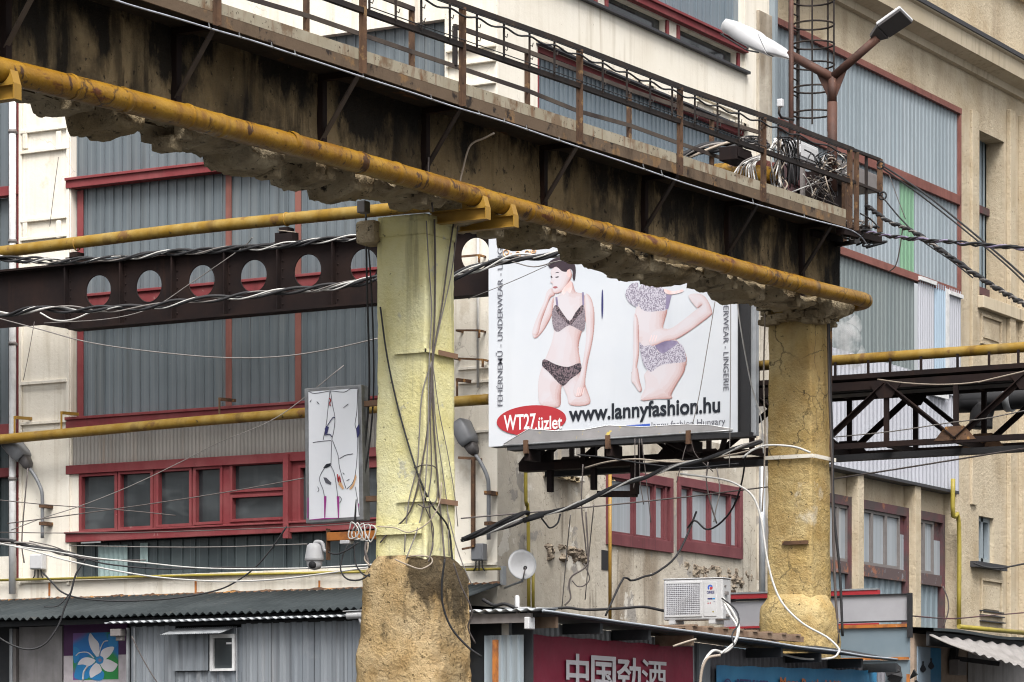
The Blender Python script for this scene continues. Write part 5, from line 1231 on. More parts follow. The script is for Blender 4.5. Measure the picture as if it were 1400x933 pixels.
# red banner
rbn = thing('banner', 'crimson banner with silver Chinese characters hung on the right shed', 'banner', (31, WY-.1, 1.2))
Fr_ = Frame('Y', WY-.08)
def banner(pts4, par, mat, F, zb_, nm='sheet'):
    (ax, ay), (bx, by) = pts4; A = onY(ax, ay, F.c); B = onY(bx, by, F.c)
    def f(a, b):
        X = A.x+(B.x-A.x)*a; zt_ = A.z+(B.z-A.z)*a+.006*math.sin(a*40); z = zb_+(zt_-zb_)*b
        return Vector((X, F.c-.012*N3(X,z,1,1.6)-.006*N3(X,z,4,5), z))
    p = MB(); p.grid(f, 70, 30, True); return part(nm, p, m[mat], par), A, B
sh, A, B = banner(((724,867.5),(947,885)), rbn, 'banner_red', Fr_, 1.1)
for px, ch, w_px, y_t in ((774,'中',31,893),(808,'国',34,896),(843,'劲',33,898),(877,'酒',34,901)):
    o_ = onY(px, y_t+50, (WY-.105)); x1 = onY(px+w_px, y_t+50, (WY-.105)).x
    zt_ = onY(px, y_t, (WY-.105)).z; size = (zt_-o_.z)*1.02
    mb, w_ = text_mesh(ch, size, lambda x, y: Vector((o_.x+x, (WY-.105), o_.z+y)), (.010 if ch == '酒' else .022)*size)
    if w_ > 0:
        xs = [v.x for v in mb.v]; zs = [v.z for v in mb.v]; s1 = (x1-o_.x)/(max(xs)-min(xs)); s2 = (zt_-o_.z)/(max(zs)-min(zs)); x0m, z0m = min(xs), min(zs)
        base = [Vector((o_.x+(v.x-x0m)*s1, (WY-.107), o_.z+(v.z-z0m)*s2)) for v in mb.v]
        mb.v = base; part('lettering', mb, m['banner_text'], sh)
bbn = thing('banner', 'blue banner with small dark and orange writing at the right shed front', 'banner', (36, WY-.1, 1.2))
sh, A, B = banner(((980,910),(1199,917)), bbn, 'banner_blue', Frame('Y', WY-.10), 1.1)
def small(body, px, py, px1, h, mat, par):
    o_ = onY(px, py, (WY-.13)); k = dY(px, (WY-.13))/F_PX; _, w_ = text_mesh(body, h*k*1.38, lambda x, y: Vector((x, 0, y)))
    mb, _ = text_mesh(body, h*k*1.38, lambda x, y: Vector((o_.x+x, (WY-.13), o_.z+y)), .004, 0, (onY(px1, py, (WY-.13)).x-o_.x)/w_); return part('lettering', mb, m[mat], par)
small('More Bottled Milk', 1066, 939.5, 1153, 14, 'orange_ink', sh); small('BETTII EACTE', 1007, 940, 1050, 12, 'ink_navy', sh); small('®', 990, 945, 1000, 17, 'ink_navy', sh)
# dark tarpaulin bundle at the shed's right end
p = MB(); c = onY(1235, 925, 17.0); rr2 = random.Random(3)
for k in range(46):
    q = c+Vector((rr2.uniform(-.35,.5), rr2.uniform(-.2,.3), rr2.uniform(-1.2,.12)-abs(rr2.uniform(-.1,.1))))
    s = rr2.uniform(.08,.2); a = [q+Vector((s*math.cos(t)*rr2.uniform(.5,1.2), s*rr2.uniform(-.6,.6), s*math.sin(t)*rr2.uniform(.4,1))) for t in (0,1.2,2.4,3.6,4.9)]
    p.add(a+[q+Vector((0,-s*.7,0))], [(i,(i+1)%5,5) for i in range(5)]+[(4,3,2,1,0)], False)
solo('tarpaulin', p, m['black'], 'crumpled black tarpaulin stuffed under the right end of the shed roof', 'tarpaulin')
# pallet + air conditioner on the roof
q0 = onY(908, 852, 17.1)
p = MB(); X0_ = onY(895, 860, 17.1).x; X1_ = onY(1050, 880, 17.1).x
for y_ in (16.6, 16.95, 17.35): p.box((X0_, y_, zr(34)+.02), (X1_, y_+.09, zr(34)+.09))
for k in range(8): x_ = X0_+(X1_-X0_)*k/7.6; p.box((x_, 16.58, zr(34)+.092), (x_+.12, 17.45, zr(34)+.115))
solo('pallet', p, m['wood'], 'weathered timber pallet under the air conditioner on the black roof', 'pallet')
A_ = onY(907, 852, 17.38); 
ac_z = A_.z-.02
aircon((A_.x, A_.y, ac_z), R(-90)+R(4), .97, 'white outdoor unit with square fan grille on the right shed roof', True)
# ================================================================ hoardings behind the ochre pillar
def hoard(name, X, px0, px1, rows, label, posts=()):
    F = Frame('X', X); t = thing(name, label, 'hoarding', (X, F.u((px0+px1)/2), 0))
    for y0, y1, mt, o0, o1, nm in rows:
        p = MB(); r = F.rect(px0, px1, y0, y1, px1); p.fbox(F, r, o0, o1); part(nm, p, m[mt], t)
    for px in posts:
        p = MB(); r = F.rect(px-2, px+2, rows[0][0], 1050, px); p.fbox(F, (r[0], r[1], 0, r[3]), -.1, -.03); part('post', p, m['rust'], t)
    return t
hoard('hoarding', 42.2, 990, 1202, ((807,813.5,'ink_red',-.04,.05,'light_box'),(804.5,806.8,'galv',-.04,.06,'trim'),(814,816.5,'black',-.04,.03,'trim'),(817,856,'hoard_white',-.04,0,'panel'),(852,855,'ink_red',.001,.03,'trim'),(856.5,862,'rust',-.04,.03,'trim'),(862.5,930,'teal_glass',-.04,0,'panel')), 'grey hoarding topped by a long red light box strip behind the pillar', (1000, 1195))
t = hoard('hoarding', 40.9, 1148, 1243, ((813,848,'hoard_white',-.04,0,'panel'),(811.5,813,'black',-.05,.03,'trim'),(848.2,850,'black',-.05,.03,'trim'),(853,857.5,'rust_bright',-.03,.04,'frame'),(858,900,'teal_glass',-.04,0,'panel'),(898.5,902,'rust_bright',.001,.04,'frame'),(902.5,940,'teal_glass',-.04,0,'panel')), 'black framed white board over dusty blue glass in a rusty frame')
Fh = Frame('X', 40.9)
p = MB(); p.fbox(Fh, Fh.rect(1242, 1246, 811, 872, 1242), -.05, .05); part('frame', p, m['black'], t)
p = MB(); r = Fh.rect(1243, 1246, 853, 1050, 1243); p.fbox(Fh, (r[0], r[1], 0, r[3]-.7), .051, .1); part('frame', p, m['rust_bright'], t)
# ================================================================ kiosk at the right edge
kk_ = thing('kiosk', 'pinkish kiosk with sagging plastic canopy at the right edge of the yard', 'kiosk', (56, 21, 0))
Fk = Frame('Y', 21.0)
xk = Fk.u(1250); zk = Fk.z(866, 1250)
p = MB(); p.box((xk, 21, 0), (xk+.06, 24.5, zk)); p.box((xk+.06, 21, 0), (70, 21.08, zk)); part('wall', p, m['kiosk'], kk_)
p = MB()
for i in range(24):
    a, b = xk-.1+(15*i/24), xk-.1+(15*(i+1)/24); za, zb_ = zk+.02*math.sin(i*.9)+.03, zk+.02*math.sin((i+1)*.9)+.03
    p.add([(a,20.6,za),(b,20.6,zb_),(b,24.6,zb_+.25),(a,24.6,za+.25),(a,20.6,za+.05),(b,20.6,zb_+.05),(b,24.6,zb_+.3),(a,24.6,za+.3)], [(0,3,2,1),(4,5,6,7),(0,1,5,4),(2,3,7,6)])
part('roof', p, m['roof_grey'], kk_)
p = MB(); p.box((xk-.05, 20.7, zk-.22), (70, 20.76, zk+.02)); part('fascia', p, m['shadow_wall'], kk_)
c0, c1, c2, c3 = onY(1270, 869, 20.65), onY(1420, 887, 20.65), onY(1440, 925, 19.3), onY(1330, 893, 19.4)
def cf(a, b):
    q = (c0*(1-a)+c1*a)*(1-b)+(c3*(1-a)+c2*a)*b; q.z += .02*math.sin(a*60)-.05*math.sin(math.pi*b)*.4; return q
p = MB(); p.grid(cf, 80, 10, True); o = part('canopy', p, m['canopy'], kk_); o.modifiers.new('thick','SOLIDIFY').thickness = .012
p = MB()
for k in range(14):
    a = .1+.06*k; q = cf(a, .25+.5*((k*37)%10)/10)+Vector((0,0,-.02)); p.lathe([(.0,-.03),(.02,-.03),(.02,0)], q, (0,0,1), 6)
part('bolt', p, m['black'], kk_)
p = MB(); p.bar(onY(1303, 905, 20.9), onY(1307, 872, 20.9), .12); p.bar(onY(1303, 900, 20.9), onY(1366, 908, 20.2), .08); part('canopy_arm', p, m['black'], kk_)
p = MB(); corr(p, Fk, (Fk.u(1322), 69, Fk.z(935,1322), Fk.z(892,1322)), .02, .02, .5); part('shutter', p, m['canopy'], kk_)
p = MB(); q = Fk.rect(1294, 1306, 902, 923, 1294); p.fbox(Fk, q, .05, .22); solo('lamp_box', p, m['frame_grey'], 'grey metal lamp box on the pinkish kiosk wall by the poster', 'box', bev=.01)
ps = thing('poster', 'blue poster with dark ink figures on the kiosk wall corner', 'poster', (xk+.5, 20.98, 2.0))
q = Fk.rect(1253, 1285, 884, 945, 1253); p = MB(); p.fbox(Fk, q, .005, .02); sheet_ = part('sheet', p, m['cladding_blue'], ps)
p = MB(); p.fbox(Fk, (q[0]+(q[1]-q[0])*.55, q[1], q[2], q[3]), .0205, .022); part('blue_patch', p, m['banner_blue'], sheet_)
for cx_, cy_, s in ((1262,912,5),(1273,908,5)):
    pts = [onY(cx_+s*math.cos(t)*(.6+.4*math.sin(3*t)), cy_+s*1.6*math.sin(t), 20.975) for t in [k*.4 for k in range(16)]]; p = MB(); p.poly(pts); part('ink_figure', p, m['ink'], sheet_)

# ================================================================ small white sign on the yellow pillar
XS = 28.95
sg = thing('light_box_sign', 'narrow white sign with slashed print of thin legs beside the yellow pillar', 'sign', (XS, onX(456, 700, XS).y, onX(456, 714, XS).z))
c = [onX(416, 531.5, XS), onX(494, 526, XS), onX(497, 711, XS), onX(418, 716, XS)]
p = MB(); p.prism(c, (.14, 0, 0)); part('casing', p, m['alu'], sg, .008)
ins = [onX(421.5, 536, XS-.004), onX(489, 531, XS-.004), onX(491.5, 706.5, XS-.004), onX(422.5, 711, XS-.004)]
p = MB(); p.poly(ins); face = part('face', p, m['vinyl_sign'], sg)
SGL = [.006]
zs_ = lambda a, b: onX(400+a/4.667, 520+b/4.667, XS-SGL[0])
def sline(L_, w_, mat, closed=False):
    SGL[0] += .0002; mb = MB(); mb.tube(smooth_path([zs_(a, b) for a, b in L_], 3), w_, 4); part('printed_line', mb, m[mat], face)
def sfill(L_, mat):
    SGL[0] += .0002; mb = MB(); mb.poly([zs_(a, b) for a, b in L_]); part('printed_shape', mb, m[mat], face)
for L_ in (((100,70),(140,84),(230,70),(245,68),(330,76),(370,54),(415,52)), ((238,72),(228,160),(215,280),(195,380)), ((243,72),(255,160),(270,240),(262,330),(250,385),(245,540)), ((130,398),(180,390),(245,385)), ((255,385),(290,480),(300,560),(340,690)), ((415,60),(410,200),(398,280),(412,340),(412,480),(400,600),(380,660),(345,695)),
           ((98,75),(100,400),(96,880)), ((240,540),(265,590),(280,680),(290,760)), ((210,550),(180,600),(172,640),(195,700),(205,760)), ((300,500),(340,478),(385,470)), ((400,680),(415,770),(425,860)), ((160,680),(168,700),(160,712)), ((300,740),(312,760),(300,785)), ((320,590),(330,600)), ((345,640),(362,632)), ((110,140),(120,125)), ((155,138),(168,150)), ((325,175),(355,152))):
    sline(L_, .0036, 'ink_grey')
sfill(((205,310),(215,290),(232,300),(222,340),(206,345)), 'ink_navy'); sfill(((405,310),(425,275),(428,340),(412,375)), 'ink_navy'); sfill(((196,620),(215,622),(248,655),(242,668),(210,655)), 'ink_grey'); sfill(((195,560),(215,535),(243,530),(240,548),(215,560)), 'ink')
for L_ in (((200,740),(216,740),(208,880),(202,880)), ((282,740),(298,742),(296,880),(290,880)), ((414,780),(424,790),(422,820)), ((95,750),(103,750),(100,880),(94,880))): sfill(L_, 'ink_magenta')
sfill(((105,890),(200,880),(290,878),(290,882),(200,888),(105,894)), 'ink_magenta'); sfill(((292,665),(300,630),(328,690),(320,698)), 'ink_gold'); sfill(((360,695),(385,660),(402,600),(408,620),(392,672),(372,698)), 'ink_gold')
sline(((236,115),(243,130),(236,145),(240,165)), .007, 'ink_red'); sline(((286,600),(292,650),(298,610),(306,650)), .007, 'ink_red'); sline(((222,290),(255,240),(268,240)), .005, 'ink_navy'); sline(((205,350),(235,345),(250,360)), .005, 'ink_navy')
for py in (553, 683):
    a = onX(493, py, XS+.08); p = MB(); p.box((XS+.05, 17.94, a.z-.03), (XS+.11, a.y+.02, a.z+.03)); part('wall_arm', p, m['rust_pale'], sg, .004)

# ================================================================ street lamps
dl = thing('street_lamp', 'rusty double street lamp with one big white head and one flat grey head', 'street lamp', (39.37, 17.3, 8.2))
XL = 39.37
def lp_(px, py): return onX(px, py, XL)
base_y = lp_(1138, 240).y
p = MB(); p.tube([lp_(1138, 262), lp_(1138, 140)], .068, 12); p.tube([lp_(1138,141), lp_(1138.4,105)], .06, 12); part('post', p, m['steel_post'], dl)
p = MB(); p.tube([lp_(1139,107), lp_(1078,74)], .062, 12); part('arm', p, m['steel_post'], dl)
p = MB(); p.tube([lp_(1137,107), lp_(1200,52)], .058, 12); part('arm', p, m['steel_post'], dl)
p = MB()
for L_ in (((1136,142),(1117,102),(1136,112)), ((1140,142),(1158,95),(1140,112))): p.prism([lp_(*q) + Vector((-.006,0,0)) for q in L_], (.012,0,0))
part('gusset', p, m['steel_post'], dl)
def head(sections, mat, name, par, n=14):
    """loft of rounded rectangles: (px, py centre, half height, half width)"""
    p = MB(); vs = []
    for (px, py, hh, hw) in sections:
        c = lp_(px, py) 
        for k in range(n):
            w_ = 2*math.pi*k/n; cs_, sn = math.cos(w_), math.sin(w_)
            x = math.copysign(abs(cs_)**.35, cs_)*hw; z = math.copysign(abs(sn)**.35, sn)*hh
            vs.append(c+Vector((x, z*.45, z)))
    ns = len(sections); fs = [(j*n+k, j*n+(k+1)%n, (j+1)*n+(k+1)%n, (j+1)*n+k) for j in range(ns-1) for k in range(n)]
    p.add(vs, fs, True); p.add(vs[:n], [tuple(reversed(range(n)))]); p.add(vs[-n:], [tuple(range(n))]); return part(name, p, m[mat], par)
head([(1080,76.5,.06,.06),(1076,73.5,.085,.09),(1062,67,.12,.12),(1048,61.5,.15,.14)], 'white_plastic', 'lamp_neck', dl)
lh = head([(1046.5,60.5,.17,.17),(1042,58.5,.185,.19),(1020,49.5,.19,.20),(1005,43.5,.165,.19),(996,42,.09,.15),(991,43,.04,.11)], 'white_plastic', 'lamp_head', dl)
p = MB(); p.tube([lp_(1046,76)+Vector((-.2,0,0)), lp_(1030,70)+Vector((-.21,0,-.03)), lp_(992,48)+Vector((-.16,0,-.02))], .012, 6); p.tube([lp_(1032,69)+Vector((-.21,0,0)), lp_(1029,73)+Vector((-.21,0,0))], .012, 6); p.tube([lp_(996,49)+Vector((-.16,0,0)), lp_(994,53)+Vector((-.16,0,0))], .012, 6); part('cover_clip', p, m['black'], lh)
a, b = lp_(1205,44), lp_(1240,20); d = (b-a).normalized(); wv = Vector((1,0,0)); nv = d.cross(wv).normalized()
if nv.z < 0: nv = -nv
tilt = Matrix.Rotation(R(-24), 4, d); wv = tilt @ wv; nv = tilt @ nv
def slab(p, s0, s1, w0, w1, h0, h1):
    q = []
    for s, w_ in ((s0,w0),(s1,w1)):
        for x in (-w_, w_):
            for h in (h0, h1): q.append(a+d*s+wv*x+nv*h)
    p.add(q, [(0,1,3,2),(4,6,7,5),(0,4,5,1),(2,3,7,6),(1,5,7,3),(0,2,6,4)])
L0 = (b-a).length
p = MB(); slab(p, -.15, .02, .06, .15, -.03, .03); part('lamp_neck', p, m['lamp_dark'], dl, .008)
p = MB(); slab(p, .02, L0, .16, .17, .0, .05); lh2 = part('lamp_head', p, m['white_plastic'], dl, .015)
p = MB(); slab(p, .03, L0-.02, .145, .155, -.03, -.001); part('led_panel', p, m['lamp_dark'], lh2, .006)
def cobra(label, X, pole, headpts, wall_clips=()):
    t = thing('street_lamp', label, 'street lamp', onX(*pole[0], X))
    p = MB(); p.tube(smooth_path([onX(a, b, X) for a, b in pole], 6), .032, 10); part('pole', p, m['lamp_grey'], t)
    (x0_, y0_), (x1_, y1_), (x2_, y2_) = headpts
    A_, B_, C_2 = onX(x0_, y0_, X), onX(x1_, y1_, X), onX(x2_, y2_, X)
    def loft(pts, mat, nm):
        p = MB(); n = 12; vs = []; dd = (C_2-A_).normalized(); ux = Vector((1,0,0)); uz = dd.cross(ux).normalized()
        for c_, r1, r2 in pts:
            for k in range(n):
                w_ = 2*math.pi*k/n; vs.append(c_ + ux*math.copysign(abs(math.cos(w_))**.25, math.cos(w_))*r1 + uz*math.copysign(abs(math.sin(w_))**.25, math.sin(w_))*r2)
        ns = len(pts); p.add(vs, [(j*n+k, j*n+(k+1)%n, (j+1)*n+(k+1)%n, (j+1)*n+k) for j in range(ns-1) for k in range(n)]+[tuple(reversed(range(n))), tuple((ns-1)*n+k for k in range(n))], True); return part(nm, p, m[mat], t)
    loft([(A_, .04, .04), (A_*.7+B_*.3, .08, .07), (B_, .10, .09)], 'lamp_dark', 'lamp_neck')
    h = loft([(B_, .13, .10), (B_*.8+C_2*.2, .15, .125), (B_*.1+C_2*.9, .16, .13), (C_2, .14, .10)], 'lamp_grey', 'lamp_head')
    off = Vector((0, .03, -.06))*(1 if y2_ < y0_ else 1); q = (C_2-A_).normalized(); dn = Vector((1,0,0)).cross(q).normalized(); dn = dn if dn.z < 0 else -dn
    p = MB(); n = 10; vs = []
    for c_, r1, r2 in ((B_+dn*.08, .06, .03), (B_*.7+C_2*.3+dn*.1, .11, .055), (B_*.3+C_2*.7+dn*.1, .12, .055), (C_2+dn*.06, .06, .03)):
        for k in range(n): w_ = 2*math.pi*k/n; vs.append(c_+Vector((1,0,0))*math.cos(w_)*r1+dn*math.sin(w_)*r2)
    p.add(vs, [(j*n+k, j*n+(k+1)%n, (j+1)*n+(k+1)%n, (j+1)*n+k) for j in range(3) for k in range(n)]+[tuple(reversed(range(n))), tuple(3*n+k for k in range(n))], True); part('lamp_cover', p, m['lamp_glass'], h)
    for px, py in wall_clips:
        p = MB(); c_ = onX(px, py, X); p.box((c_.x-.04, c_.y-.06, c_.z-.03), (43.4, c_.y+.06, c_.z+.03)); part('clip', p, m['rust'], t)
cobra('grey street lamp on a bent pole on the pilaster by the left edge', 43.2, [(58,736),(58,690),(57,672),(50,655),(41,641)], [(41,641),(33,627),(12,602)], ((59,692),(59,716)))
cobra('grey street lamp on a bent pole right of the yellow pillar', 43.2, [(668,738),(668,670),(666,652),(658,634),(650,622)], [(650,622),(643,608),(628,577)], ((668,674),(668,716)))
ro_ = Frame('X', 43.3)
# rusty frame bar near the corner
p = MB(); q = [onX(627, 626, 43.15), onX(647, 627, 43.15), onX(647, 748, 43.15)]; p.bar(q[0], q[1], .04); p.bar(q[1]+Vector((0,0,.02)), q[2], .055); p.bar(q[2], onX(632, 751, 43.15), .03); p.bar(q[1], q[1]+Vector((.25,0,0)), .04)
solo('wall_bracket', p, m['rust'], 'thin rusty upright bracket on the cream corner beside the yellow pillar', 'bracket')
for px, py, s in ((585,0,0),):
    pass
for (a, b, c_, lab) in (((624,452),(655,452),None,'upper pair of rusty hooks on the cream strip left of the billboard'),((620,490),(660,492),None,'lower rusty hook rail on the cream strip left of the billboard'),((620,352),(655,349),None,'rusty hook seen through the last girder hole')):
    p = MB(); A_, B_ = onX(*a, 43.2), onX(*b, 43.2); p.bar(A_, B_, .03); p.bar(B_, B_+Vector((0,0,-.12)), .03); p.bar(B_, B_+Vector((.2,0,0)), .03); p.bar(A_, A_+Vector((.2,0,0)), .03)
    solo('wall_hook', p, m['rust'], lab, 'hook')
p = MB(); p.tube([onX(653.5, 300, 43.33), onX(653.5, 530, 43.33)], .022, 8); solo('conduit', p, m['wire_white'], 'thin white conduit down the cream strip left of the billboard', 'conduit')

# ================================================================ drain pipes, gas lines, boxes
for px, r_, mt, lab in ((17, .062, 'white_frame', 'whitish metal downpipe between the pilaster and the far left bay'),):
    p = MB(); X = 43.27; pts = [onX(px, y, X) for y in (120, 300, 500, 680, 812)]; p.tube([Vector((X, pts[0].y, q.z)) for q in pts], r_, 12)
    t = thing('downpipe', lab, 'downpipe', (X, pts[0].y, 4)); part('pipe_run', p, m[mt], t)
    for y in (180, 330, 470, 655):
        c_ = onX(px, y, X); p = MB(); p.tube([Vector((X, pts[0].y, c_.z-.03)), Vector((X, pts[0].y, c_.z+.03))], r_+.01, 12); p.box((X, pts[0].y-.02, c_.z-.02), (43.42, pts[0].y+.02, c_.z+.02)); part('collar', p, m['frame_grey'], t)
p = MB(); X = 43.2; y0_ = onX(10, 700, X).y; p.bar((X-.3, y0_, onX(10,380,X).z), (X-.3, y0_, onX(10,740,X).z), .05); p.bar((X-.3, y0_, onX(10,568,X).z), (X-.3, y0_+.6, onX(10,565,X).z), .06); p.bar((X-.3, y0_, onX(10,520,X).z), (X-.3, y0_+.6, onX(10,522,X).z), .05); p.bar((X-.3, y0_, onX(10,620,X).z), (X-.3, y0_+.6, onX(10,612,X).z), .12)
solo('steel_frame', p, m['dark_steel'], 'thin black steel frame standing off the wall at the left edge', 'frame')
def gasline(pts, r_, lab, mt='gas_thin'):
    p = MB(); p.tube(pts, r_, 8); return solo('gas_line', p, m[mt], lab, 'gas line')
gasline([onX(-20, 794, 43.3), onX(240, 787.5, 43.3), onX(684, 778, 43.3)], .022, 'thin yellow gas line along the foot of the left facade')
X = 43.15
gasline(smooth_path([onY(719, 560, 24.72), onY(719, 600, 24.72), onY(719, 685, 24.72), onY(722, 700, 24.72), onY(723, 838, 24.72)], 3), .03, 'yellow gas line dropping behind the satellite dish')
gasline([onY(729, 770, 24.70), onY(729, 838, 24.70)], .026, 'short second yellow gas line right of the dish')
gasline([onY(834, 648, 24.4), onY(834, 850, 24.4)], .03, 'ochre gas line rising past the left red window', 'bracket_yellow')
gasline(smooth_path([onY(1303, 655, 24.7), onY(1303, 706, 24.7), onY(1311, 714, 24.7), onY(1311, 858, 24.7)], 3), .05, 'yellow gas line beside the recessed windows of the beige building')
gasline([onY(1311, 857, 24.6), onY(1405, 866, 24.6)], .05, 'yellow gas line along the beige wall above the kiosk')
p = MB(); p.tube([onY(1042, 620, 24.2), onY(1042, 860, 24.2)], .06, 10); solo('conduit', p, m['galv'], 'grey vertical conduit left of the ochre pillar', 'conduit')
# junction boxes
def jbox(c_, s, mt, lab, legs=True):
    t = thing('junction_box', lab, 'junction box', c_)
    p = MB(); p.box(c_-Vector((s[0],s[1],0)), c_+Vector((s[0],s[1],s[2]))); part('casing', p, m[mt], t, .015)
    p = MB(); p.box(c_+Vector((-s[0]-.012,-s[1]*.85,s[2]*.08)), c_+Vector((-s[0]-.001,s[1]*.85,s[2]*.92))); part('lid', p, m[mt], t, .005)
    p = MB()
    for k in (-.5, 0, .5): p.tube([c_+Vector((0, k*s[1], -.002)), c_+Vector((0, k*s[1]*1.1, -.1)), c_+Vector((0,k*s[1]*1.8,-.16))], .012, 6)
    part('cable_tail', p, m['black'], t)
jbox(onX(52, 779, 43.3), (.07,.13,.26), 'white_plastic', 'whitish junction box with cable tails under the left street lamp')
jbox(onX(655, 767, 43.25), (.07,.11,.27), 'lamp_grey', 'grey junction box under the lamp right of the yellow pillar')
p = MB(); p.box(onX(519, 738, 33.4)+Vector((0,0,0)), onX(519,738,33.4)+Vector((.1,.1,.1)))
# small white box under the rusty arm
# ================================================================ rusty arm with dome camera
za = onX(480, 733, 28.9).z
ra = thing('camera_arm', 'orange rusted square arm sticking out left from the yellow pillar', 'arm', (28.9, 18.2, za-.05))
ye = onX(449, 733, 28.9).y
p = MB(); p.box((28.86, 17.96, za-.045), (28.95, ye, za+.045)); part('tube_arm', p, m['rust_bright'], ra, .006)
p = MB(); p.box((28.87, ye, za-.25), (28.94, ye+.012, za+.09)); part('end_plate', p, m['rust'], ra)
p = MB(); c_ = onX(474, 741, 28.9); p.box((28.85, c_.y-.06, za-.085), (28.95, c_.y+.06, za-.047)); part('cable_box', p, m['white_plastic'], ra, .006)
dc = thing('dome_camera', 'white dome camera on a curved arm left of the yellow pillar', 'security camera', onX(430, 780, 28.9))
c_ = onX(430, 765, 28.9); zc = lambda py: onX(430, py, 28.9).z; k = 33.4/F_PX
p = MB(); p.lathe([(.0, zc(743)-c_.z),(.055, zc(743.2)-c_.z),(.082, zc(746)-c_.z),(.09, zc(752)-c_.z),(.105, zc(763)-c_.z),(.108, zc(766.5)-c_.z),(.09, zc(767.5)-c_.z),(.0, zc(767.6)-c_.z)], c_, (0,0,1), 24); part('housing', p, m['white_plastic'], dc)
p = MB(); p.lathe([(.085, zc(767.8)-c_.z),(.083, zc(773)-c_.z),(.06, zc(778)-c_.z),(.0, zc(780)-c_.z)], c_, (0,0,1), 24); ball = part('lower_ball', p, m['white_plastic'], dc)
p = MB(); q = c_+Vector((-.075,-.02, zc(773)-c_.z)); p.lathe([(.0,-.02),(.036,-.02),(.04,0),(.04,.03)], q, (1,.15,0), 16); part('lens', p, m['black'], ball)
p = MB(); p.tube(smooth_path([c_+Vector((0,0,zc(745)-c_.z)), c_+Vector((0,-.02,zc(741)-c_.z)), c_+Vector((0,-.1,zc(743)-c_.z)), Vector((28.9, ye+.05, za-.14)), Vector((28.9, ye+.012, za-.15))], 5), .02, 10); part('arm', p, m['white_plastic'], dc)
# bullet cameras
def bullet(c_, d_, s, lab):
    t = thing('bullet_camera', lab, 'security camera', c_); d_ = Vector(d_).normalized()
    p = MB(); p.lathe([(.0,0),(.035*s,0),(.04*s,.01*s),(.04*s,.2*s),(.0,.205*s)], c_, d_, 16); b_ = part('body', p, m['white_plastic'], t)
    p = MB(); p.lathe([(.0,-.003),(.03*s,-.003),(.031*s,.0)], c_, d_, 14); part('lens', p, m['black'], b_)
    p = MB(); u = d_.cross(Vector((0,0,1))).normalized()*.045*s; z_ = Vector((0,0,.05*s)); p.add([c_-d_*.03*s-u+z_, c_-d_*.03*s+u+z_, c_+d_*.2*s+u+z_, c_+d_*.2*s-u+z_, c_-d_*.03*s-u+z_*.86, c_-d_*.03*s+u+z_*.86, c_+d_*.2*s+u+z_*.86, c_+d_*.2*s-u+z_*.86], [(0,1,2,3),(7,6,5,4),(0,4,5,1),(1,5,6,2),(2,6,7,3),(3,7,4,0)]); part('sun_hood', p, m['white_plastic'], b_)
    p = MB(); p.tube([c_+d_*.14*s-Vector((0,0,.03*s)), c_+d_*.16*s-Vector((0,0,.10*s))], .016*s, 8); part('bracket', p, m['white_plastic'], t)
bullet(onX(474, 841, 33.2)if False else P(474, 842, 38), (.25,-1,.05), 1.15, 'white bullet camera poking out left behind the ochre footing')
bullet(onY(716, 836, 16.72)+Vector((0,0,-.02)), (.9,.4,.05), 1.35, 'white bullet camera facing out on the shed roof corner below the dish')
p = MB(); c_ = onY(724, 853, 16.55); p.box(c_-Vector((.07,.03,.06)), c_+Vector((.07,.03,.07))); solo('cable_box', p, m['white_plastic'], 'small square white box under the camera at the shed corner', 'box', bev=.01)
p = MB(); c_ = onY(707, 827, 16.8); p.lathe([(.0,0),(.025,0),(.027,.01),(.027,.11),(.018,.13),(.0,.132)], c_-Vector((0,0,.03)), (0,0,1), 14); p.box(c_-Vector((.01,.01,.12)), c_+Vector((.01,.01,-.03))); solo('antenna', p, m['white_plastic'], 'small white capped antenna on the shed roof corner', 'antenna')
# satellite dish
sd = thing('satellite_dish', 'white satellite dish on the stained wall above the shed corner', 'satellite dish', onY(690, 792, 24.6))
c_ = onY(714, 772, 24.0); ax = Vector((-.72,-.62,.24)).normalized()
k = c_.length/F_PX; 
p = MB(); u = ax.cross(Vector((0,0,1))).normalized(); v = u.cross(ax); v = v if v.z > 0 else -v; n = 40; vs = [c_-ax*.05]; rings = 6
for j in range(1, rings+1):
    f = j/rings
    for i in range(n):
        w_ = 2*math.pi*i/n; vs.append(c_ - ax*.05*(1-f*f) + u*.215*f*math.cos(w_) + v*.235*f*math.sin(w_))
fs = [(0, 1+i, 1+(i+1)%n) for i in range(n)] + [(1+j*n+i, 1+(j+1)*n+i, 1+(j+1)*n+(i+1)%n, 1+j*n+(i+1)%n) for j in range(rings-1) for i in range(n)]
p.add(vs, fs, True); o = part('reflector', p, m['white_plastic'], sd); o.modifiers.new('thick','SOLIDIFY').thickness = .008
p = MB(); p.tube([c_+u*.215*math.cos(t)*1.01+v*.235*math.sin(t)*1.01 for t in [2*math.pi*i/40 for i in range(40)]], .008, 6, False, True); part('rim', p, m['galv'], sd)
p = MB(); tip = c_+ax*.13-v*.09-u*.02; p.tube([c_-v*.235, c_-v*.2+ax*.06, tip], .012, 8); part('feed_arm', p, m['frame_grey'], sd)
p = MB(); p.lathe([(.0,0),(.028,0),(.03,.02),(.02,.07),(.0,.08)], tip, -ax, 12); part('feed_head', p, m['black'], sd)
p = MB(); p.tube([c_-ax*.06, c_-ax*.06-v*.25, Vector((onY(690,790,24.75).x, 24.75, c_.z-.30))], .02, 8); p.box(onY(690, 800, 24.75)-Vector((.05,.0,.0)), onY(690, 800, 24.75)+Vector((.05,.06,.3))); part('wall_mount', p, m['galv'], sd)
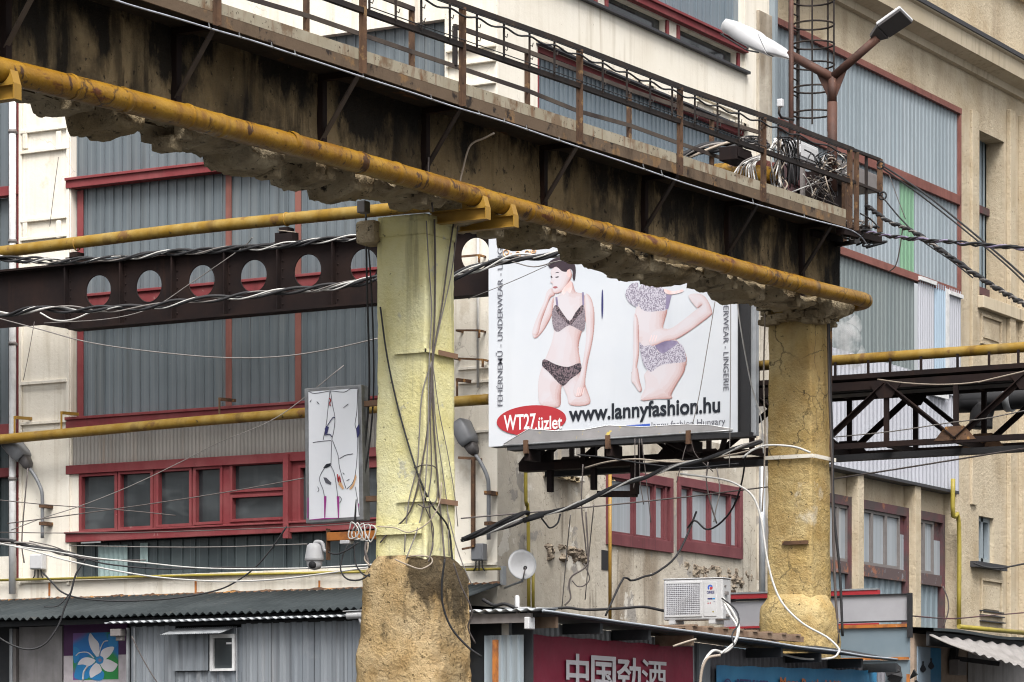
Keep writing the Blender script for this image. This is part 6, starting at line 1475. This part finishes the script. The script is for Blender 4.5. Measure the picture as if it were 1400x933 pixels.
# ladder with safety cage on the wall
ld = thing('caged_ladder', 'black steel ladder with round safety hoops climbing the beige wall', 'ladder', onY(1098, 210, 24.3))
YLd = 24.35
for px in (1080.5, 1091):
    X = onY(px, 100, YLd).x; p = MB(); p.bar((X, YLd, onY(px, 190, YLd).z), (X, YLd, onY(px, -60, YLd).z), .06, .03); part('stile', p, m['rail'], ld)
xa_, xb_ = onY(1080.5,100,YLd).x, onY(1091,100,YLd).x
zz0, zz1 = onY(1086,175,YLd).z, onY(1086,-60,YLd).z; k = int((zz1-zz0)/.3)
for i in range(k):
    p = MB(); p.tube([(xa_, YLd, zz0+i*.3), (xb_, YLd, zz0+i*.3)], .014, 6); part('rung', p, m['rail'], ld)
cxh = (xa_+xb_)/2
for py in (-30, 5, 38, 65, 93, 125, 159):
    z_ = onY(1086, py, YLd).z; p = MB()
    pts = [(cxh+.36*math.cos(t), YLd-.02+.40*math.sin(t)-.36, z_) for t in [R(a) for a in range(60, 481, 15)]]
    p.tube(pts, .018, 6); part('hoop', p, m['rail'], ld)
for a in (-20, 270, 200):
    x_, y_ = cxh+.38*math.cos(R(a)), YLd-.38+.42*math.sin(R(a)); p = MB(); p.bar((x_, y_, onY(1100,185,YLd).z), (x_, y_, zz1), .03, .012); part('cage_bar', p, m['rail'], ld)
p = MB(); p.tube([onY(1082, 265, 17.7), onY(1082, -30, 17.7)], .032, 8); solo('rod', p, m['steel_post'], 'thin rusty upright rod standing on the gantry in front of the ladder', 'rod')
# flood lamp on a bent arm by the ladder
p = MB(); p.tube([onY(1085,164,17.6), onY(1068,161,17.6), onY(1065,155,17.6), onY(1066,146,17.6)], .018, 6); t = thing('antenna', 'small white sensor on a bent black arm at the end of the walkway', 'sensor', onY(1068,164,17.6)); part('arm', p, m['rail'], t)
c_ = onY(1067, 147, 17.6); p = MB(); p.box(c_-Vector((.04,.04,0)), c_+Vector((.04,.04,.11))); part('sensor_cap', p, m['white_plastic'], t, .015)
# ================================================================ boxes and big pipe on the gantry end
p = MB(); pts = [onY(px, py, 17.85) for px, py in ((960,243),(1000,229),(1040,226),(1075,224))]; pts = [Vector((q.x, 17.85, q.z)) for q in pts]
yg = thing('gas_pipe', 'short ochre pipe crossing the gantry top below the tangled wires', 'pipe', pts[0]); zc_ = onY(1010, 234, 17.8).z
p.tube([(onY(1012,234,17.8).x-.1, 19.2, zc_), (onY(1012,234,17.8).x, 17.9, zc_), (onY(1024,234,17.8).x, 17.35, zc_-.08)], .13, 14); part('pipe_run', p, m['pipe'], yg)
def cabinet(px0, px1, y0, y1, Y, dep, mt, lab, nm='control_box', doors=True):
    a = onY(px0, y1, Y); b = onY(px1, y0, Y); t = thing(nm, lab, 'control box', ((a.x+b.x)/2, Y, a.z))
    za_, zb_ = onY((px0+px1)/2, y1, Y).z, onY((px0+px1)/2, y0, Y).z
    p = MB(); p.box((a.x, Y, za_), (b.x, Y+dep, zb_)); part('casing', p, m[mt], t, .012)
    p = MB(); p.box((a.x+.03, Y-.015, za_+.04), (b.x-.03, Y-.001, zb_-.04)); d_ = part('door', p, m[mt], t, .004)
    p = MB(); p.box((b.x-.07, Y-.03, (za_+zb_)/2-.03), (b.x-.05, Y-.016, (za_+zb_)/2+.03)); part('handle', p, m['black'], d_)
cabinet(1092, 1119, 197, 222, 17.55, .3, 'white_plastic', 'white control box on the gantry end behind the railing')
cabinet(1149, 1200, 229, 254, 17.5, .35, 'frame_grey', 'wide dark grey control box at the tip of the walkway')
cabinet(1007, 1028, 203, 222, 17.45, .25, 'dark_steel', 'dark rusty box beside the white wires on the gantry')
cabinet(1047, 1066, 222, 262, 17.5, .2, 'red_brown', 'brown upright box behind the hanging white wires')
cabinet(1120, 1145, 238, 285, 17.4, .25, 'dark_steel', 'tall black box near the lamp post on the gantry end')
cabinet(1080, 1120, 233, 262, 17.6, .25, 'maroon', 'long dark maroon box low on the gantry end')
cabinet(1068, 1090, 225, 285, 17.62, .2, 'maroon', 'tall dark maroon box behind the middle of the wire tangle')
cabinet(1090, 1122, 258, 292, 17.66, .2, 'dark_steel', 'low black box behind the crossed tan wires')
cabinet(1124, 1160, 250, 300, 17.7, .2, 'dark_steel', 'large black box behind the last railing posts')
for px in (1063, 1095, 1125, 1152):
    X = Xat(px, 17.5); p = MB(); p.box((X-.03, 17.45, toe_bot(X)+.05), (X+.03, 17.5, toe_bot(X)+.95))
    solo('rack_post', p, m['frame_grey'] if px != 1152 else m['rust_post'], {1063:'grey steel upright left among the wires on the gantry end',1095:'steel upright under the white control box',1125:'steel upright beside the lamp post foot on the gantry',1152:'rusty wooden coloured upright next to the last railing posts'}[px], 'upright')
# steam
p = MB(); c_ = onY(1154, 466, 21.0)
for dx, dz, r_ in ((0,0,.30),(.10,.25,.26),(-.05,.5,.2),(.25,-.2,.26)):
    q = MB(); q.lathe([(r_*math.sin(t)+1e-4, -r_*math.cos(t)) for t in [k*math.pi/12 for k in range(13)]], c_+Vector((dx,0,dz)), (0,0,1), 20); p.add(q.v, q.f, True)
k = Mat('steam'); t_ = k.t; t_.nodes.remove(k.b); vol = t_.nodes.new('ShaderNodeVolumePrincipled'); vol.inputs['Color'].default_value = (.95,.95,.95,1)
t_.links.new(k.ramp(k.noise(3.2, 4, .6), .42, .68, 0, 7.0), vol.inputs['Density']); t_.links.new(vol.outputs[0], t_.nodes['Material Output'].inputs['Volume'])
o = solo('steam', p, k.m, 'faint puff of white steam right of the ochre pillar', 'steam', kind='stuff')
# ================================================================ cables and wires
def path3(L_, d0, d1=None):
    """pixel polyline with a distance at each end"""
    d1 = d0 if d1 is None else d1; n = len(L_)-1
    pts = [P(a[0], a[1], a[2] if len(a) > 2 else d0+(d1-d0)*i/max(n,1)) for i, a in enumerate(L_)]
    if L_[-1][0] >= 1398: pts.append(pts[-1]+(pts[-1]-pts[-2]).normalized()*6)     # lines run on past the frame
    if L_[0][0] <= 0: pts.insert(0, pts[0]+(pts[0]-pts[1]).normalized()*5)
    return pts
def wire(L_, d0, d1, r, mt, lab, group=None, k=6):
    p = MB(); p.tube(smooth_path(path3(L_, d0, d1), k), r, 6); return solo('cable', p, m[mt], lab, 'cable', group)
def bundle(L_, d0, d1, lab, strands, twist=7.0, spread=.035, k=14):
    """several cables wound around one another; strands = [(material, radius)]"""
    base = smooth_path(path3(L_, d0, d1), k); t = thing('cable_bundle', lab, 'cable bundle', base[0])
    acc = [0]
    for a, b in zip(base, base[1:]): acc.append(acc[-1]+(b-a).length)
    for s, (mt, r) in enumerate(strands):
        p = MB(); pts = []; ph = s*2*math.pi/len(strands)+s*.7
        for i, c in enumerate(base):
            d_ = (base[min(i+1,len(base)-1)]-base[max(i-1,0)]).normalized(); u = d_.cross(Vector((0,0,1))).normalized(); v = u.cross(d_)
            w_ = acc[i]*twist*(1+.15*math.sin(s)) + ph; sp = spread*(.7+.5*noise.noise(Vector((acc[i]*.9, s*3.1, 0))))
            pts.append(c+u*math.cos(w_)*sp+v*math.sin(w_)*sp*(1.1))
        p.tube(pts, r, 5); part('strand', p, m[mt], t)
    return t
B_, W_, G_, T_ = 'black', 'wire_white', 'wire_grey', 'wire_tan'
dX_ = lambda px, X: dX(px, X)
# along the perforated girder
bundle([(-40,350),(60,357),(130,356),(230,346),(330,340),(430,331),(516,320)], 52.6, 49.2, 'thick twisted cable bundle lying along the top of the perforated girder', [(B_,.022),(W_,.014),(B_,.02),(W_,.013),(B_,.02),(G_,.012)], 5, .05)
bundle([(-30,430),(20,428),(60,424),(130,423),(200,420),(260,412),(340,404),(420,396),(470,390),(518,381)], 51.8, 48.9, 'twisted black and white cables sagging across the girder holes', [(B_,.026),(W_,.015),(B_,.024),(W_,.013),(G_,.012)], 4.2, .055)
bundle([(615,382),(640,372),(680,358),(710,352),(745,351),(775,345),(800,338)], 44, 43, 'twisted cables between yellow pillar and billboard figure head', [(B_,.028),(W_,.016),(B_,.024),(W_,.015),(G_,.012)], 4.5, .055)
wire([(700,358),(730,365),(760,358),(790,352)], 43.5, 43, .009, G_, 'thin grey cable looping below the twisted bundle on the billboard')
wire([(55,428),(75,438),(100,437),(130,424)], 51.6, 51.2, .014, W_, 'white cable loop hanging from the lower girder bundle')
wire([(60,442),(150,436),(210,420),(260,388),(330,340),(345,325)], 51.4, 50.5, .008, G_, 'thin grey wire rising diagonally across the girder')
wire([(0,436),(60,452),(120,468),(200,480),(300,489),(380,488),(450,478),(516,463)], 50, 47, .010, G_, 'pale slack wire hanging in front of the tall left glass bay')
wire([(380,315),(405,318)], 49.5, 49.4, .008, T_, 'short tan wire at the girder pipe bracket')
# main aerial bundle to the truss
bundle([(632,738),(660,729),(700,716),(730,706),(770,697),(810,680),(850,663),(880,652),(910,642),(960,628),(1000,616),(1040,603)], 38, 42, 'main black and silver aerial cable rising from the yellow pillar to the truss', [(B_,.024),(W_,.013),(B_,.022),(W_,.012),(G_,.014)], 5, .022)
bundle([(632,737),(660,727),(700,708),(716,700),(722,702)], 38, 38.6, 'short black cable stub splitting off the main aerial cable', [(B_,.022),(B_,.02)], 6, .02)
p = MB(); c0_, c1_ = P(716,712,38.5), P(742,704,38.6); p.tube([c0_, c1_], .034, 10); solo('cable_splice', p, m['black'], 'black splice sleeve hanging on the main aerial cable', 'cable splice')
wire([(740,708),(746,716),(752,722),(762,716),(766,703)], 38.6, 38.8, .011, B_, 'small black cable loop under the main aerial cable')
for i, (a, lab) in enumerate((((780,704),'first thin wire dropping from the main aerial cable'),((812,690),'second thin wire dropping from the main aerial cable'))): wire([a, (a[0]-5, a[1]+50), (a[0]-12, a[1]+130)], 47, 48, .008, G_, lab)
wire([(630,709),(700,703),(800,694),(935,680),(1000,672),(1050,666)], 44, 44.5, .011, 'wire_dark', 'thin dark wire crossing behind the main aerial cable to the red windows')
wire([(1140,655),(1230,641),(1360,620),(1410,612)], 44, 40, .012, 'wire_dark', 'thin dark wire crossing below the truss on the right')
wire([(1140,598),(1220,590),(1300,578),(1350,572),(1410,560)], 43.5, 40, .008, G_, 'grey wire slung across the truss diagonals')
wire([(1200,519),(1240,524),(1290,526),(1340,522),(1400,508)], 42, 40.5, .010, T_, 'pale wire hanging in front of the upper truss chord')
wire([(800,640),(830,632),(870,628),(930,632),(1000,622),(1040,612)], 47, 45, .014, T_, 'tan cable drooping under the billboard frame')
wire([(790,622),(830,626),(880,634),(940,640),(1010,634)], 47, 45, .012, B_, 'black cable drooping under the billboard frame')
# right hand bundles from the gantry tip
bundle([(1185,282),(1215,303),(1250,318),(1290,345),(1340,380),(1375,402),(1410,422)], 42.5, 33, 'thick black twisted cable running right from the gantry tip', [(B_,.022),(B_,.02),(G_,.014)], 9, .022)
wire([(1206,226),(1260,262),(1320,310),(1370,352),(1415,392)], 42.3, 33, .012, B_, 'thin black cable from the top of the gantry tip falling right')
wire([(1206,230),(1262,270),(1325,320),(1375,362),(1415,400)], 42.3, 33, .010, B_, 'second thin black cable just under the topmost falling one')
bundle([(1180,316),(1215,323),(1262,328),(1330,334),(1410,341)], 42.3, 34, 'nearly level pair of cables leaving the gantry tip to the right', [(B_,.018),('lilac',.014),(B_,.012)], 5, .02)
wire([(1202,264),(1225,292),(1236,304),(1262,330),(1300,356),(1330,380)], 42.4, 40, .010, B_, 'thin black cable with a knot below the gantry tip')
wire([(1216,240),(1226,268),(1238,300)], 42.4, 42.3, .006, 'wire_dark', 'very thin wire hanging beside the green cladding strip')
wire([(1234,312),(1231,335),(1225,362),(1215,372)], 42.5, 42.7, .009, 'wire_dark', 'curved dark wire dropping over the grey cladding')
p = MB()
for k in range(2): 
    c_ = P(1204+k*3, 226+k*42, 42.3); p.tube([c_+Vector((0,.05*math.cos(t),.05*math.sin(t))) for t in [q*.5 for q in range(13)]], .012, 6)
solo('insulator', p, m['black'], 'black cable clamps on the end post of the walkway', 'cable clamp')
# white strip cable under the walkway
p = MB(); q = [onY(px, py, YT-.01) for px, py in ((60,-40),(150,-2),(240,25),(290,40),(345,56),(400,74),(440,87),(500,107),(560,126),(620,146),(690,167),(760,191),(850,221),(937,251),(1000,270),(1060,287),(1120,303),(1158,313),(1175,322),(1185,334))]
p.tube(smooth_path(q, 4), .009, 6); t = thing('cable', 'long pale cable clipped along the underside of the walkway', 'cable', q[0]); part('sheath', p, m['clip_cable'], t)
for px in (130, 287, 328, 372, 404, 497, 590, 655, 690, 720, 765, 880, 905, 1030, 1100):
    for a, b in zip(q, q[1:]):
        pa_ = (a-Vector((0,0,EYE))); ra = CX+F_PX*(S_*a.x-C_*a.y)/(C_*a.x+S_*a.y); rb_ = CX+F_PX*(S_*b.x-C_*b.y)/(C_*b.x+S_*b.y)
        if ra <= px < rb_:
            c_ = a+(b-a)*((px-ra)/(rb_-ra)); p = MB(); p.tube([c_-(b-a).normalized()*.02, c_+(b-a).normalized()*.02], .012, 6); p.bar(c_, c_+Vector((0,.02,.07)), .008); part('clip', p, m['alu'], t)
# white hose by the ochre pillar
wire([(930,648),(985,655),(1010,664),(1030,680),(1041,712),(1048,760),(1058,800),(1072,828),(1098,853),(1130,871),(1146,886),(1146,893),(1136,900),(1100,901),(1063,893),(1030,886),(985,874),(950,868)], 41.2, 40.2, .015, W_, 'white cable looping in front of the ochre pillar down to the shed roof')
wire([(1015,626),(1030,615),(1050,609),(1085,611),(1108,619)], 41.4, 41.4, .015, W_, 'white cable bent around the ochre pillar at strap height')
for i, (L_, lab, mt) in enumerate((([(1046,430),(1044,520),(1046,600),(1042,700)], 'left wire running down the edge of the ochre pillar', T_), ([(1132,420),(1135,520),(1138,610),(1140,700),(1148,780),(1152,870)], 'black cable running down the right edge of the ochre pillar', B_), ([(1128,360),(1132,440),(1134,540),(1138,640),(1140,760),(1146,880)], 'second dark cable down the right edge of the ochre pillar', 'wire_dark'))):
    wire(L_, 42.0 if i == 0 else 42.55, None, .02 if i else .012, mt, lab)
p = MB(); a_, b_ = P(1131,330,43.0), P(1131,630,43.0); p.box((b_.x-.05, b_.y-.05, b_.z), (b_.x+.05, b_.y+.05, a_.z)); solo('cable_riser', p, m['rust'], 'rusty upright channel against the right edge of the ochre pillar', 'channel')
p = MB(); q = [P(1127,345,43.4), P(1127,440,43.4)]; q[1] = Vector((q[0].x,q[0].y,q[1].z)); p.tube(q, .10, 12); q2 = [P(1144,330,43.6), P(1144,440,43.6)]; q2[1] = Vector((q2[0].x,q2[0].y,q2[1].z)); p.tube(q2, .035, 10)
solo('gas_pipe', p, m['pipe_pale'], 'upright ochre pipe behind the pipe end at the ochre pillar', 'pipe')
for i, px in enumerate((1105,)): pass
# wires on the billboard
wire([(1003,368),(1010,430),(1018,480),(1028,530),(1040,570),(1044,620)], 43.0, 42.5, .010, W_, 'pale wire slanting down the right edge of the billboard')
wire([(978,410),(968,470),(956,540),(947,580)], 45.0, None, .007, G_, 'thin wire hanging across the billboard beside the right model')
wire([(999,372),(999,480),(998,590),(997,640)], 45.0, None, .007, G_, 'straight thin wire hanging near the right edge of the billboard')
wire([(640,409),(700,385),(760,358)], 46.0, 44, .005, G_, 'very thin wire crossing the upper left of the billboard')
for i, (L_, lab) in enumerate((([(945,585),(935,620),(925,660)], 'first wire fanning down from the billboard clamp'), ([(944,590),(950,620),(975,645)], 'second wire fanning down from the billboard clamp'), ([(868,600),(868,650),(866,668)], 'first of three straight wires hanging below the billboard'), ([(874,600),(875,655),(880,690)], 'second of three straight wires hanging below the billboard'), ([(877,600),(884,660),(890,715)], 'third of three straight wires hanging below the billboard'))): wire(L_, 46.3, None, .008, 'wire_dark', lab)
# kinked black cable on the stained wall
wire([(828,842),(840,815),(853,790),(862,794),(872,792),(882,788),(892,786),(905,778),(918,768),(930,752),(942,726),(952,700)], 45, 47, .016, B_, 'kinked black cable climbing from the shed roof to the red windows', None, 2)
wire([(940,722),(950,712),(966,724),(984,716),(1002,694),(1014,660),(1020,620)], 46, 44, .014, B_, 'black cable swagging across the right red window', None, 5)
wire([(700,838),(716,832),(740,834),(775,831),(800,834),(850,832),(880,830),(910,836)], 45, 45.5, .022, B_, 'black cable resting along the wall above the banner shed', None, 4)
wire([(660,820),(676,828),(690,826),(705,832),(718,840)], 34.6, 34.3, .02, B_, 'black cable bunched on the shed roof corner', None, 4)
wire([(650,836),(664,832),(680,836),(700,838)], 34.7, 34.5, .012, G_, 'grey wire trailing on the shed roof corner')
wire([(797,635),(795,690),(800,740),(802,760)], 47.3, None, .012, 'wire_dark', 'first dark cable running down the stained wall')
wire([(801,700),(804,760),(800,776),(782,788),(778,800),(780,818),(772,828)], 47.2, None, .014, 'wire_dark', 'second dark cable curling down the stained wall')
wire([(798,770),(806,790),(800,800),(790,802),(782,794)], 47.2, None, .010, 'wire_dark', 'small wire loop on the stained wall')
wire([(968,632),(966,660),(972,690),(980,716)], 46, None, .012, 'wire_dark', 'wire hanging in front of the right red window')
wire([(980,640),(984,670),(978,700),(976,714)], 46, None, .010, G_, 'second wire hanging in front of the right red window')
# lower left wires
wire([(-10,743),(60,752),(85,756),(130,763),(200,770),(260,776),(320,778),(420,777),(510,772)], 50, 44, .012, W_, 'upper white cable swagged below the lower glass strip')
wire([(-10,741),(40,752),(90,766),(150,779),(220,790),(300,795),(370,793),(440,785),(510,775)], 49.5, 43, .013, W_, 'lower white cable swagged below the lower glass strip')
bundle([(-20,738),(20,742),(60,750),(92,758),(112,763)], 50, 49.2, 'short thick black cable bundle at the left pilaster', [(B_,.03),(B_,.028),(G_,.016)], 5, .03)
wire([(88,758),(108,764),(120,765),(150,772),(220,778),(300,776),(380,777)], 49.2, 47.5, .013, B_, 'black cable continuing right from the left pilaster bundle')
wire([(40,740),(75,748),(110,762),(150,766),(200,766)], 49.3, 48.8, .010, 'wire_dark', 'thin dark cable sagging near the left junction box')
wire([(58,783),(70,795),(85,810),(110,818),(160,822),(230,819),(290,809),(320,797),(350,775),(375,745),(392,720)], 49, 48, .014, B_, 'long black cable drooping over the shed roof up to the red frame')
wire([(117,765),(104,785),(97,810),(88,832),(80,855),(62,880),(40,888),(16,882),(-8,868)], 48.5, 48.5, .016, B_, 'black cable looping down past the lean-to roof at left')
wire([(97,810),(80,828),(60,830)], 48.6, None, .010, B_, 'short black cable branch on the lean-to roof')
wire([(0,684),(60,690),(170,698),(240,705)], 50, None, .008, 'wire_dark', 'first thin dark wire across the left windows')
wire([(10,716),(100,704),(200,690),(310,673),(415,654)], 50, 48.5, .009, 'wire_dark', 'second thin dark wire rising right across the left windows')
wire([(15,725),(60,708),(110,692),(180,664),(255,628),(300,605),(380,570),(470,500)], 50.5, 48, .007, G_, 'pale thin wire climbing diagonally across the left windows')
wire([(0,728),(80,729),(200,728),(400,721),(515,714)], 50, 48, .008, 'wire_dark', 'thin dark wire along the red window sill')
wire([(95,746),(200,748),(300,748),(420,744)], 50.5, 49, .008, G_, 'thin pale wire across the lower glass strip')
wire([(38,640),(30,735),(33,770)], 51, None, .012, 'wire_dark', 'dark wire hanging down beside the left downpipe')
wire([(78,470),(72,540),(68,600)] if False else [(80,215),(74,260),(68,310)], 52.2, None, .006, 'wire_dark', 'thin wire hanging on the upper left pilaster')
wire([(47,440),(40,480),(32,520)], 52.2, None, .006, 'wire_dark', 'thin wire hanging on the middle left pilaster')
wire([(180,870),(192,895),(205,918),(216,935)], 47.8, None, .010, 'wire_dark', 'thin cable slanting down the sheet metal booth')
for i, (x_, lab) in enumerate(((28,'first cable tail'),(38,'second cable tail'))): pass
# wires round the dome camera
bundle([(502,742),(500,762),(505,775)], 33.5, 33.4, 'short dark frayed cable hank under the rusty arm', [('wire_dark',.012),(T_,.01),('wire_dark',.011)], 14, .02)
wire([(476,744),(468,762),(466,780),(475,792),(492,793),(506,785)], 33.5, 33.4, .009, B_, 'black cable loop hanging left of the yellow pillar')
wire([(484,742),(486,770),(496,785),(506,788)], 33.5, 33.4, .009, B_, 'second black cable loop near the dome camera')
wire([(449,755),(460,758),(475,752),(490,742)], 33.5, 33.4, .009, B_, 'short black cable behind the dome camera bracket')
p = MB()
for k in range(5):
    a = Vector((28.72, 17.98+.05*k, 4.28)); p.tube([a+Vector((-.01-.01*k, .06*math.cos(t)+.02*math.sin(2*t+k), .09*math.sin(t)+.01*k)) for t in [q*.42 for q in range(16)]], .008, 6)
solo('cable_coil', p, m['wire_white'], 'loose coil of whitish cable hung on the left edge of the yellow pillar', 'cable coil')
wire([(516,720),(540,722),(560,728),(585,715),(600,690),(604,660)], 33.3, None, .007, T_, 'tan wire curving across the lower yellow pillar')
# wires down the yellow pillar
def dp1(px): return (dX(px, 28.76) if px < 584 else dY(px, 17.31))-.03
def pw(L_, r, mt, lab): return wire([(a, b, dp1(a)-(.0 if b < 765 else .14)) for a, b in L_], 0, 0, r, mt, lab)
pw([(583,302),(586,360),(590,420),(588,470),(586,520),(585,600),(580,680),(572,720),(555,765)], .008, G_, 'grey wire down the middle of the yellow pillar')
pw([(594,300),(595,360),(594,440),(591,495),(592,560),(597,640),(604,720),(608,765)], .012, 'wire_dark', 'thick dark wire down the right face of the yellow pillar')
pw([(620,306),(612,360),(604,420),(595,470),(591,500),(588,560),(576,640),(560,700),(530,730),(520,742)], .010, 'wire_dark', 'dark wire converging to the middle of the yellow pillar then swinging left')
pw([(626,310),(616,380),(600,450),(592,500),(596,580),(606,650),(612,700),(614,760)], .007, G_, 'thin grey wire from the pillar top right to its footing')
pw([(590,495),(577,540),(573,600),(570,640),(560,680),(555,720),(553,755)], .008, G_, 'grey wire branching left below the upper strap')
pw([(590,495),(588,560),(590,640),(586,680),(590,720),(592,745),(588,760)], .008, 'wire_dark', 'dark wire hanging straight below the upper strap')
pw([(592,500),(600,560),(612,620),(622,680),(626,720)], .006, G_, 'thin wire slanting right below the upper strap')
pw([(520,420),(528,480),(540,540),(556,600),(572,650),(590,690),(612,720),(618,760),(622,800)], .011, B_, 'black cable crossing the yellow pillar diagonally')
pw([(566,640),(580,636),(596,640),(599,660),(596,685),(583,694),(572,690)], .007, 'wire_dark', 'round loop of dark wire at mid height of the yellow pillar')
pw([(572,655),(580,690),(592,720),(591,745),(586,768)], .007, 'wire_dark', 'wire curving below the loop on the yellow pillar')
pw([(540,765),(556,772),(575,778),(590,770),(588,762),(570,760),(556,762)], .008, T_, 'tan wire loop lying on the pillar shoulder')
wire([(608,765),(604,800),(606,830),(618,860),(640,885),(658,898)], 33.2, 33.5, .012, B_, 'black cable running down the rough footing to the shed corner')
wire([(620,770),(630,800),(645,835),(640,858),(650,880)], 33.2, 33.5, .009, 'wire_dark', 'second dark cable down the right of the rough footing')
wire([(612,700),(622,740),(632,770),(645,800)], 33.2, 33.3, .007, G_, 'grey wire spilling over the right shoulder of the footing')
for px, lab, r in ((502,'first thick black cable hanging left of the yellow pillar',.012),(508,'second thick black cable hanging left of the yellow pillar',.010)):
    wire([(500,290),(px,400),(px+3,520),(px-2,600),(px-14,680),(px-18,735)], 34.3, 34.2, r, B_, lab)
p = MB(); c_ = onX(497, 283, 28.9); p.box(c_-Vector((.06,.05,.07)), c_+Vector((.06,.05,.06))); solo('cable_box', p, m['frame_grey'], 'small grey box under the gantry where black cables drop', 'box', bev=.01)
# conduit on the beam web
wire([(625,265),(632,235),(640,205),(648,195),(660,190),(676,182)], 33.9, None, .012, T_, 'bent tan conduit on the dark beam web')
wire([(586,215),(586,240),(592,290)], 33.2, None, .011, 'wire_dark', 'dark wire running down the beam web to the pillar')
# ---- tangle on the gantry end
tg = thing('wire_tangle', 'tangle of white and black wires hanging behind the railing at the gantry end', 'wire tangle', onY(1050, 240, 17.3))
r3 = random.Random(21)
def tang(L_, r, mt, Y=17.2):
    p = MB(); p.tube(smooth_path([onY(px, py, Y+r3.uniform(-.12,.12)) for px, py in L_], 4), r, 5); part('strand', p, m[mt], tg)
for k in range(9):
    a = 1003+k*4.2; tang([(1062+r3.uniform(-4,4), 188+r3.uniform(0,8)), (1050-k*.6, 208+k*.8), (1032-(8-k)*2.2, 224+r3.uniform(-3,3)), (a, 238+k*1.6)], r3.choice((.009,.011,.013)), r3.choice((W_,W_,W_,G_)))
for k in range(16):
    x_ = 1060+r3.uniform(-3,14); tang([(x_, 190+r3.uniform(0,10)), (x_+r3.uniform(-6,6), 215), (x_+r3.uniform(-9,8), 238), (x_+r3.uniform(-12,10), 252), (x_+r3.uniform(-14,10), 262)], r3.choice((.008,.010,.012)), r3.choice((W_,W_,T_,T_,G_,B_)))
for k in range(9):
    tang([(1062,188),(1070+k*1.8, 192+r3.uniform(-3,4)), (1074+k*2.2, 206+r3.uniform(-3,3)), (1077+k*2, 226), (1076+k*2, 250+r3.uniform(-8,8))], .010, B_)
for k in range(7):
    cx_, cy_ = 1030+r3.uniform(-6,8), 195+r3.uniform(-4,5); rr_ = r3.uniform(10,20)
    tang([(cx_+rr_*math.cos(t), cy_+rr_*.35*math.sin(t)) for t in [q*.6+k for q in range(12)]], .012, r3.choice((B_,B_,'wire_dark',G_)), 17.5)
for k in range(16):
    cx_, cy_ = 1138+r3.uniform(-12,12), 226+r3.uniform(-10,10); rr_ = r3.uniform(5,14)
    tang([(cx_+rr_*math.cos(t)*r3.uniform(.7,1.3), cy_+rr_*.8*math.sin(t)*r3.uniform(.7,1.2)) for t in [q*.7+k for q in range(9)]], .009, r3.choice((T_,T_,W_,B_,'wire_dark')), 17.3)
for L_, mt in (([(1082,263),(1110,252),(1128,241)],W_),([(1128,241),(1134,262),(1141,281)],T_),([(1128,222),(1120,250),(1112,272)],T_),([(1124,228),(1118,252),(1110,268)],T_),([(1098,238),(1108,254),(1112,270)],W_),([(1108,240),(1118,258),(1140,282)],'wire_dark'),([(1102,222),(1110,210),(1118,222),(1124,240)],B_),([(1100,205),(1112,212),(1116,224),(1122,226)],B_)): tang(L_, .010, mt)
for k in range(12):
    tang([(1094+r3.uniform(0,50), 236+r3.uniform(0,20)), (1100+r3.uniform(0,40), 250+r3.uniform(0,20)), (1104+r3.uniform(0,45), 262+r3.uniform(0,20))], .009, r3.choice((B_,'wire_dark',T_,'wire_dark')))
bundle([(925,218),(960,206),(985,200),(1010,196),(1030,194)], 41, 41.2, 'dark cable bundle crossing behind the railing toward the gantry tangle', [(B_,.03),(B_,.028),(T_,.02),(G_,.018),(B_,.025)], 4, .06)
tg2 = thing('wire_tangle', 'knotted dark cables under the tip of the walkway by the end posts', 'wire tangle', onY(1180, 320, 16.9))
for k in range(16):
    p = MB(); cx_, cy_ = 1178+r3.uniform(-16,22), 316+r3.uniform(-10,16); pts = [onY(cx_+r3.uniform(-16,16), cy_+r3.uniform(-8,8), 16.85+r3.uniform(-.1,.2)) for q in range(5)]
    p.tube(smooth_path(pts, 4), r3.choice((.010,.014,.018)), 5); part('strand', p, m[r3.choice((B_,B_,'wire_dark',G_))], tg2)
p = MB(); p.bar(onY(1142, 336, 17.3), onY(1172, 330, 16.6), .07, .05); p.tube([onY(1176, 318, 17.0), onY(1196, 330, 17.0)], .05, 10); part('spreader', p, m['black'], tg2)
for px, L_, lab in ((1170, [(1176,292),(1190,300),(1202,312)], 'loose cable end at the last railing post'),): wire(L_, 42.4, 42.3, .012, B_, lab)
# air conditioner hoses
wire([(988,818),(1002,838),(1010,858),(1004,880),(990,892),(975,890),(963,905),(958,925)], 37.3, 36.3, .018, W_, 'white insulated hose from the outdoor unit bending over the roof edge')
wire([(987,818),(1006,834),(1010,852),(1001,868),(1004,884)], 37.2, 36.6, .010, B_, 'black cable wound along the outdoor unit hose')
wire([(988,820),(996,838),(1008,858),(1004,878),(985,894)], 37.25, 36.5, .014, W_, 'second thin white hose at the outdoor unit')
wire([(985,896),(968,900),(960,915),(957,936)], 36.2, None, .018, T_, 'tan hose dropping in front of the dark sheet wall')
wire([(920,884),(938,878),(952,874)], 35.5, None, .014, T_, 'short pale stick of conduit poking from under the shed roof')
wire([(1242,842),(1300,846),(1350,842),(1400,838)], 50, 55, .012, 'maroon', 'dark red wire crossing the blue panels to the right edge')
wire([(1289,802),(1296,820),(1296,838),(1289,858)], 58, None, .014, 'wire_dark', 'dark cable curving over the recessed blue panel')
wire([(1331,770),(1350,776),(1375,776),(1405,770)], 64, None, .02, B_, 'black cable along the wall under the small window')
